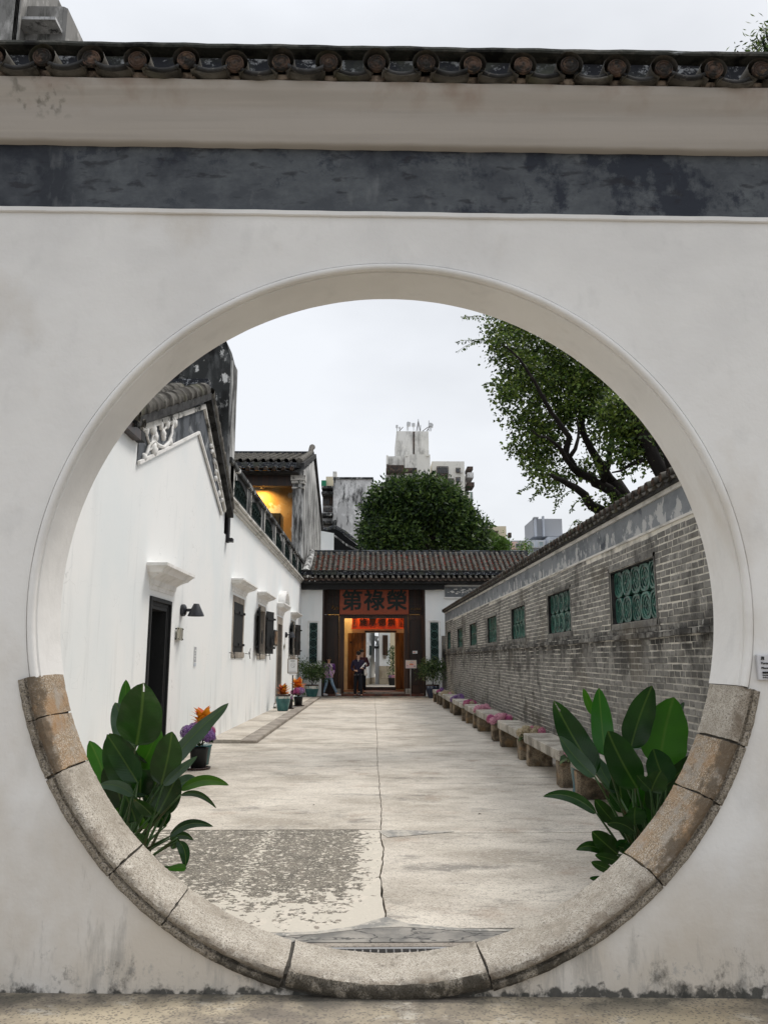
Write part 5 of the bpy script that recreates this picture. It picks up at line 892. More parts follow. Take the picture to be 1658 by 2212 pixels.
for (x0, y0) in ((1155, 1182), (1195, 1178), (1182, 1172), (1215, 1172)): bx(x0, y0, x0+3.5, y0+3, FB-.8, .6, 'air_conditioner', 'far_white', fb)
for y in (1181, 1191): bx(1150, y, 1178, y+2.5, FB-1.2, 1, 'balcony_slab', 'far_grey', fb)
# stained block above the gate wall, top left
ob = empty('stained_block', (-14, 30, 0), 'tall mould-stained concrete block rising above the left end of the gate wall coping', 'building')
a = onY(50, -140, 29); b_ = onY(49, 160, 29)
MB().box(-26, a.x, 29, 40, 0, onY(20, -160, 29).z).build('wall', 'stained', ob)
for k in range(4): q = onY(37+k*3.2, 0, 28.95); MB().box(q.x-.06, q.x+.06, 28.86, 28.99, 8, a.z+3).build('pipe', 'stained', ob)
p_ = onY(50, 10, 30); q_ = onY(138, 14, 30); r_ = onY(170, 100, 30)
mb = MB(); mb.box(p_.x-1, q_.x, 30, 36, 12, q_.z); mb.build('roof_room', 'stained', ob)
mb = MB(); mb.box(p_.x, onY(122, 50, 29.3).x, 29.2, 30, onY(100, 54, 29.5).z, onY(100, 54, 29.5).z+.14); mb.build('canopy', 'tower_grey', ob)
sx0 = onY(170, 99, 40)
mb = MB(); mb.add([(q_.x+.01, 30, 12), (q_.x+.01, 30, q_.z), (q_.x+.01, 40, q_.z), (q_.x+.01, 40, 12), (q_.x+.2, 30, 12), (q_.x+.2, 30, q_.z-.1), (q_.x+.2, 40, q_.z-.1), (q_.x+.2, 40, 12)], [(4, 5, 6, 7), (1, 5, 4, 0), (1, 2, 6, 5), (2, 3, 7, 6)]); mb.build('side_wall', 'stained', ob)
# ================================================================== TREES
def crown(name, blobs, n, size, m, parent, aspect=1.9, seed=0, shell=.55, droop=.3):
    rng = np.random.default_rng(seed); bl = np.array(blobs, float); wgt = bl[:, 3]*bl[:, 4]*bl[:, 5]; wgt = wgt**.8/np.sum(wgt**.8)
    # sub-clumps of leaves on each mass give light and dark tufts
    nc = max(20, n//26); ci = rng.choice(len(bl), nc, p=wgt); d = rng.normal(size=(nc, 3)); d /= np.linalg.norm(d, axis=1)[:, None]
    rr = shell+(1.04-shell)*rng.random(nc)**.7; cc = bl[ci, :3]+d*bl[ci, 3:6]*rr[:, None]
    li = rng.integers(0, nc, n); cs = size*2.6
    P = cc[li]+np.clip(rng.normal(size=(n, 3)), -1.4, 1.4)*cs*np.array([1, 1, .7])*.7
    out_ = d[li]*.8+rng.normal(size=(n, 3))*.7; out_[:, 2] -= droop; ax = out_/np.linalg.norm(out_, axis=1)[:, None]
    tmp = rng.normal(size=(n, 3)); tmp[:, 2] *= .4; sd_ = np.cross(ax, tmp); sd_ /= np.linalg.norm(sd_, axis=1)[:, None]
    L_ = size*(.6+.8*rng.random(n))[:, None]; Wd = L_/aspect; up = np.cross(sd_, ax)
    v = np.empty((n, 4, 3)); v[:, 0] = P; v[:, 1] = P+ax*L_*.5+sd_*Wd*.5+up*L_*.06; v[:, 2] = P+ax*L_; v[:, 3] = P+ax*L_*.5-sd_*Wd*.5+up*L_*.06
    me = bpy.data.meshes.new(name); me.vertices.add(n*4); me.vertices.foreach_set('co', (v-np.array(W[parent.name])).ravel()); me.loops.add(n*4); me.loops.foreach_set('vertex_index', np.arange(n*4)); me.polygons.add(n); me.polygons.foreach_set('loop_start', np.arange(0, n*4, 4)); me.update(calc_edges=True); me.materials.append(MATS[m])
    if m+'_tip' in MATS:                                   # tufts of young, paler leaves
        me.materials.append(MATS[m+'_tip']); young = rng.random(nc) < .06+.20*(d[:, 2] > .35); me.polygons.foreach_set('material_index', young[li].astype(np.int32))
    o = bpy.data.objects.new(name, me); C.objects.link(o); o.parent = parent; W[o.name] = W[parent.name]; return o
Z5 = zc(1700, 1200, 1.2754)
by = empty('banyan_tree', (4.9, 14, 0), 'large spreading tree with dark twisting limbs leaning over the brick wall', 'tree')
def limb(pl, Y0, Y1, r0, r1, par, m='bark', name='limb'):
    n = len(pl); P3 = [Z5(x, y, Y0+(Y1-Y0)*i/(n-1)) for i, (x, y) in enumerate(pl)]
    Q = []; 
    for i in range(n-1): Q += [P3[i], P3[i].lerp(P3[i+1], .5)+Vector([random.uniform(-.05, .05) for _ in range(3)])]
    Q.append(P3[-1]); k = len(Q); mb = MB(); mb.tube(Q, [.66*(r0+(r1-r0)*i/(k-1)) for i in range(k)], 7); return mb.build(name, m, par, True)
t1 = Z5(1000, 1010, 14.5)
mb = MB(); mb.tube([(4.6, 14.6, 0), (4.5, 14.6, 1.5), (t1.x+.1, 14.5, t1.z-1.0), (t1.x, 14.5, t1.z), Z5(955, 930, 14.5)], [.34, .28, .24, .21, .17], 10); mb.build('trunk', 'bark', by, True)
mb = MB(); t2 = Z5(900, 1060, 14.2); mb.tube([(4.5, 14.5, 1.4), (t2.x+.2, 14.3, t2.z-.5), t2], [.22, .19, .16], 8); mb.build('trunk', 'bark', by, True)
limb([(900, 1075), (830, 1030), (770, 960), (700, 920), (640, 890)], 14.2, 13.2, .15, .05, by); limb([(955, 935), (905, 860), (870, 800), (825, 720), (800, 600), (790, 480)], 14.5, 14.5, .17, .05, by)
limb([(985, 1010), (900, 945), (850, 905), (760, 860), (715, 790), (735, 700), (690, 640), (640, 570), (600, 480)], 14.4, 13.4, .16, .04, by); limb([(905, 925), (935, 830), (955, 690), (942, 560), (950, 450)], 14.2, 14.0, .10, .04, by)
limb([(760, 860), (690, 760), (620, 700), (540, 660)], 13.9, 13.2, .08, .02, by); limb([(735, 800), (780, 700), (770, 600)], 13.9, 14, .07, .02, by); limb([(640, 570), (560, 420), (480, 300), (400, 230)], 13.5, 13, .06, .02, by)
b2 = empty('leaning_tree', (6.2, 13, 0), 'second dark-limbed tree half hidden behind the right side of the moon gate arch', 'tree')
mb = MB(); t3 = Z5(1215, 900, 13); mb.tube([(6.4, 13, 0), (t3.x+.5, 13, t3.z-1), t3, Z5(1160, 800, 13), Z5(1110, 690, 13), Z5(1050, 600, 13), Z5(1000, 500, 13)], [.26, .18, .13, .12, .11, .08, .05], 9); mb.build('trunk', 'bark', b2, True)
limb([(1110, 815), (1030, 850), (950, 880)], 13, 13.2, .07, .02, b2); limb([(1160, 800), (1180, 700), (1170, 600)], 13, 13, .08, .03, b2); limb([(1290, 880), (1240, 850), (1180, 700), (1220, 560)], 12.8, 12.6, .09, .04, b2)
def eb_(lst, Y, par=None): return [(*Z5(x, y, Y+dy), r*.0053*k, r*.0058*k, r*.0050*k) for (x, y, r, dy) in lst for k in (1.0,)]
# metres per zoom pixel at Y=14: 14/1700/(1.2754*1.852)... = .0035
def el(lst, Y, q=.0035): return [(*Z5(x, y, Y+dy), r*q, r*q*1.4, r*q) for (x, y, r, dy) in lst]
crown('crown', el([(390, 130, 95, 0), (400, 250, 90, -.5), (500, 180, 130, .5), (620, 280, 140, .6), (480, 340, 100, 0), (560, 430, 110, 0), (440, 450, 80, -.3), (420, 500, 60, -.5), (660, 430, 120, .6), (450, 580, 50, 0), (500, 640, 70, -.2), (560, 640, 90, 0), (490, 740, 65, 0), (570, 760, 85, .1), (640, 600, 110, .4), (640, 740, 90, .3), (610, 850, 60, 0), (640, 930, 55, -.3), (700, 900, 45, 0), (780, 340, 150, .7), (800, 480, 130, .5), (740, 560, 90, .3), (880, 560, 80, .4), (870, 700, 80, .5), (800, 850, 60, 0), (900, 420, 110, .5), (960, 1020, 45, -.2), (890, 1040, 40, -.3), (840, 1095, 28, -.5), (870, 820, 40, 0), (610, 980, 22, -.3), (540, 820, 35, -.2)], 14.2), 24000, .072, 'leaf_tree', by, 1.7, 1, .2)
crown('crown', el([(1010, 560, 100, 0), (1060, 680, 80, 0), (1010, 760, 60, 0), (1060, 800, 50, 0), (1150, 700, 80, .3), (1200, 800, 60, .3), (1250, 700, 90, .5), (960, 640, 60, .3), (1050, 870, 20, 0), (1180, 560, 120, .5), (1170, 860, 30, 0)], 13.2), 9000, .075, 'leaf_tree', b2, 1.7, 2, .35)
# hanging sprays of young leaves
for pl in ([(330, 190), (250, 215), (160, 265)], [(320, 210), (230, 205), (150, 215)], [(300, 90), (230, 85), (180, 88)], [(380, 430), (330, 420), (295, 440)], [(570, 880), (520, 880), (490, 890)], [(560, 930), (510, 960), (470, 985)], [(590, 960), (560, 985), (535, 1030)], [(700, 960), (670, 1010), (660, 1085)], [(760, 970), (700, 1000), (665, 1060)], [(820, 1010), (770, 1030), (735, 1080)], [(800, 1150), (770, 1120), (725, 1180)], [(520, 860), (500, 835), (485, 825)]):
    P3 = [Z5(x, y, 13.4) for x, y in pl]; mb = MB(); mb.tube([P3[0], P3[0].lerp(P3[1], .5)+Vector((0, 0, .03)), P3[1], P3[1].lerp(P3[2], .5)+Vector((0, 0, .02)), P3[2]], [.010, .007, .006, .004, .003], 4)
    for k in range(34):
        t = k/34; p = (P3[0].lerp(P3[1], t*2) if t < .5 else P3[1].lerp(P3[2], t*2-1)); d = Vector((random.uniform(-1, 1), random.uniform(-1, 1), random.uniform(-1.2, .5))).normalized()*.075; s_ = Vector((random.uniform(-1, 1), random.uniform(-1, 1), random.uniform(-1, 1))).normalized()*.018
        mb.add([p, p+d*.5+s_, p+d, p+d*.5-s_], [(0, 1, 2, 3)])
    mb.build('twig', 'leaf_tree', by)
Z4 = zc(1150, 1600, 1.658)
ev = empty('evergreen_tree', (4, 46, 0), 'dense dark round evergreen tree standing behind the gatehouse roof', 'tree')
c0 = Z4(900, 900, 46)
mb = MB(); mb.tube([(c0.x, 46, 0), (c0.x, 46, c0.z-1), (c0.x-.2, 46, c0.z+1.5)], [.4, .32, .2], 10); mb.build('trunk', 'bark', ev, True)
for (x, y) in ((650, 700), (800, 600), (1000, 640), (1150, 800), (600, 850)): p = Z4(x, y, 46); mb = MB(); mb.tube([(c0.x, 46, c0.z-.5), (c0.x*.6+p.x*.4, 46, c0.z*.5+p.z*.5-.3), p], [.16, .11, .05], 6); mb.build('limb', 'bark', ev, True)
q = 46/1700/(1.658*1.852)
def e4(lst, Y, yk=1.2): k = Y/1700/(1.658*1.852)*1.0; return [(*Z4(x, y, Y+dy), r*k, r*k*yk, r*k) for (x, y, r, dy) in lst]
_rg = random.Random(8)
bumps = [(880+330*math.cos(a_)*_rg.uniform(.78, .98), 800+215*math.sin(a_)*-_rg.uniform(.72, .95)+(40 if math.cos(a_) > .3 else 0), _rg.uniform(22, 50), _rg.uniform(-.5, .5)) for a_ in [PI*i/26+_rg.uniform(-.05, .05) for i in range(1, 23)]]
crown('crown', e4(bumps+[(790, 625, 100, 0), (710, 620, 75, .4), (900, 620, 100, .2), (980, 630, 80, .3), (660, 680, 90, 0), (610, 770, 85, 0), (590, 900, 80, -.2), (640, 900, 110, -.6), (760, 720, 150, .2), (1000, 700, 130, 0), (1080, 720, 80, .3), (1130, 820, 100, 0), (1200, 880, 100, 0), (1250, 950, 50, 0), (1150, 950, 110, -.3), (760, 930, 120, -.5), (1040, 670, 60, .4), (640, 610, 35, .3), (900, 930, 90, .8)], 46), 56000, .25, 'leaf_ever', ev, 2.4, 3, .5, .1)
ls = empty('light_shrub', (10, 50, 0), 'small yellow-green bushy tree beside the dense evergreen, above the gatehouse roof', 'tree')
mb = MB(); p = Z4(1400, 980, 50); mb.tube([(p.x, 50, 0), (p.x, 50, p.z)], [.15, .08], 7); mb.build('trunk', 'bark', ls, True)
crown('crown', e4([(1392, 950, 26, 0), (1378, 915, 12, 0), (1412, 978, 22, 0), (1355, 975, 28, 0), (1315, 990, 20, 0)], 50), 3000, .20, 'leaf_light', ls, 2.2, 4, .3)
ll_ = empty('far_sapling', (17, 70, 0), 'thin young tree in front of the blue-grey block, above the roof end', 'tree')
mb = MB(); p = Z4(1580, 960, 70); mb.tube([(p.x, 70, 0), p], [.1, .04], 6); mb.build('trunk', 'bark', ll_, True)
crown('crown', e4([(1580, 960, 20, 0), (1575, 995, 16, 0)], 70), 220, .22, 'leaf_light', ll_, 2.2, 5, .2)
tt = empty('tall_tree', (10, 17, 0), 'tree tip showing above the right end of the gate wall coping', 'tree')
p = onY(1660, 110, 17); mb = MB(); mb.tube([(p.x+.8, 17, 0), (p.x+.6, 17, p.z*.6), (p.x+.3, 17, p.z+.2)], [.3, .2, .05], 8); mb.build('trunk', 'bark', tt, True)
for (x, y) in ((1600, 118), (1625, 95), (1640, 75), (1652, 60), (1590, 110)): q_ = onY(x, y, 17); mb = MB(); mb.tube([(p.x+.3, 17, p.z-.6), (q_.x*.6+p.x*.4, 17, q_.z-.3), q_], [.05, .03, .012], 5); mb.build('limb', 'bark', tt, True)
crown('crown', [(*onY(x, y, 17), r, r, r) for (x, y, r) in ((1640, 122, .28), (1610, 118, .16), (1655, 95, .26), (1625, 100, .12), (1680, 90, .5), (1700, 140, .9), (1655, 65, .10), (1597, 112, .06))], 2600, .15, 'leaf_tree', tt, 3.6, 6, .2)
# ================================================================== BIG-LEAVED PLANTS
def blade(A, B, hw, m, parent, bend=.12, face=0.0, fold=.18, twist=0, mid=None, ruff=.05, tipw=.0, notch=False, name='leaf'):
    # paddle leaf: centre line A -> B (through mid), half width hw, 'face' turns the blade about its rib (0 faces the camera side)
    A, B = Vector(A), Vector(B); ax = (B-A); ln = ax.length; ax.normalize()
    view = Vector((0, -1, .1)); side = ax.cross(view)
    if side.length < .2: side = ax.cross(Vector((0, 0, 1)))
    side.normalize(); nrm = side.cross(ax).normalized()
    if nrm.y > 0: nrm = -nrm
    Mx = Matrix.Rotation(face, 3, ax); side = Mx @ side; nrm = Mx @ nrm
    NL, NW = 20, 10; mb = MB(); vs = []; uv = []; ph = random.uniform(0, 6)
    for i in range(NL+1):
        t = i/NL
        if mid is not None: c = A*(1-t)**2+Vector(mid)*2*t*(1-t)+B*t*t
        else: c = A.lerp(B, t)+nrm*(math.sin(PI*t)*bend*ln*-.5+bend*ln*.6*t*t)
        wd = hw*max(.02, (1-abs(2*t**.82-1)**2.5)**.72)*(1-.22*t)*1.06
        tw = twist*(t-.3); s2 = (Matrix.Rotation(tw, 3, ax) @ side); n2 = (Matrix.Rotation(tw, 3, ax) @ nrm)
        for k in range(NW+1):
            u = k/NW*2-1; rf = ruff*hw*math.sin(t*17+ph+u*2)*abs(u)**2
            p = c+s2*(wd*u*math.cos(fold*abs(u)))+n2*(wd*abs(u)*math.sin(fold)*.9+rf)
            vs.append(p); uv.append((u*wd/hw*.5, t*ln/.5))
    fs = [(i*(NW+1)+k, i*(NW+1)+k+1, (i+1)*(NW+1)+k+1, (i+1)*(NW+1)+k) for i in range(NL) for k in range(NW)]
    if notch: fs = [f for j, f in enumerate(fs) if not (j//NW > NL-4 and j % NW in (NW//2,))]
    mb.add(vs, fs); mb.uv = uv; return mb.build(name, m, parent, True)
def bigplant(nm, label, pot, conv, leaves, Yc):
    e = empty(nm, (pot[0], pot[1], 0), label, 'plant')
    mb = MB(); mb.lathe([(.001, .0), (.13, .0), (.16, .02), (.20, .28), (.215, .30), (.205, .31), (.19, .29), (.18, .26), (.001, .25)], (pot[0], pot[1], 0), 24); p_ = mb.build('pot', 'plastic_black', e, True)
    mb = MB(); mb.lathe([(.001, .275), (.188, .27)], (pot[0], pot[1], 0), 16); mb.build('soil', 'soil', p_)
    for L_ in leaves:
        bxy, txy, hw = L_[0], L_[1], L_[2]; dA, dB = L_[3]; m = L_[4]; kw = L_[5] if len(L_) > 5 else {}
        kw = dict(kw); A = conv(*bxy, Yc+dA); B = conv(*txy, Yc+dB); hwm = hw*Yc/1700/(conv.s*1.852)
        if 'mid' in kw: kw['mid'] = conv(*kw['mid'], Yc+(dA+dB)/2)
        blade(A, B, hwm, m, e, **kw)
        root = Vector((pot[0]+random.uniform(-.10, .10), pot[1]+random.uniform(-.10, .10), .26))
        if not kw.get('nostalk') and 'stalk' not in kw: pass
        C1 = root.lerp(A, .5)+Vector((0, 0, .06*(A-root).length)); n = 8
        mb = MB(); mb.tube([root*(1-t)**2+C1*2*t*(1-t)+A*t*t for t in [i/n for i in range(n+1)]], [.011-.006*i/n for i in range(n+1)], 7); mb.build('stalk', 'stalk', e, True)
    return e
class Conv:
    def __init__(s, ox, oy, sc): s.ox, s.oy, s.s = ox, oy, sc
    def __call__(s, x, y, Y): return onY((s.ox+x/s.s)/1.852, (s.oy+y/s.s)/1.852, Y)
ZL = Conv(300, 2650, 2.458); ZR = Conv(2100, 2650, 2.0725)
D_, M_, P_ = 'leaf_dark', 'leaf_mid', 'leaf_pale'
LV = [((605, 810), (690, 185), 225, (0, -.1), D_, dict(notch=True, fold=.12)), ((500, 640), (500, 172), 78, (.2, .25), M_, dict(face=.4)), ((590, 850), (400, 400), 140, (.15, .2), P_, dict(face=.3, fold=.3)),
    ((380, 1480), (175, 765), 165, (.3, .35), M_, dict(face=-.2)), ((540, 1190), (350, 690), 175, (.12, .1), D_, dict(face=.1)), ((470, 1420), (330, 980), 150, (.2, .2), D_, {}), ((640, 1330), (640, 900), 140, (.3, .25), D_, {}), ((780, 1420), (800, 1000), 130, (.3, .3), D_, {}), ((520, 1700), (420, 1300), 110, (.25, .25), M_, {}), ((900, 1600), (700, 1300), 110, (.2, .2), D_, {}), ((620, 1180), (315, 695), 115, (-.1, -.2), D_, dict(fold=.3, face=.2)),
    ((850, 1200), (968, 668), 150, (-.05, -.1), D_, dict(fold=.15)), ((640, 1050), (850, 620), 125, (.25, .2), M_, {}), ((900, 1030), (1487, 388), 92, (.1, .25), P_, dict(face=.6, fold=.35, ruff=.09)),
    ((870, 1210), (1198, 912), 48, (-.1, -.05), P_, dict(face=.4, fold=.3)), ((820, 1480), (1010, 1110), 140, (.0, .05), D_, dict(fold=.2)), ((1040, 1250), (1515, 1205), 58, (.1, .2), M_, dict(mid=(1270, 1085), fold=.4)),
    ((1040, 1300), (1392, 1432), 32, (.0, .05), D_, dict(mid=(1230, 1225), fold=.4)), ((990, 1230), (1215, 1150), 72, (.3, .35), P_, dict(mid=(1100, 1140))), ((575, 1300), (212, 1215), 56, (-.15, -.3), P_, dict(mid=(400, 1150), fold=.4)),
    ((600, 1560), (500, 1290), 120, (.0, .0), D_, {}), ((930, 1710), (1362, 1612), 46, (-.05, .1), D_, dict(mid=(1100, 1510), fold=.35)), ((930, 1730), (1168, 1745), 38, (.0, .05), D_, dict(mid=(1060, 1650), fold=.3)),
    ((1020, 1750), (1085, 2010), 56, (-.1, -.1), D_, dict(mid=(1110, 1830), fold=.4)), ((1095, 2020), (905, 2030), 34, (-.1, -.2), M_, dict(mid=(1010, 2000))), ((1010, 1720), (955, 1830), 45, (-.1, -.1), D_, {}), ((700, 1800), (590, 1680), 60, (-.1, -.1), D_, {}),
    ((560, 1680), (600, 1430), 85, (.3, .3), M_, {}), ((660, 1640), (700, 1400), 80, (.3, .3), M_, {}), ((740, 1280), (600, 1180), 95, (.3, .35), P_, dict(face=.6)), ((760, 1500), (580, 1330), 60, (-.1, -.2), D_, dict(fold=.4)), ((700, 1560), (830, 1400), 80, (.1, .1), D_, {})]
bigplant('broadleaf_plant', 'potted plant of tall dark paddle leaves at the left side of the moon gate opening', (-1.42, 4.78), ZL, LV, 4.85)
RV = [((585, 925), (225, 320), 120, (-.05, 0), D_, dict(notch=True, fold=.15)), ((660, 775), (605, 212), 92, (0, .05), M_, dict(face=-.2)), ((560, 430), (474, 212), 36, (.2, .2), M_, {}), ((870, 710), (1035, 190), 125, (.1, .1), D_, dict(fold=.15)),
    ((1110, 860), (1212, 290), 205, (.15, .2), M_, dict(fold=.10)), ((925, 1040), (665, 558), 135, (-.2, -.25), D_, dict(fold=.15)), ((590, 1250), (145, 1108), 50, (0, .1), D_, dict(mid=(370, 1040), fold=.35)),
    ((575, 945), (262, 612), 72, (-.15, -.15), P_, dict(fold=.3, face=.3)), ((760, 1080), (570, 785), 90, (.3, .35), P_, dict(face=.5)), ((1165, 1010), (1050, 712), 120, (-.1, -.1), D_, {}), ((1140, 1050), (1478, 735), 90, (-.05, .05), D_, dict(fold=.3, face=.2)),
    ((1090, 1250), (1120, 850), 120, (.2, .2), D_, {}), ((820, 1250), (760, 880), 110, (.3, .3), D_, {}), ((1010, 1380), (900, 1000), 100, (.3, .3), D_, {}), ((860, 1480), (960, 1180), 100, (.1, .1), D_, {}), ((1040, 1065), (1120, 885), 95, (-.25, -.3), D_, dict(fold=.35)), ((1030, 1050), (915, 930), 50, (-.28, -.3), D_, {}), ((940, 1420), (1010, 980), 120, (.25, .25), M_, {}), ((730, 1320), (568, 1130), 62, (0, 0), D_, {}),
    ((905, 1340), (905, 1185), 92, (-.2, -.25), D_, dict(fold=.2)), ((900, 1400), (675, 1335), 58, (-.25, -.3), D_, dict(mid=(790, 1300))), ((765, 1590), (543, 1395), 80, (-.15, -.15), D_, {}), ((650, 1570), (418, 1550), 42, (-.1, -.1), D_, dict(mid=(540, 1480))),
    ((785, 1650), (570, 1590), 40, (-.2, -.2), D_, {}), ((710, 1720), (540, 1650), 38, (-.2, -.2), D_, {}), ((660, 1800), (527, 1783), 22, (-.2, -.2), D_, {}), ((920, 1560), (765, 1520), 45, (-.2, -.2), D_, {}), ((890, 720), (1055, 430), 75, (.4, .45), P_, dict(face=-.5)),
    ((1270, 400), (1312, 328), 22, (.3, .3), P_, {}), ((1180, 1120), (1315, 935), 62, (.2, .2), D_, {}), ((780, 1560), (840, 1470), 60, (-.2, -.2), D_, {}), ((900, 1640), (800, 1560), 70, (-.25, -.3), D_, {})]
bigplant('broadleaf_plant', 'potted plant of tall green paddle leaves at the right side of the moon gate opening', (1.60, 4.80), ZR, RV, 4.85)
# ================================================================== STONE BENCHES AND FLOWER VASES
spans = [(4.70, 6.35), (6.75, 8.95), (9.45, 11.60), (12.02, 14.05), (14.75, 17.05), (17.5, 19.15), (19.58, 21.9), (22.4, 24.9), (25.25, 26.75), (27.1, 28.9)]
names = ['hidden behind the right plant beside the gate', 'its end showing behind the right broadleaf plant', 'second along from the gate, fully clear of the leaves', 'third along, weathered end next to the magenta flowers', 'fourth along, with a rough broken foot', 'fifth along the brick wall', 'sixth along the brick wall, between pink and purple flowers', 'seventh along the brick wall', 'eighth along, near the far end of the brick wall', 'last one, closest to the gatehouse']
for (a, b), nm in zip(spans, names):
    be = empty('stone_bench', (2.35, (a+b)/2, 0), 'granite slab bench '+nm, 'bench', 'stone benches along the brick wall')
    x0 = 2.14+random.uniform(-.015, .02)
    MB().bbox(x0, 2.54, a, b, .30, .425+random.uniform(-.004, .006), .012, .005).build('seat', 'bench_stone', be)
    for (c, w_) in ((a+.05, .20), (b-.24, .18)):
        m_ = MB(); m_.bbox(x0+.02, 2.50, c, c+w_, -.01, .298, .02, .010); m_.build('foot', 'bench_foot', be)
VP = [(-.1, 0), (.06, 0), (.07, .015), (.055, .04), (.06, .10), (.085, .20), (.095, .27), (.085, .32), (.055, .345), (.05, .36), (.065, .375), (.06, .38), (.045, .36)]
def vase_mesh(m, s=1): mb = MB(); mb.lathe([(max(r, .001)*s*.9, z*s) for r, z in VP], (0, 0, 0), 18); return mb.mesh('vase', m, True)
vme = vase_mesh('glaze_celadon')
def head_mesh(col, r=.075, n=95, seed=0):
    rnd = random.Random(seed); mb = MB()
    for i in range(n):
        z = 1-1.65*(i+.5)/n; a = i*2.39996; q = math.sqrt(max(0, 1-z*z)); d = Vector((q*math.cos(a), q*math.sin(a), z)); c = d*r*(.93+rnd.uniform(-.1, .1)); t1 = d.cross(Vector((0, .3, 1))).normalized(); t2 = d.cross(t1); w_ = r*.21; rot = rnd.uniform(0, 1.5)
        for k in range(4):
            e1 = t1*math.cos(rot+k*PI/2)+t2*math.sin(rot+k*PI/2); e2 = d.cross(e1); mb.add([c, c+e1*w_*.6+e2*w_*.5+d*w_*.25, c+e1*w_*1.1+d*w_*.15, c+e1*w_*.6-e2*w_*.5+d*w_*.25], [(0, 1, 2, 3)])
    return mb.mesh('flower_head', 'petal_'+col, False)
HM = {c: [head_mesh(c, seed=s_) for s_ in range(2)] for c in ('violet', 'magenta', 'pink', 'lilac', 'cream', 'rose')}
lfm = MB(); lfm.add([(0, 0, 0), (.03, -.028, .012), (.08, -.03, .01), (.12, 0, -.012), (.08, .03, .01), (.03, .028, .012), (.06, 0, 0)], [(0, 1, 6), (1, 2, 6), (2, 3, 6), (3, 4, 6), (4, 5, 6), (5, 0, 6)]); lfm = lfm.mesh('leaf', 'leaf_small')
def hydrangea(loc, cols, n, spread, label, z=.44, potk='vase', hs=1.0, group=None, leaves=14, cat='potted flowers'):
    e = empty('potted_hydrangea', (loc[0], loc[1], loc[2] if len(loc) > 2 else 0), label, cat, group); b0 = Vector(e.location)
    if potk == 'vase': place(vme, 'vase', b0, e, scale=(.62, .62, 1.02))
    elif potk == 'tub':
        mb = MB(); mb.lathe([(.001, 0), (.10, 0), (.12, .26), (.13, .28), (.11, .28), (.10, .24), (.001, .23)], b0, 20); mb.build('pot', 'plastic_black', e, True); mb = MB(); mb.lathe([(.001, .004), (.16, .004), (.17, .03), (.16, .03), (.001, .012)], b0, 20); mb.build('saucer', 'glaze_brown', e, True)
    for i in range(n):
        a = 2*PI*i/n+random.uniform(-.4, .4); rr = random.uniform(.3, 1)*(0 if i == 0 and n > 4 else 1); p = b0+Vector((math.cos(a)*spread[0]*rr, math.sin(a)*spread[1]*rr, z+random.uniform(-.03, .04)-(.05*rr)))
        place(random.choice(HM[random.choice(cols)]), 'flower_head', p, e, (random.uniform(-.4, .4), random.uniform(-.4, .4), random.uniform(0, 6)), (hs*random.uniform(.8, 1.15),)*3)
        mb = MB(); mb.tube([b0+Vector((0, 0, .3)), p-Vector((0, 0, .02))], .006, 4); mb.build('stem', 'stalk', e)
    for i in range(leaves):
        a = random.uniform(0, 2*PI); place(lfm, 'leaf', b0+Vector((math.cos(a)*spread[0]*.5, math.sin(a)*spread[1]*.5, z-.05+random.uniform(-.05, .02))), e, (random.uniform(-.5, .5), random.uniform(-.1, .6), a), (random.uniform(.8, 1.3),)*3)
    return e
G_ = 'hydrangea vases in the gaps between the benches'
gaps = [(2.36, 6.55, ['pink', 'cream'], 5, 'pink and cream hydrangeas behind the leaves of the right broadleaf plant'), (2.27, 9.2, ['magenta', 'pink'], 4, 'pink hydrangeas in a celadon vase between the two nearest clear benches'), (2.32, 11.82, ['rose', 'cream', 'cream'], 10, 'faded rose and cream hydrangeas in a vase between the second and third benches'), (2.30, 14.4, ['magenta', 'rose', 'pink'], 13, 'largest magenta hydrangea bunch spilling over a bench end in the middle of the row'),
    (2.34, 17.28, ['pink'], 9, 'pale pink hydrangea bunch between the fourth and fifth benches'), (2.34, 19.4, ['magenta', 'cream', 'rose'], 9, 'deep magenta hydrangea bunch between the fifth and sixth benches'), (2.34, 22.15, ['lilac', 'violet'], 11, 'dusky purple hydrangea bunch beyond the magenta one'), (2.32, 25.1, ['pink', 'cream'], 9, 'pink and cream hydrangea bunch next to last before the gatehouse'), (2.30, 27.0, ['magenta', 'violet'], 8, 'violet-magenta hydrangea bunch near the far end of the benches')]
for x, y, cols, n, lb in gaps: hydrangea((x, y), cols, n, (.07+.012*n, .04+.011*n), lb, z=.45, group=G_, hs=.95)
hydrangea((2.62, 6.0), ['pink', 'cream'], 6, (.1, .3), 'cream and pink flowers low by the brick wall, seen through the right plant', z=.30, potk='tub')
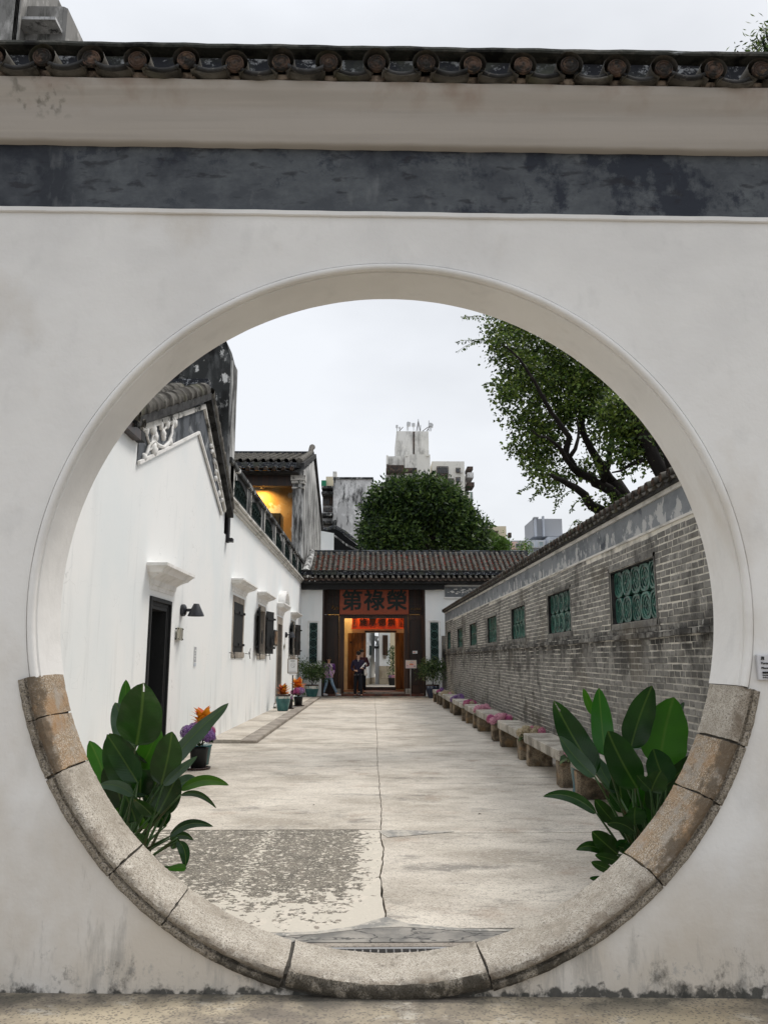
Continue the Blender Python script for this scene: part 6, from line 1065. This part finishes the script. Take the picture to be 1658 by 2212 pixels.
# potted colour on the left
hydrangea((-2.36, 11.15), ['violet', 'violet', 'magenta'], 13, (.20, .20), 'violet and magenta hydrangea in a black pot with a brown saucer, nearest on the left', z=.50, potk='tub', hs=1.25, leaves=40)
hydrangea((-2.28, 24.9, .06), ['violet', 'lilac', 'magenta'], 11, (.2, .2), 'purple hydrangea in a black pot by the standing notice', z=.46, potk='tub', hs=1.3, leaves=30)
hydrangea((-2.45, 23.6, .06), ['magenta', 'lilac'], 4, (.08, .08), 'small purple hydrangea squeezed beside the teal pot', z=.30, potk='tub', hs=1.0)
hydrangea((-2.78, 11.5), ['lilac', 'pink'], 4, (.07, .07), 'small lilac flowers by the house wall behind the left broadleaf plant', z=.22, potk='none')
def lf2(L_, w_, m, name='leaf'):
    mb = MB(); vs = []; n = 5
    for i in range(n+1): t = i/n; ww = w_*math.sin(PI*(.08+.92*t)**.8)+.001; z = .25*L_*math.sin(PI*t*.6); vs += [(t*L_, -ww, z+.15*ww), (t*L_, 0, z), (t*L_, ww, z+.15*ww)]
    mb.add(vs, [(i*3+k, i*3+k+1, i*3+k+4, i*3+k+3) for i in range(n) for k in range(2)]); return mb.mesh(name, m, True)
crm = [lf2(.20, .046, 'croton'), lf2(.24, .058, 'croton')]
cry = [lf2(.20, .05, 'croton_yellow'), lf2(.24, .062, 'croton_yellow')]
def croton(loc, label, pot, z0, n=42, sc=1, lm=None):
    e = empty('potted_croton', loc, label, 'potted plant'); b0 = Vector(loc)
    if pot == 'teal':
        mb = MB(); mb.lathe([(.001, .0), (.145, .0), (.155, .03), (.19, .22), (.205, .30), (.21, .34)], b0, 28); mb.build('pot', 'glaze_teal', e, True)
        mb = MB(); mb.lathe([(.2105, .34), (.212, .38), (.205, .40)], b0, 28); mb.build('glaze_band', 'glaze_cream', e, True); mb = MB(); mb.lathe([(.206, .40), (.215, .41), (.222, .435), (.215, .455), (.19, .455), (.18, .42), (.001, .41)], b0, 28); mb.build('rim', 'glaze_brown', e, True)
    else: mb = MB(); mb.lathe([(.001, 0), (.10, 0), (.13, .24), (.14, .27), (.12, .27), (.001, .24)], b0, 20); mb.build('pot', 'glaze_teal', e, True)
    mb = MB(); mb.tube([b0+Vector((0, 0, .2)), b0+Vector((0, 0, z0+.12*sc))], .012, 6); mb.build('stem', 'bark', e)
    for i in range(n):
        a = i*2.4; t = i/n; place((lm or crm)[i % 2], 'leaf', b0+Vector((0, 0, z0-.05+.10*sc*t)), e, (random.uniform(-.3, .3), -(.0+.85*t), a), (sc*random.uniform(.8, 1.1),)*3)
    return e
croton((-2.52, 22.7, .06), 'orange and red croton in a teal glazed pot with a white and brown rim', 'teal', .46, 46, 1.1); croton((-2.36, 25.4, .06), 'yellow and red croton behind the purple hydrangea at the notice stand', 'plain', .52, 46, 1.3, cry)
croton((-2.42, 11.65, 0), 'yellow and red croton behind the violet hydrangea on the left', 'plain', .54, 40, 1.05, cry)
# small trees in glazed pots either side of the gatehouse
def pot_tree(loc, label, blue, h, wid, lean=0):
    e = empty('potted_tree', loc, label, 'potted tree'); b0 = Vector(loc)
    prof = [(.001, 0), (.17, 0), (.18, .03), (.24, .25), (.265, .36)]
    mb = MB(); mb.lathe(prof, b0, 26); mb.build('pot', 'glaze_blue' if blue else 'glaze_teal', e, True)
    mb = MB(); mb.lathe([(.266, .36), (.268, .43), (.255, .47)], b0, 26); mb.build('glaze_band', 'glaze_blue' if blue else 'glaze_cream', e, True); mb = MB(); mb.lathe([(.256, .47), (.27, .485), (.27, .51), (.24, .515), (.22, .47), (.001, .46)], b0, 26); mb.build('rim', 'glaze_brown', e, True)
    top = b0+Vector((lean, 0, h*.62)); mb = MB(); mb.tube([b0+Vector((0, 0, .45)), b0+Vector((.02, 0, .7)), top], [.022, .018, .014], 6); mb.build('trunk', 'bark', e)
    mb = MB(); mb.tube([b0+Vector((.04, 0, .45)), b0+Vector((-.01, .02, .8)), top+Vector((-.05, 0, .05))], [.012, .010, .008], 5); mb.build('trunk', 'bark', e)
    for i in range(9): a = i*2.4; q = top+Vector((math.cos(a)*wid*.7, math.sin(a)*wid*.5, random.uniform(.02, .3))); mb = MB(); mb.tube([top, top.lerp(q, .5)+Vector((0, 0, .06)), q], [.010, .007, .004], 5); mb.build('limb', 'bark', e)
    bl = []
    for i in range(16): a = i*2.4; r_ = wid*(.35+.55*random.random()); bl.append((top.x+math.cos(a)*r_, top.y+math.sin(a)*r_*.7, top.z+.12+random.uniform(-.22, .25)*(1 if r_ < wid*.6 else -1), .13, .13, .11))
    crown('crown', bl, 1700, .115, 'leaf_small', e, 3.4, int(abs(loc[0])*100), .3, .7); return e
pot_tree((-2.38, 31.45, .0), 'small weeping tree in a teal glazed pot left of the gatehouse door', False, 1.55, .52); pot_tree((2.32, 31.45, .0), 'small weeping tree in a dark blue pot right of the gatehouse door', True, 1.6, .50)
# ================================================================== WALL LAMPS, PLATES AND NOTICES
def wall_lamp(y, z, label, sc=1):
    e = empty('wall_lamp', (HX, y, z), label, 'wall lamp'); s_ = sc
    mb = MB(); M = Matrix.Rotation(PI/2, 4, 'Y'); mb.lathe([(.001, 0), (.10*s_, 0), (.105*s_, .03), (.10*s_, .06*s_), (.07*s_, .08*s_), (.001, .08*s_)], (HX, y, z), 22, M); mb.build('wall_mount', 'lamp_black', e, 'auto')
    mb = MB(); mb.box(HX+.07*s_, HX+.20*s_, y-.024, y+.024, z-.02, z+.025); mb.build('arm', 'lamp_black', e)
    mb = MB(); mb.lathe([(.001, .11*s_), (.045*s_, .11*s_), (.05*s_, .10*s_), (.135*s_, -.08*s_), (.138*s_, -.10*s_), (.13*s_, -.10*s_), (.045*s_, .08*s_)], (HX+.25*s_, y, z), 26); mb.build('shade', 'lamp_black', e, 'auto')
    mb = MB(); mb.blob((HX+.25*s_, y, z-.05*s_), .035*s_, 10, 6); mb.build('bulb', 'white_trim', e, True)
wall_lamp(12.15, 2.20, 'black cone wall lamp beside the near black doorway', .90); wall_lamp(26.6, 2.28, 'black cone wall lamp beside the far granite doorway', .90)
e = empty('number_plate', (HX, 11.95, 1.73), 'small yellowish clear acrylic plate under the near wall lamp', 'plate'); MB().bbox(HX+.03, HX+.045, 11.82, 12.14, 1.74, 1.93, .003).build('plate', 'acrylic', e)
for yy in (11.84, 12.12):
    for z in (1.76, 1.91): b = MB(); b.tube([(HX, yy, z), (HX+.055, yy, z)], .010, 8); b.build('screw', 'iron', e)
e = empty('wall_notice', (HX, 13.2, 1.34), 'narrow upright grey printed strip on the white wall left of the first window', 'notice'); MB().box(HX+.001, HX+.006, 13.12, 13.29, 1.33, 1.675).build('sheet', 'paper', e); MB().box(HX+.007, HX+.009, 13.13, 13.28, 1.415, 1.665).build('print_panel', 'far_grey', e); MB().box(HX+.007, HX+.009, 13.13, 13.28, 1.35, 1.405).build('print_panel', 'far_blue', e)
for k in range(4): MB().box(HX+.0092, HX+.0098, 13.17, 13.17+.02*(k % 2+2), 1.46+.045*k, 1.485+.045*k).build('print_line', 'paper', e)
e = empty('wall_picture', (HX, 23.9, 1.9), 'dark framed brown picture hung beside the granite doorway', 'picture'); MB().bbox(HX+.01, HX+.04, 23.45, 24.22, 1.88, 2.33, .005).build('frame', 'black_paint', e); MB().box(HX+.041, HX+.044, 23.52, 24.15, 1.91, 2.30).build('print', 'photo_print', e)
e = empty('number_plate', (HX, 26.3, 1.83), 'tiny pale plate under the far wall lamp', 'plate'); MB().bbox(HX+.02, HX+.03, 26.12, 26.45, 1.83, 1.97, .003).build('plate', 'acrylic', e); b = MB(); b.tube([(HX, 26.2, 1.9), (HX+.04, 26.2, 1.9)], .012, 8); b.build('screw', 'iron', e)
# standing notice, left
sx, sy = -2.44, 24.5; e = empty('notice_stand', (sx, sy, .06), 'white notice board in a dark frame on a metal pole by the left flower pots', 'notice stand')
mb = MB(); mb.lathe([(.001, 0), (.15, 0), (.15, .012), (.03, .025), (.001, .025)], (sx, sy, .06), 24); mb.build('base', 'steel', e, 'auto'); mb = MB(); mb.tube([(sx, sy, .08), (sx, sy, 1.03)], .019, 10); mb.build('pole', 'iron', e, True)
a = onY(621.5, 1422, sy-.03); b_ = onY(643.5, 1454, sy-.03); x0, x1, z0, z1 = a.x, b_.x, b_.z, a.z
e2 = MB(); e2.box(x0+.02, x1-.02, sy-.03, sy-.012, z0+.02, z1-.02); e2.build('sheet', 'paper', e); f = MB(); f.box(x0, x0+.022, sy-.036, sy-.01, z0, z1); f.box(x1-.022, x1, sy-.036, sy-.01, z0, z1); f.box(x0+.022, x1-.022, sy-.035, sy-.01, z1-.022, z1); f.box(x0+.022, x1-.022, sy-.035, sy-.01, z0, z0+.022); f.build('frame', 'bench_foot', e)
MB().box(x0+.05, x1-.05, sy-.04, sy+.0, z0-.05, z0-.003).build('ledge', 'paper', e)
xm = (x0+x1)/2; wd = x1-x0
for k in range(4): MB().box(xm-wd*.2+wd*.1*k, xm-wd*.2+wd*.1*k+wd*.07, sy-.033, sy-.031, z1-.085, z1-.06).build('heading_mark', 'ink', e)
mb = MB(); mb.tube([(xm+.062*math.cos(t/18*2*PI), sy-.032, (z0+z1)/2+.03+.07*math.sin(t/18*2*PI)) for t in range(19)], .004, 4); mb.tube([(xm+.03*math.cos(t/12*2*PI), sy-.032, (z0+z1)/2+.035+.03*math.sin(t/12*2*PI)) for t in range(13)], .004, 4); mb.build('emblem', 'far_grey', e)
MB().box(xm-.04, xm+.06, sy-.033, sy-.031, (z0+z1)/2-.055, (z0+z1)/2-.048).build('print_line', 'far_grey', e); mb = MB(); mb.blob((xm+.04, sy-.032, (z0+z1)/2-.02), (.012, .003, .012), 8, 5); mb.build('print_dot', 'ink', e)
for k in range(2): MB().box(x0+.05, x1-.05, sy-.033, sy-.031, z0+.045+.02*k, z0+.052+.02*k).build('print_line', 'far_grey', e)
# standing notice, right
sx, sy = 1.46, 31.4; e = empty('notice_stand', (sx, sy, .03), 'peach poster board on a thin steel pole right of the gatehouse door', 'notice stand')
mb = MB(); mb.lathe([(.001, 0), (.16, 0), (.16, .015), (.001, .03)], (sx, sy, .03), 24); mb.build('base', 'steel', e, 'auto'); mb = MB(); mb.tube([(sx, sy, .05), (sx, sy, 1.15)], .014, 8); mb.build('pole', 'steel', e, True)
x0, x1, z0, z1 = 1.265, 1.70, 1.135, 1.455
MB().box(x0, x1, sy-.03, sy-.01, z0, z1).build('frame', 'steel', e); MB().box(x0+.02, x1-.02, sy-.034, sy-.031, z0+.02, z1-.02).build('poster', 'poster', e)
for (p, q, r_, s_, m) in ((.36, .70, .40, .52, 'orange_print'), (.38, .66, .56, .60, 'orange_print'), (.33, .72, .66, .73, 'far_grey'), (.14, .20, .26, .38, 'ink'), (.76, .88, .22, .32, 'glaze_teal'), (.45, .58, .8, .85, 'far_grey')): MB().box(x0+(x1-x0)*p, x0+(x1-x0)*q, sy-.037, sy-.035, z0+(z1-z0)*r_, z0+(z1-z0)*s_).build('print_mark', m, e)
e = empty('door_notice', (1.73, 33.1, 1.7), 'little pale paper notice stuck on the right timber panel', 'notice'); MB().box(1.63, 1.83, 33.125, 33.13, 1.72, 1.83).build('sheet', 'paper', e); MB().box(1.65, 1.75, 33.12, 33.124, 1.76, 1.79).build('print_line', 'orange_print', e)
# shrub and flowers seen beyond the inner door
e = empty('lane_shrub', (1.25, 43.5, .12), 'dark upright shrub in a black tub beyond the inner doorway', 'shrub'); mb = MB(); mb.lathe([(.001, .12), (.22, .12), (.28, .5), (.25, .5), (.001, .45)], (1.08, 43.5, 0), 16); mb.build('pot', 'plastic_black', e); mb = MB(); mb.tube([(1.08, 43.5, .4), (1.1, 43.5, 1.8)], .02, 5); mb.build('stem', 'bark', e)
crown('foliage', [(1.10, 43.5, .8+.2*i, .13-.01*i, .13, .13) for i in range(7)], 900, .1, 'leaf_small', e, 2.5, 9, .3)
for k in range(3): place(HM['pink' if k else 'lilac'][0], 'flower_head', (.92+.12*k, 43.3, .58), e, scale=(1.3,)*3)
# ================================================================== FALLEN LEAVES
fm = MB(); fm.add([(0, 0, .002), (.018, -.008, .006), (.034, 0, .003), (.018, .008, .008)], [(0, 1, 2, 3)]); fm = fm.mesh('fallen_leaf', 'bark')
for (x, y, lb) in ((-.6, 8.4, 'small brown fallen leaf left of the long centre crack'), (1.0, 7.9, 'small brown fallen leaf on the nearer right slab, well right of the centre crack'), (1.6, 10.6, 'small brown fallen leaf nearest the stone benches'),
    (-.15, 3.35, 'small brown fallen leaf before the gate, under the middle of the sill'), (-1.2, 3.3, 'small brown fallen leaf before the gate, at the left')):
    place(fm, 'fallen_leaf', (x, y, .003), None, (0, 0, random.uniform(0, 6)), (1.2,)*3, label=lb, cat='leaf', group='fallen leaves on the floor')
# ================================================================== PEOPLE
def skin(name, joints, edges, parent, m, root=0, sub=1):
    """joints: list of (x,y,z,r) in world metres; a skinned, subdivided surface"""
    off = W[parent.name]; me = bpy.data.meshes.new(name); me.from_pydata([tuple(Vector(j[:3])-off) for j in joints], edges, []); o = bpy.data.objects.new('tmp_skin', me); C.objects.link(o)
    md = o.modifiers.new('s', 'SKIN'); md.use_smooth_shade = True; o.modifiers.new('u', 'SUBSURF').levels = sub
    for i, j in enumerate(joints): r = j[3]; me.skin_vertices[0].data[i].radius = r if isinstance(r, tuple) else (r, r); me.skin_vertices[0].data[i].use_root = (i == root)
    dg = bpy.context.evaluated_depsgraph_get(); dg.update(); m2 = bpy.data.meshes.new_from_object(o.evaluated_get(dg)); bpy.data.objects.remove(o); m2.materials.clear(); m2.materials.append(MATS[m]); m2.shade_smooth(); m2.name = name
    o2 = bpy.data.objects.new(name, m2); C.objects.link(o2); o2.parent = parent; W[o2.name] = off; return o2
def person(label, loc, h, yaw, pose, mats, hair='short', glasses=False):
    e = empty('person', loc, label, 'person'); k = h/1.75; R = Matrix.Rotation(yaw, 3, 'Z'); L0 = Vector(loc)
    P = lambda x, y, z: tuple(L0+(R @ Vector((x*k, y*k, z*k))))
    J = dict(pose)                                                   # local frame: facing -y, x to the figure's left in the picture's right
    g = lambda n, r: (*P(*J[n]), r*k if not isinstance(r, tuple) else (r[0]*k, r[1]*k))
    names = ['pelvis', 'chest', 'neck', 'headb', 'headt', 'shL', 'elL', 'wrL', 'haL', 'shR', 'elR', 'wrR', 'haR', 'hipL', 'knL', 'anL', 'toL', 'hipR', 'knR', 'anR', 'toR']
    rad = [.075, .075, .050, .078, .060, .05, .038, .026, .030, .05, .038, .026, .030, .08, .05, .035, .03, .08, .05, .035, .03]
    ed = [(0, 1), (1, 2), (2, 3), (3, 4), (1, 5), (5, 6), (6, 7), (7, 8), (1, 9), (9, 10), (10, 11), (11, 12), (0, 13), (13, 14), (14, 15), (15, 16), (0, 17), (17, 18), (18, 19), (19, 20)]
    js = [g(n, r) for n, r in zip(names, rad)]
    for s_ in ('L', 'R'):                                            # five fingers from each palm
        b = names.index('ha'+s_); hv = Vector(J['ha'+s_]); wv = Vector(J['wr'+s_]); d = (hv-wv).normalized(); sd_ = d.cross(Vector((0, 1, .2))).normalized()
        for q, (o_, l_) in enumerate(((-.03, .05), (-.012, .075), (.006, .08), (.022, .072), (.036, .055))):
            m1 = hv+d*l_*.5+sd_*o_; m2 = hv+d*l_*.85+sd_*o_+Vector((0, .02, -.02)); js += [(*P(*m1), .010*k), (*P(*m2), .008*k)]; ed += [(b, len(js)-2), (len(js)-2, len(js)-1)]
    skin('body', js, ed, e, 'skin', 0, 2)
    hb, ht = Vector(J['headb']), Vector(J['headt']); hc = (hb+ht)/2; fy = Vector(J.get('look', (0, -1, 0))).normalized(); sx_ = Vector((-fy.y, fy.x, 0)).normalized()
    fc = MB()
    fc.tube([P(*(hc+fy*.085+Vector((0, 0, .03)))), P(*(hc+fy*.112-Vector((0, 0, .018)))), P(*(hc+fy*.09-Vector((0, 0, .03))))], [.008*k, .016*k, .010*k], 6); fc.build('nose', 'skin', e, True)
    for s_ in (-1, 1):
        b = MB(); b.blob(P(*(hc+fy*.082+sx_*s_*.032+Vector((0, 0, .025)))), .012*k, 8, 5); b.build('eye', 'hair', e, True); b = MB(); b.blob(P(*(hc+sx_*s_*.088+Vector((0, 0, -.005)))), (.012*k, .022*k, .03*k), 8, 5); b.build('ear', 'skin', e, True)
    b = MB(); b.tube([P(*(hc+fy*.088+sx_*s_*.024-Vector((0, 0, .055)))) for s_ in (-1, 0, 1)], .006*k, 5); b.build('mouth', 'maroon', e)
    if glasses:
        b = MB()
        for s_ in (-1, 1): c = hc+fy*.10+sx_*s_*.034+Vector((0, 0, .022)); b.tube([P(*(c+sx_*.028*math.cos(t)+Vector((0, 0, .020*math.sin(t))))) for t in [i*PI/5 for i in range(11)]], .004*k, 4); b.tube([P(*(c+sx_*s_*.028)), P(*(hc+sx_*s_*.088+Vector((0, 0, .02))))], .004*k, 4)
        b.build('glasses', 'ink', e)
    hr = MB(); n_ = 14; vs = []
    hr.blob(P(*(hc-fy*.022+Vector((0, 0, .055)))), (.098*k, .102*k, .092*k), 12, 8, .05)
    if hair == 'big': hr.blob(P(*(hc-fy*.01+Vector((0, 0, .10)))), (.085*k, .085*k, .06*k), 10, 6, .08)
    if hair == 'long': hr.blob(P(*(hc-fy*.045+Vector((0, 0, -.04)))), (.10*k, .085*k, .14*k), 12, 8, .05)
    hr.build('hair', 'hair', e, True)
    # jacket, trousers, shoes
    tj = [(*P(0, 0, .86), (.170*k, .122*k)), g('belly', (.155, .11)), g('chest', (.175, .115)), g('neck0', (.085, .07)), g('shL', .075), g('elL', .060), g('cuL', .045), g('shR', .075), g('elR', .060), g('cuR', .045)]
    skin('jacket', tj, [(0, 1), (1, 2), (2, 3), (2, 4), (4, 5), (5, 6), (2, 7), (7, 8), (8, 9)], e, mats[0], 2, 2)
    tr = [g('waist', (.14, .10)), g('hipL', .098), g('knL', .070), g('anL', .058), g('hipR', .098), g('knR', .070), g('anR', .058)]
    skin('trousers', tr, [(0, 1), (1, 2), (2, 3), (0, 4), (4, 5), (5, 6)], e, mats[1], 0, 2)
    for s_ in ('L', 'R'):
        a = Vector(J['an'+s_]); t = Vector(J['to'+s_]); d = (t-a); d.z = 0; d.normalize(); mb = MB(); h0 = a-Vector((0, 0, a.z-.045-J.get('lift'+s_, 0)))-d*.05; q = h0+d*.26
        mb.tube([P(*h0), P(*(h0+d*.08+Vector((0, 0, .015)))), P(*(h0+d*.19-Vector((0, 0, .005)))), P(*q)], [.045*k, .05*k, .042*k, .024*k], 10, flat=.85); so_ = mb.build('shoe', mats[2], e, True)
        mb = MB(); mb.tube([P(*(h0-Vector((0, 0, .032)))), P(*(h0+d*.13-Vector((0, 0, .034)))), P(*(q-Vector((0, 0, .03))))], [.044*k, .046*k, .03*k], 10, flat=.3); mb.build('sole', 'shoe_white', so_, True)
    return e, P, J, k, hc
stand = dict(pelvis=(0, 0, .93), belly=(0, 0, 1.08), chest=(0, 0, 1.28), neck0=(0, 0, 1.44), neck=(0, 0, 1.47), headb=(0, -.01, 1.58), headt=(0, -.01, 1.68), waist=(0, 0, .93), hipL=(.09, 0, .86), hipR=(-.09, 0, .86))
# man in navy half-zip, walking towards us, looking to his right
p1_ = dict(stand, shL=(.19, 0, 1.38), elL=(.27, .02, 1.13), cuL=(.18, -.16, 1.10), wrL=(.16, -.19, 1.11), haL=(.12, -.25, 1.13), shR=(-.19, 0, 1.38), elR=(-.27, .03, 1.12), cuR=(-.14, -.15, 1.02), wrR=(-.12, -.18, 1.02), haR=(-.07, -.22, 1.02),
    knL=(.12, -.10, .49), anL=(.13, -.12, .10), toL=(.15, -.25, .04), knR=(-.11, .02, .48), anR=(-.13, .16, .10), toR=(-.14, .03, .04), look=(-.65, -.8, 0))
e, P, J, k, hc = person('man in navy half-zip top, dark trousers and glasses holding white paper in the doorway', (-.58, 31.55, .03), 1.74, 0, p1_, ('navy', 'trouser_black', 'plastic_black'), 'big', True)
mb = MB(); mb.box(-.012, .012, -.002, .002, -.02, .15, Matrix.Translation(P(.13, -.29, 1.15)) @ Matrix.Rotation(math.radians(42), 4, 'Y') @ Matrix.Scale(1.6, 4)); pp = mb.build('paper', 'paper'); tag(pp, 'white folded paper held by the man in navy', 'paper')
mb = MB(); mb.tube([P(.0, -.125, 1.46), P(.0, -.135, 1.38)], .012, 6); mb.build('zip_placket', 'white_cloth', e)
mb = MB(); mb.tube([P(-.16, -.07, .86), P(0, -.125, .86), P(.16, -.07, .86)], .012, 6); mb.build('shirt_hem', 'white_cloth', e)
mb = MB(); c = Vector(P(.26, -.05, .92)); mb.tube([c+Vector((-.07, 0, .32)), c+Vector((0, 0, .12)), c+Vector((.04, 0, -.02)), c+Vector((.04, 0, -.09))], [.008, .03, .07, .05], 10, flat=.6); bg_ = mb.build('carrier_bag', 'white_cloth', None, True); tag(bg_, 'white plastic carrier bag hanging beside the man in navy', 'bag')
# person close behind him
p3_ = dict(p1_, look=(.3, -.9, 0)); p3_.update(knL=(.10, .05, .48), anL=(.11, .2, .13), toL=(.11, .07, .06), knR=(-.09, -.12, .50), anR=(-.10, -.15, .10), toR=(-.10, -.28, .04))
person('person in a dark maroon top walking close behind the man in navy, mostly hidden', (-.46, 32.75, .10), 1.78, 0, p3_, ('maroon', 'trouser_black', 'plastic_black'))
# woman in lilac jacket striding to the right
p2_ = dict(stand, shL=(.18, .02, 1.38), elL=(.24, .06, 1.14), cuL=(.20, -.02, .95), wrL=(.19, -.03, .93), haL=(.18, -.04, .88), shR=(-.18, .0, 1.38), elR=(-.22, .04, 1.12), cuR=(-.17, -.06, .95), wrR=(-.16, -.07, .93), haR=(-.15, -.08, .88),
    hipL=(.07, 0, .86), hipR=(-.07, 0, .86), knL=(.19, -.02, .49), anL=(.38, .02, .11), toL=(.50, -.04, .06), knR=(-.12, .02, .48), anR=(-.24, .05, .10), toR=(-.12, .0, .04), look=(.2, -1, 0))
e, P, J, k, hc = person('woman in lilac and purple jacket and pale jeans striding past the left gatehouse post', (-1.78, 32.36, .06), 1.52, 0, p2_, ('lilac_jacket', 'denim', 'shoe_white'), 'long')
mb = MB(); mb.tube([P(.0, -.135, 1.42), P(.0, -.15, 1.28), P(.0, -.145, 1.05), P(0, -.14, .86)], [.02, .022, .022, .02], 6); mb.build('zip_placket', 'purple_cloth', e, True)
for s_ in (-1, 1):
    mb = MB(); mb.tube([P(s_*.07, -.085, 1.44), P(s_*.13, -.105, 1.32), P(s_*.16, -.10, 1.17)], [.022, .026, .012], 6); mb.build('yoke_panel', 'white_cloth', e, True)
    mb = MB(); mb.tube([P(s_*.19, .0, 1.42), P(s_*.23, .03, 1.26), P(s_*.245, .06, 1.12)], [.08*k, .075*k, .05*k], 10); mb.build('sleeve_panel', 'purple_cloth', e, True)
mb = MB(); mb.lathe([(.16, .0), (.185, .04), (.175, .2), (.165, .3)], P(0, 0, .80), 18, Matrix.Scale(.72, 4, Vector((0, 1, 0)))); mb.build('jacket_skirt', 'lilac_jacket', e, True)
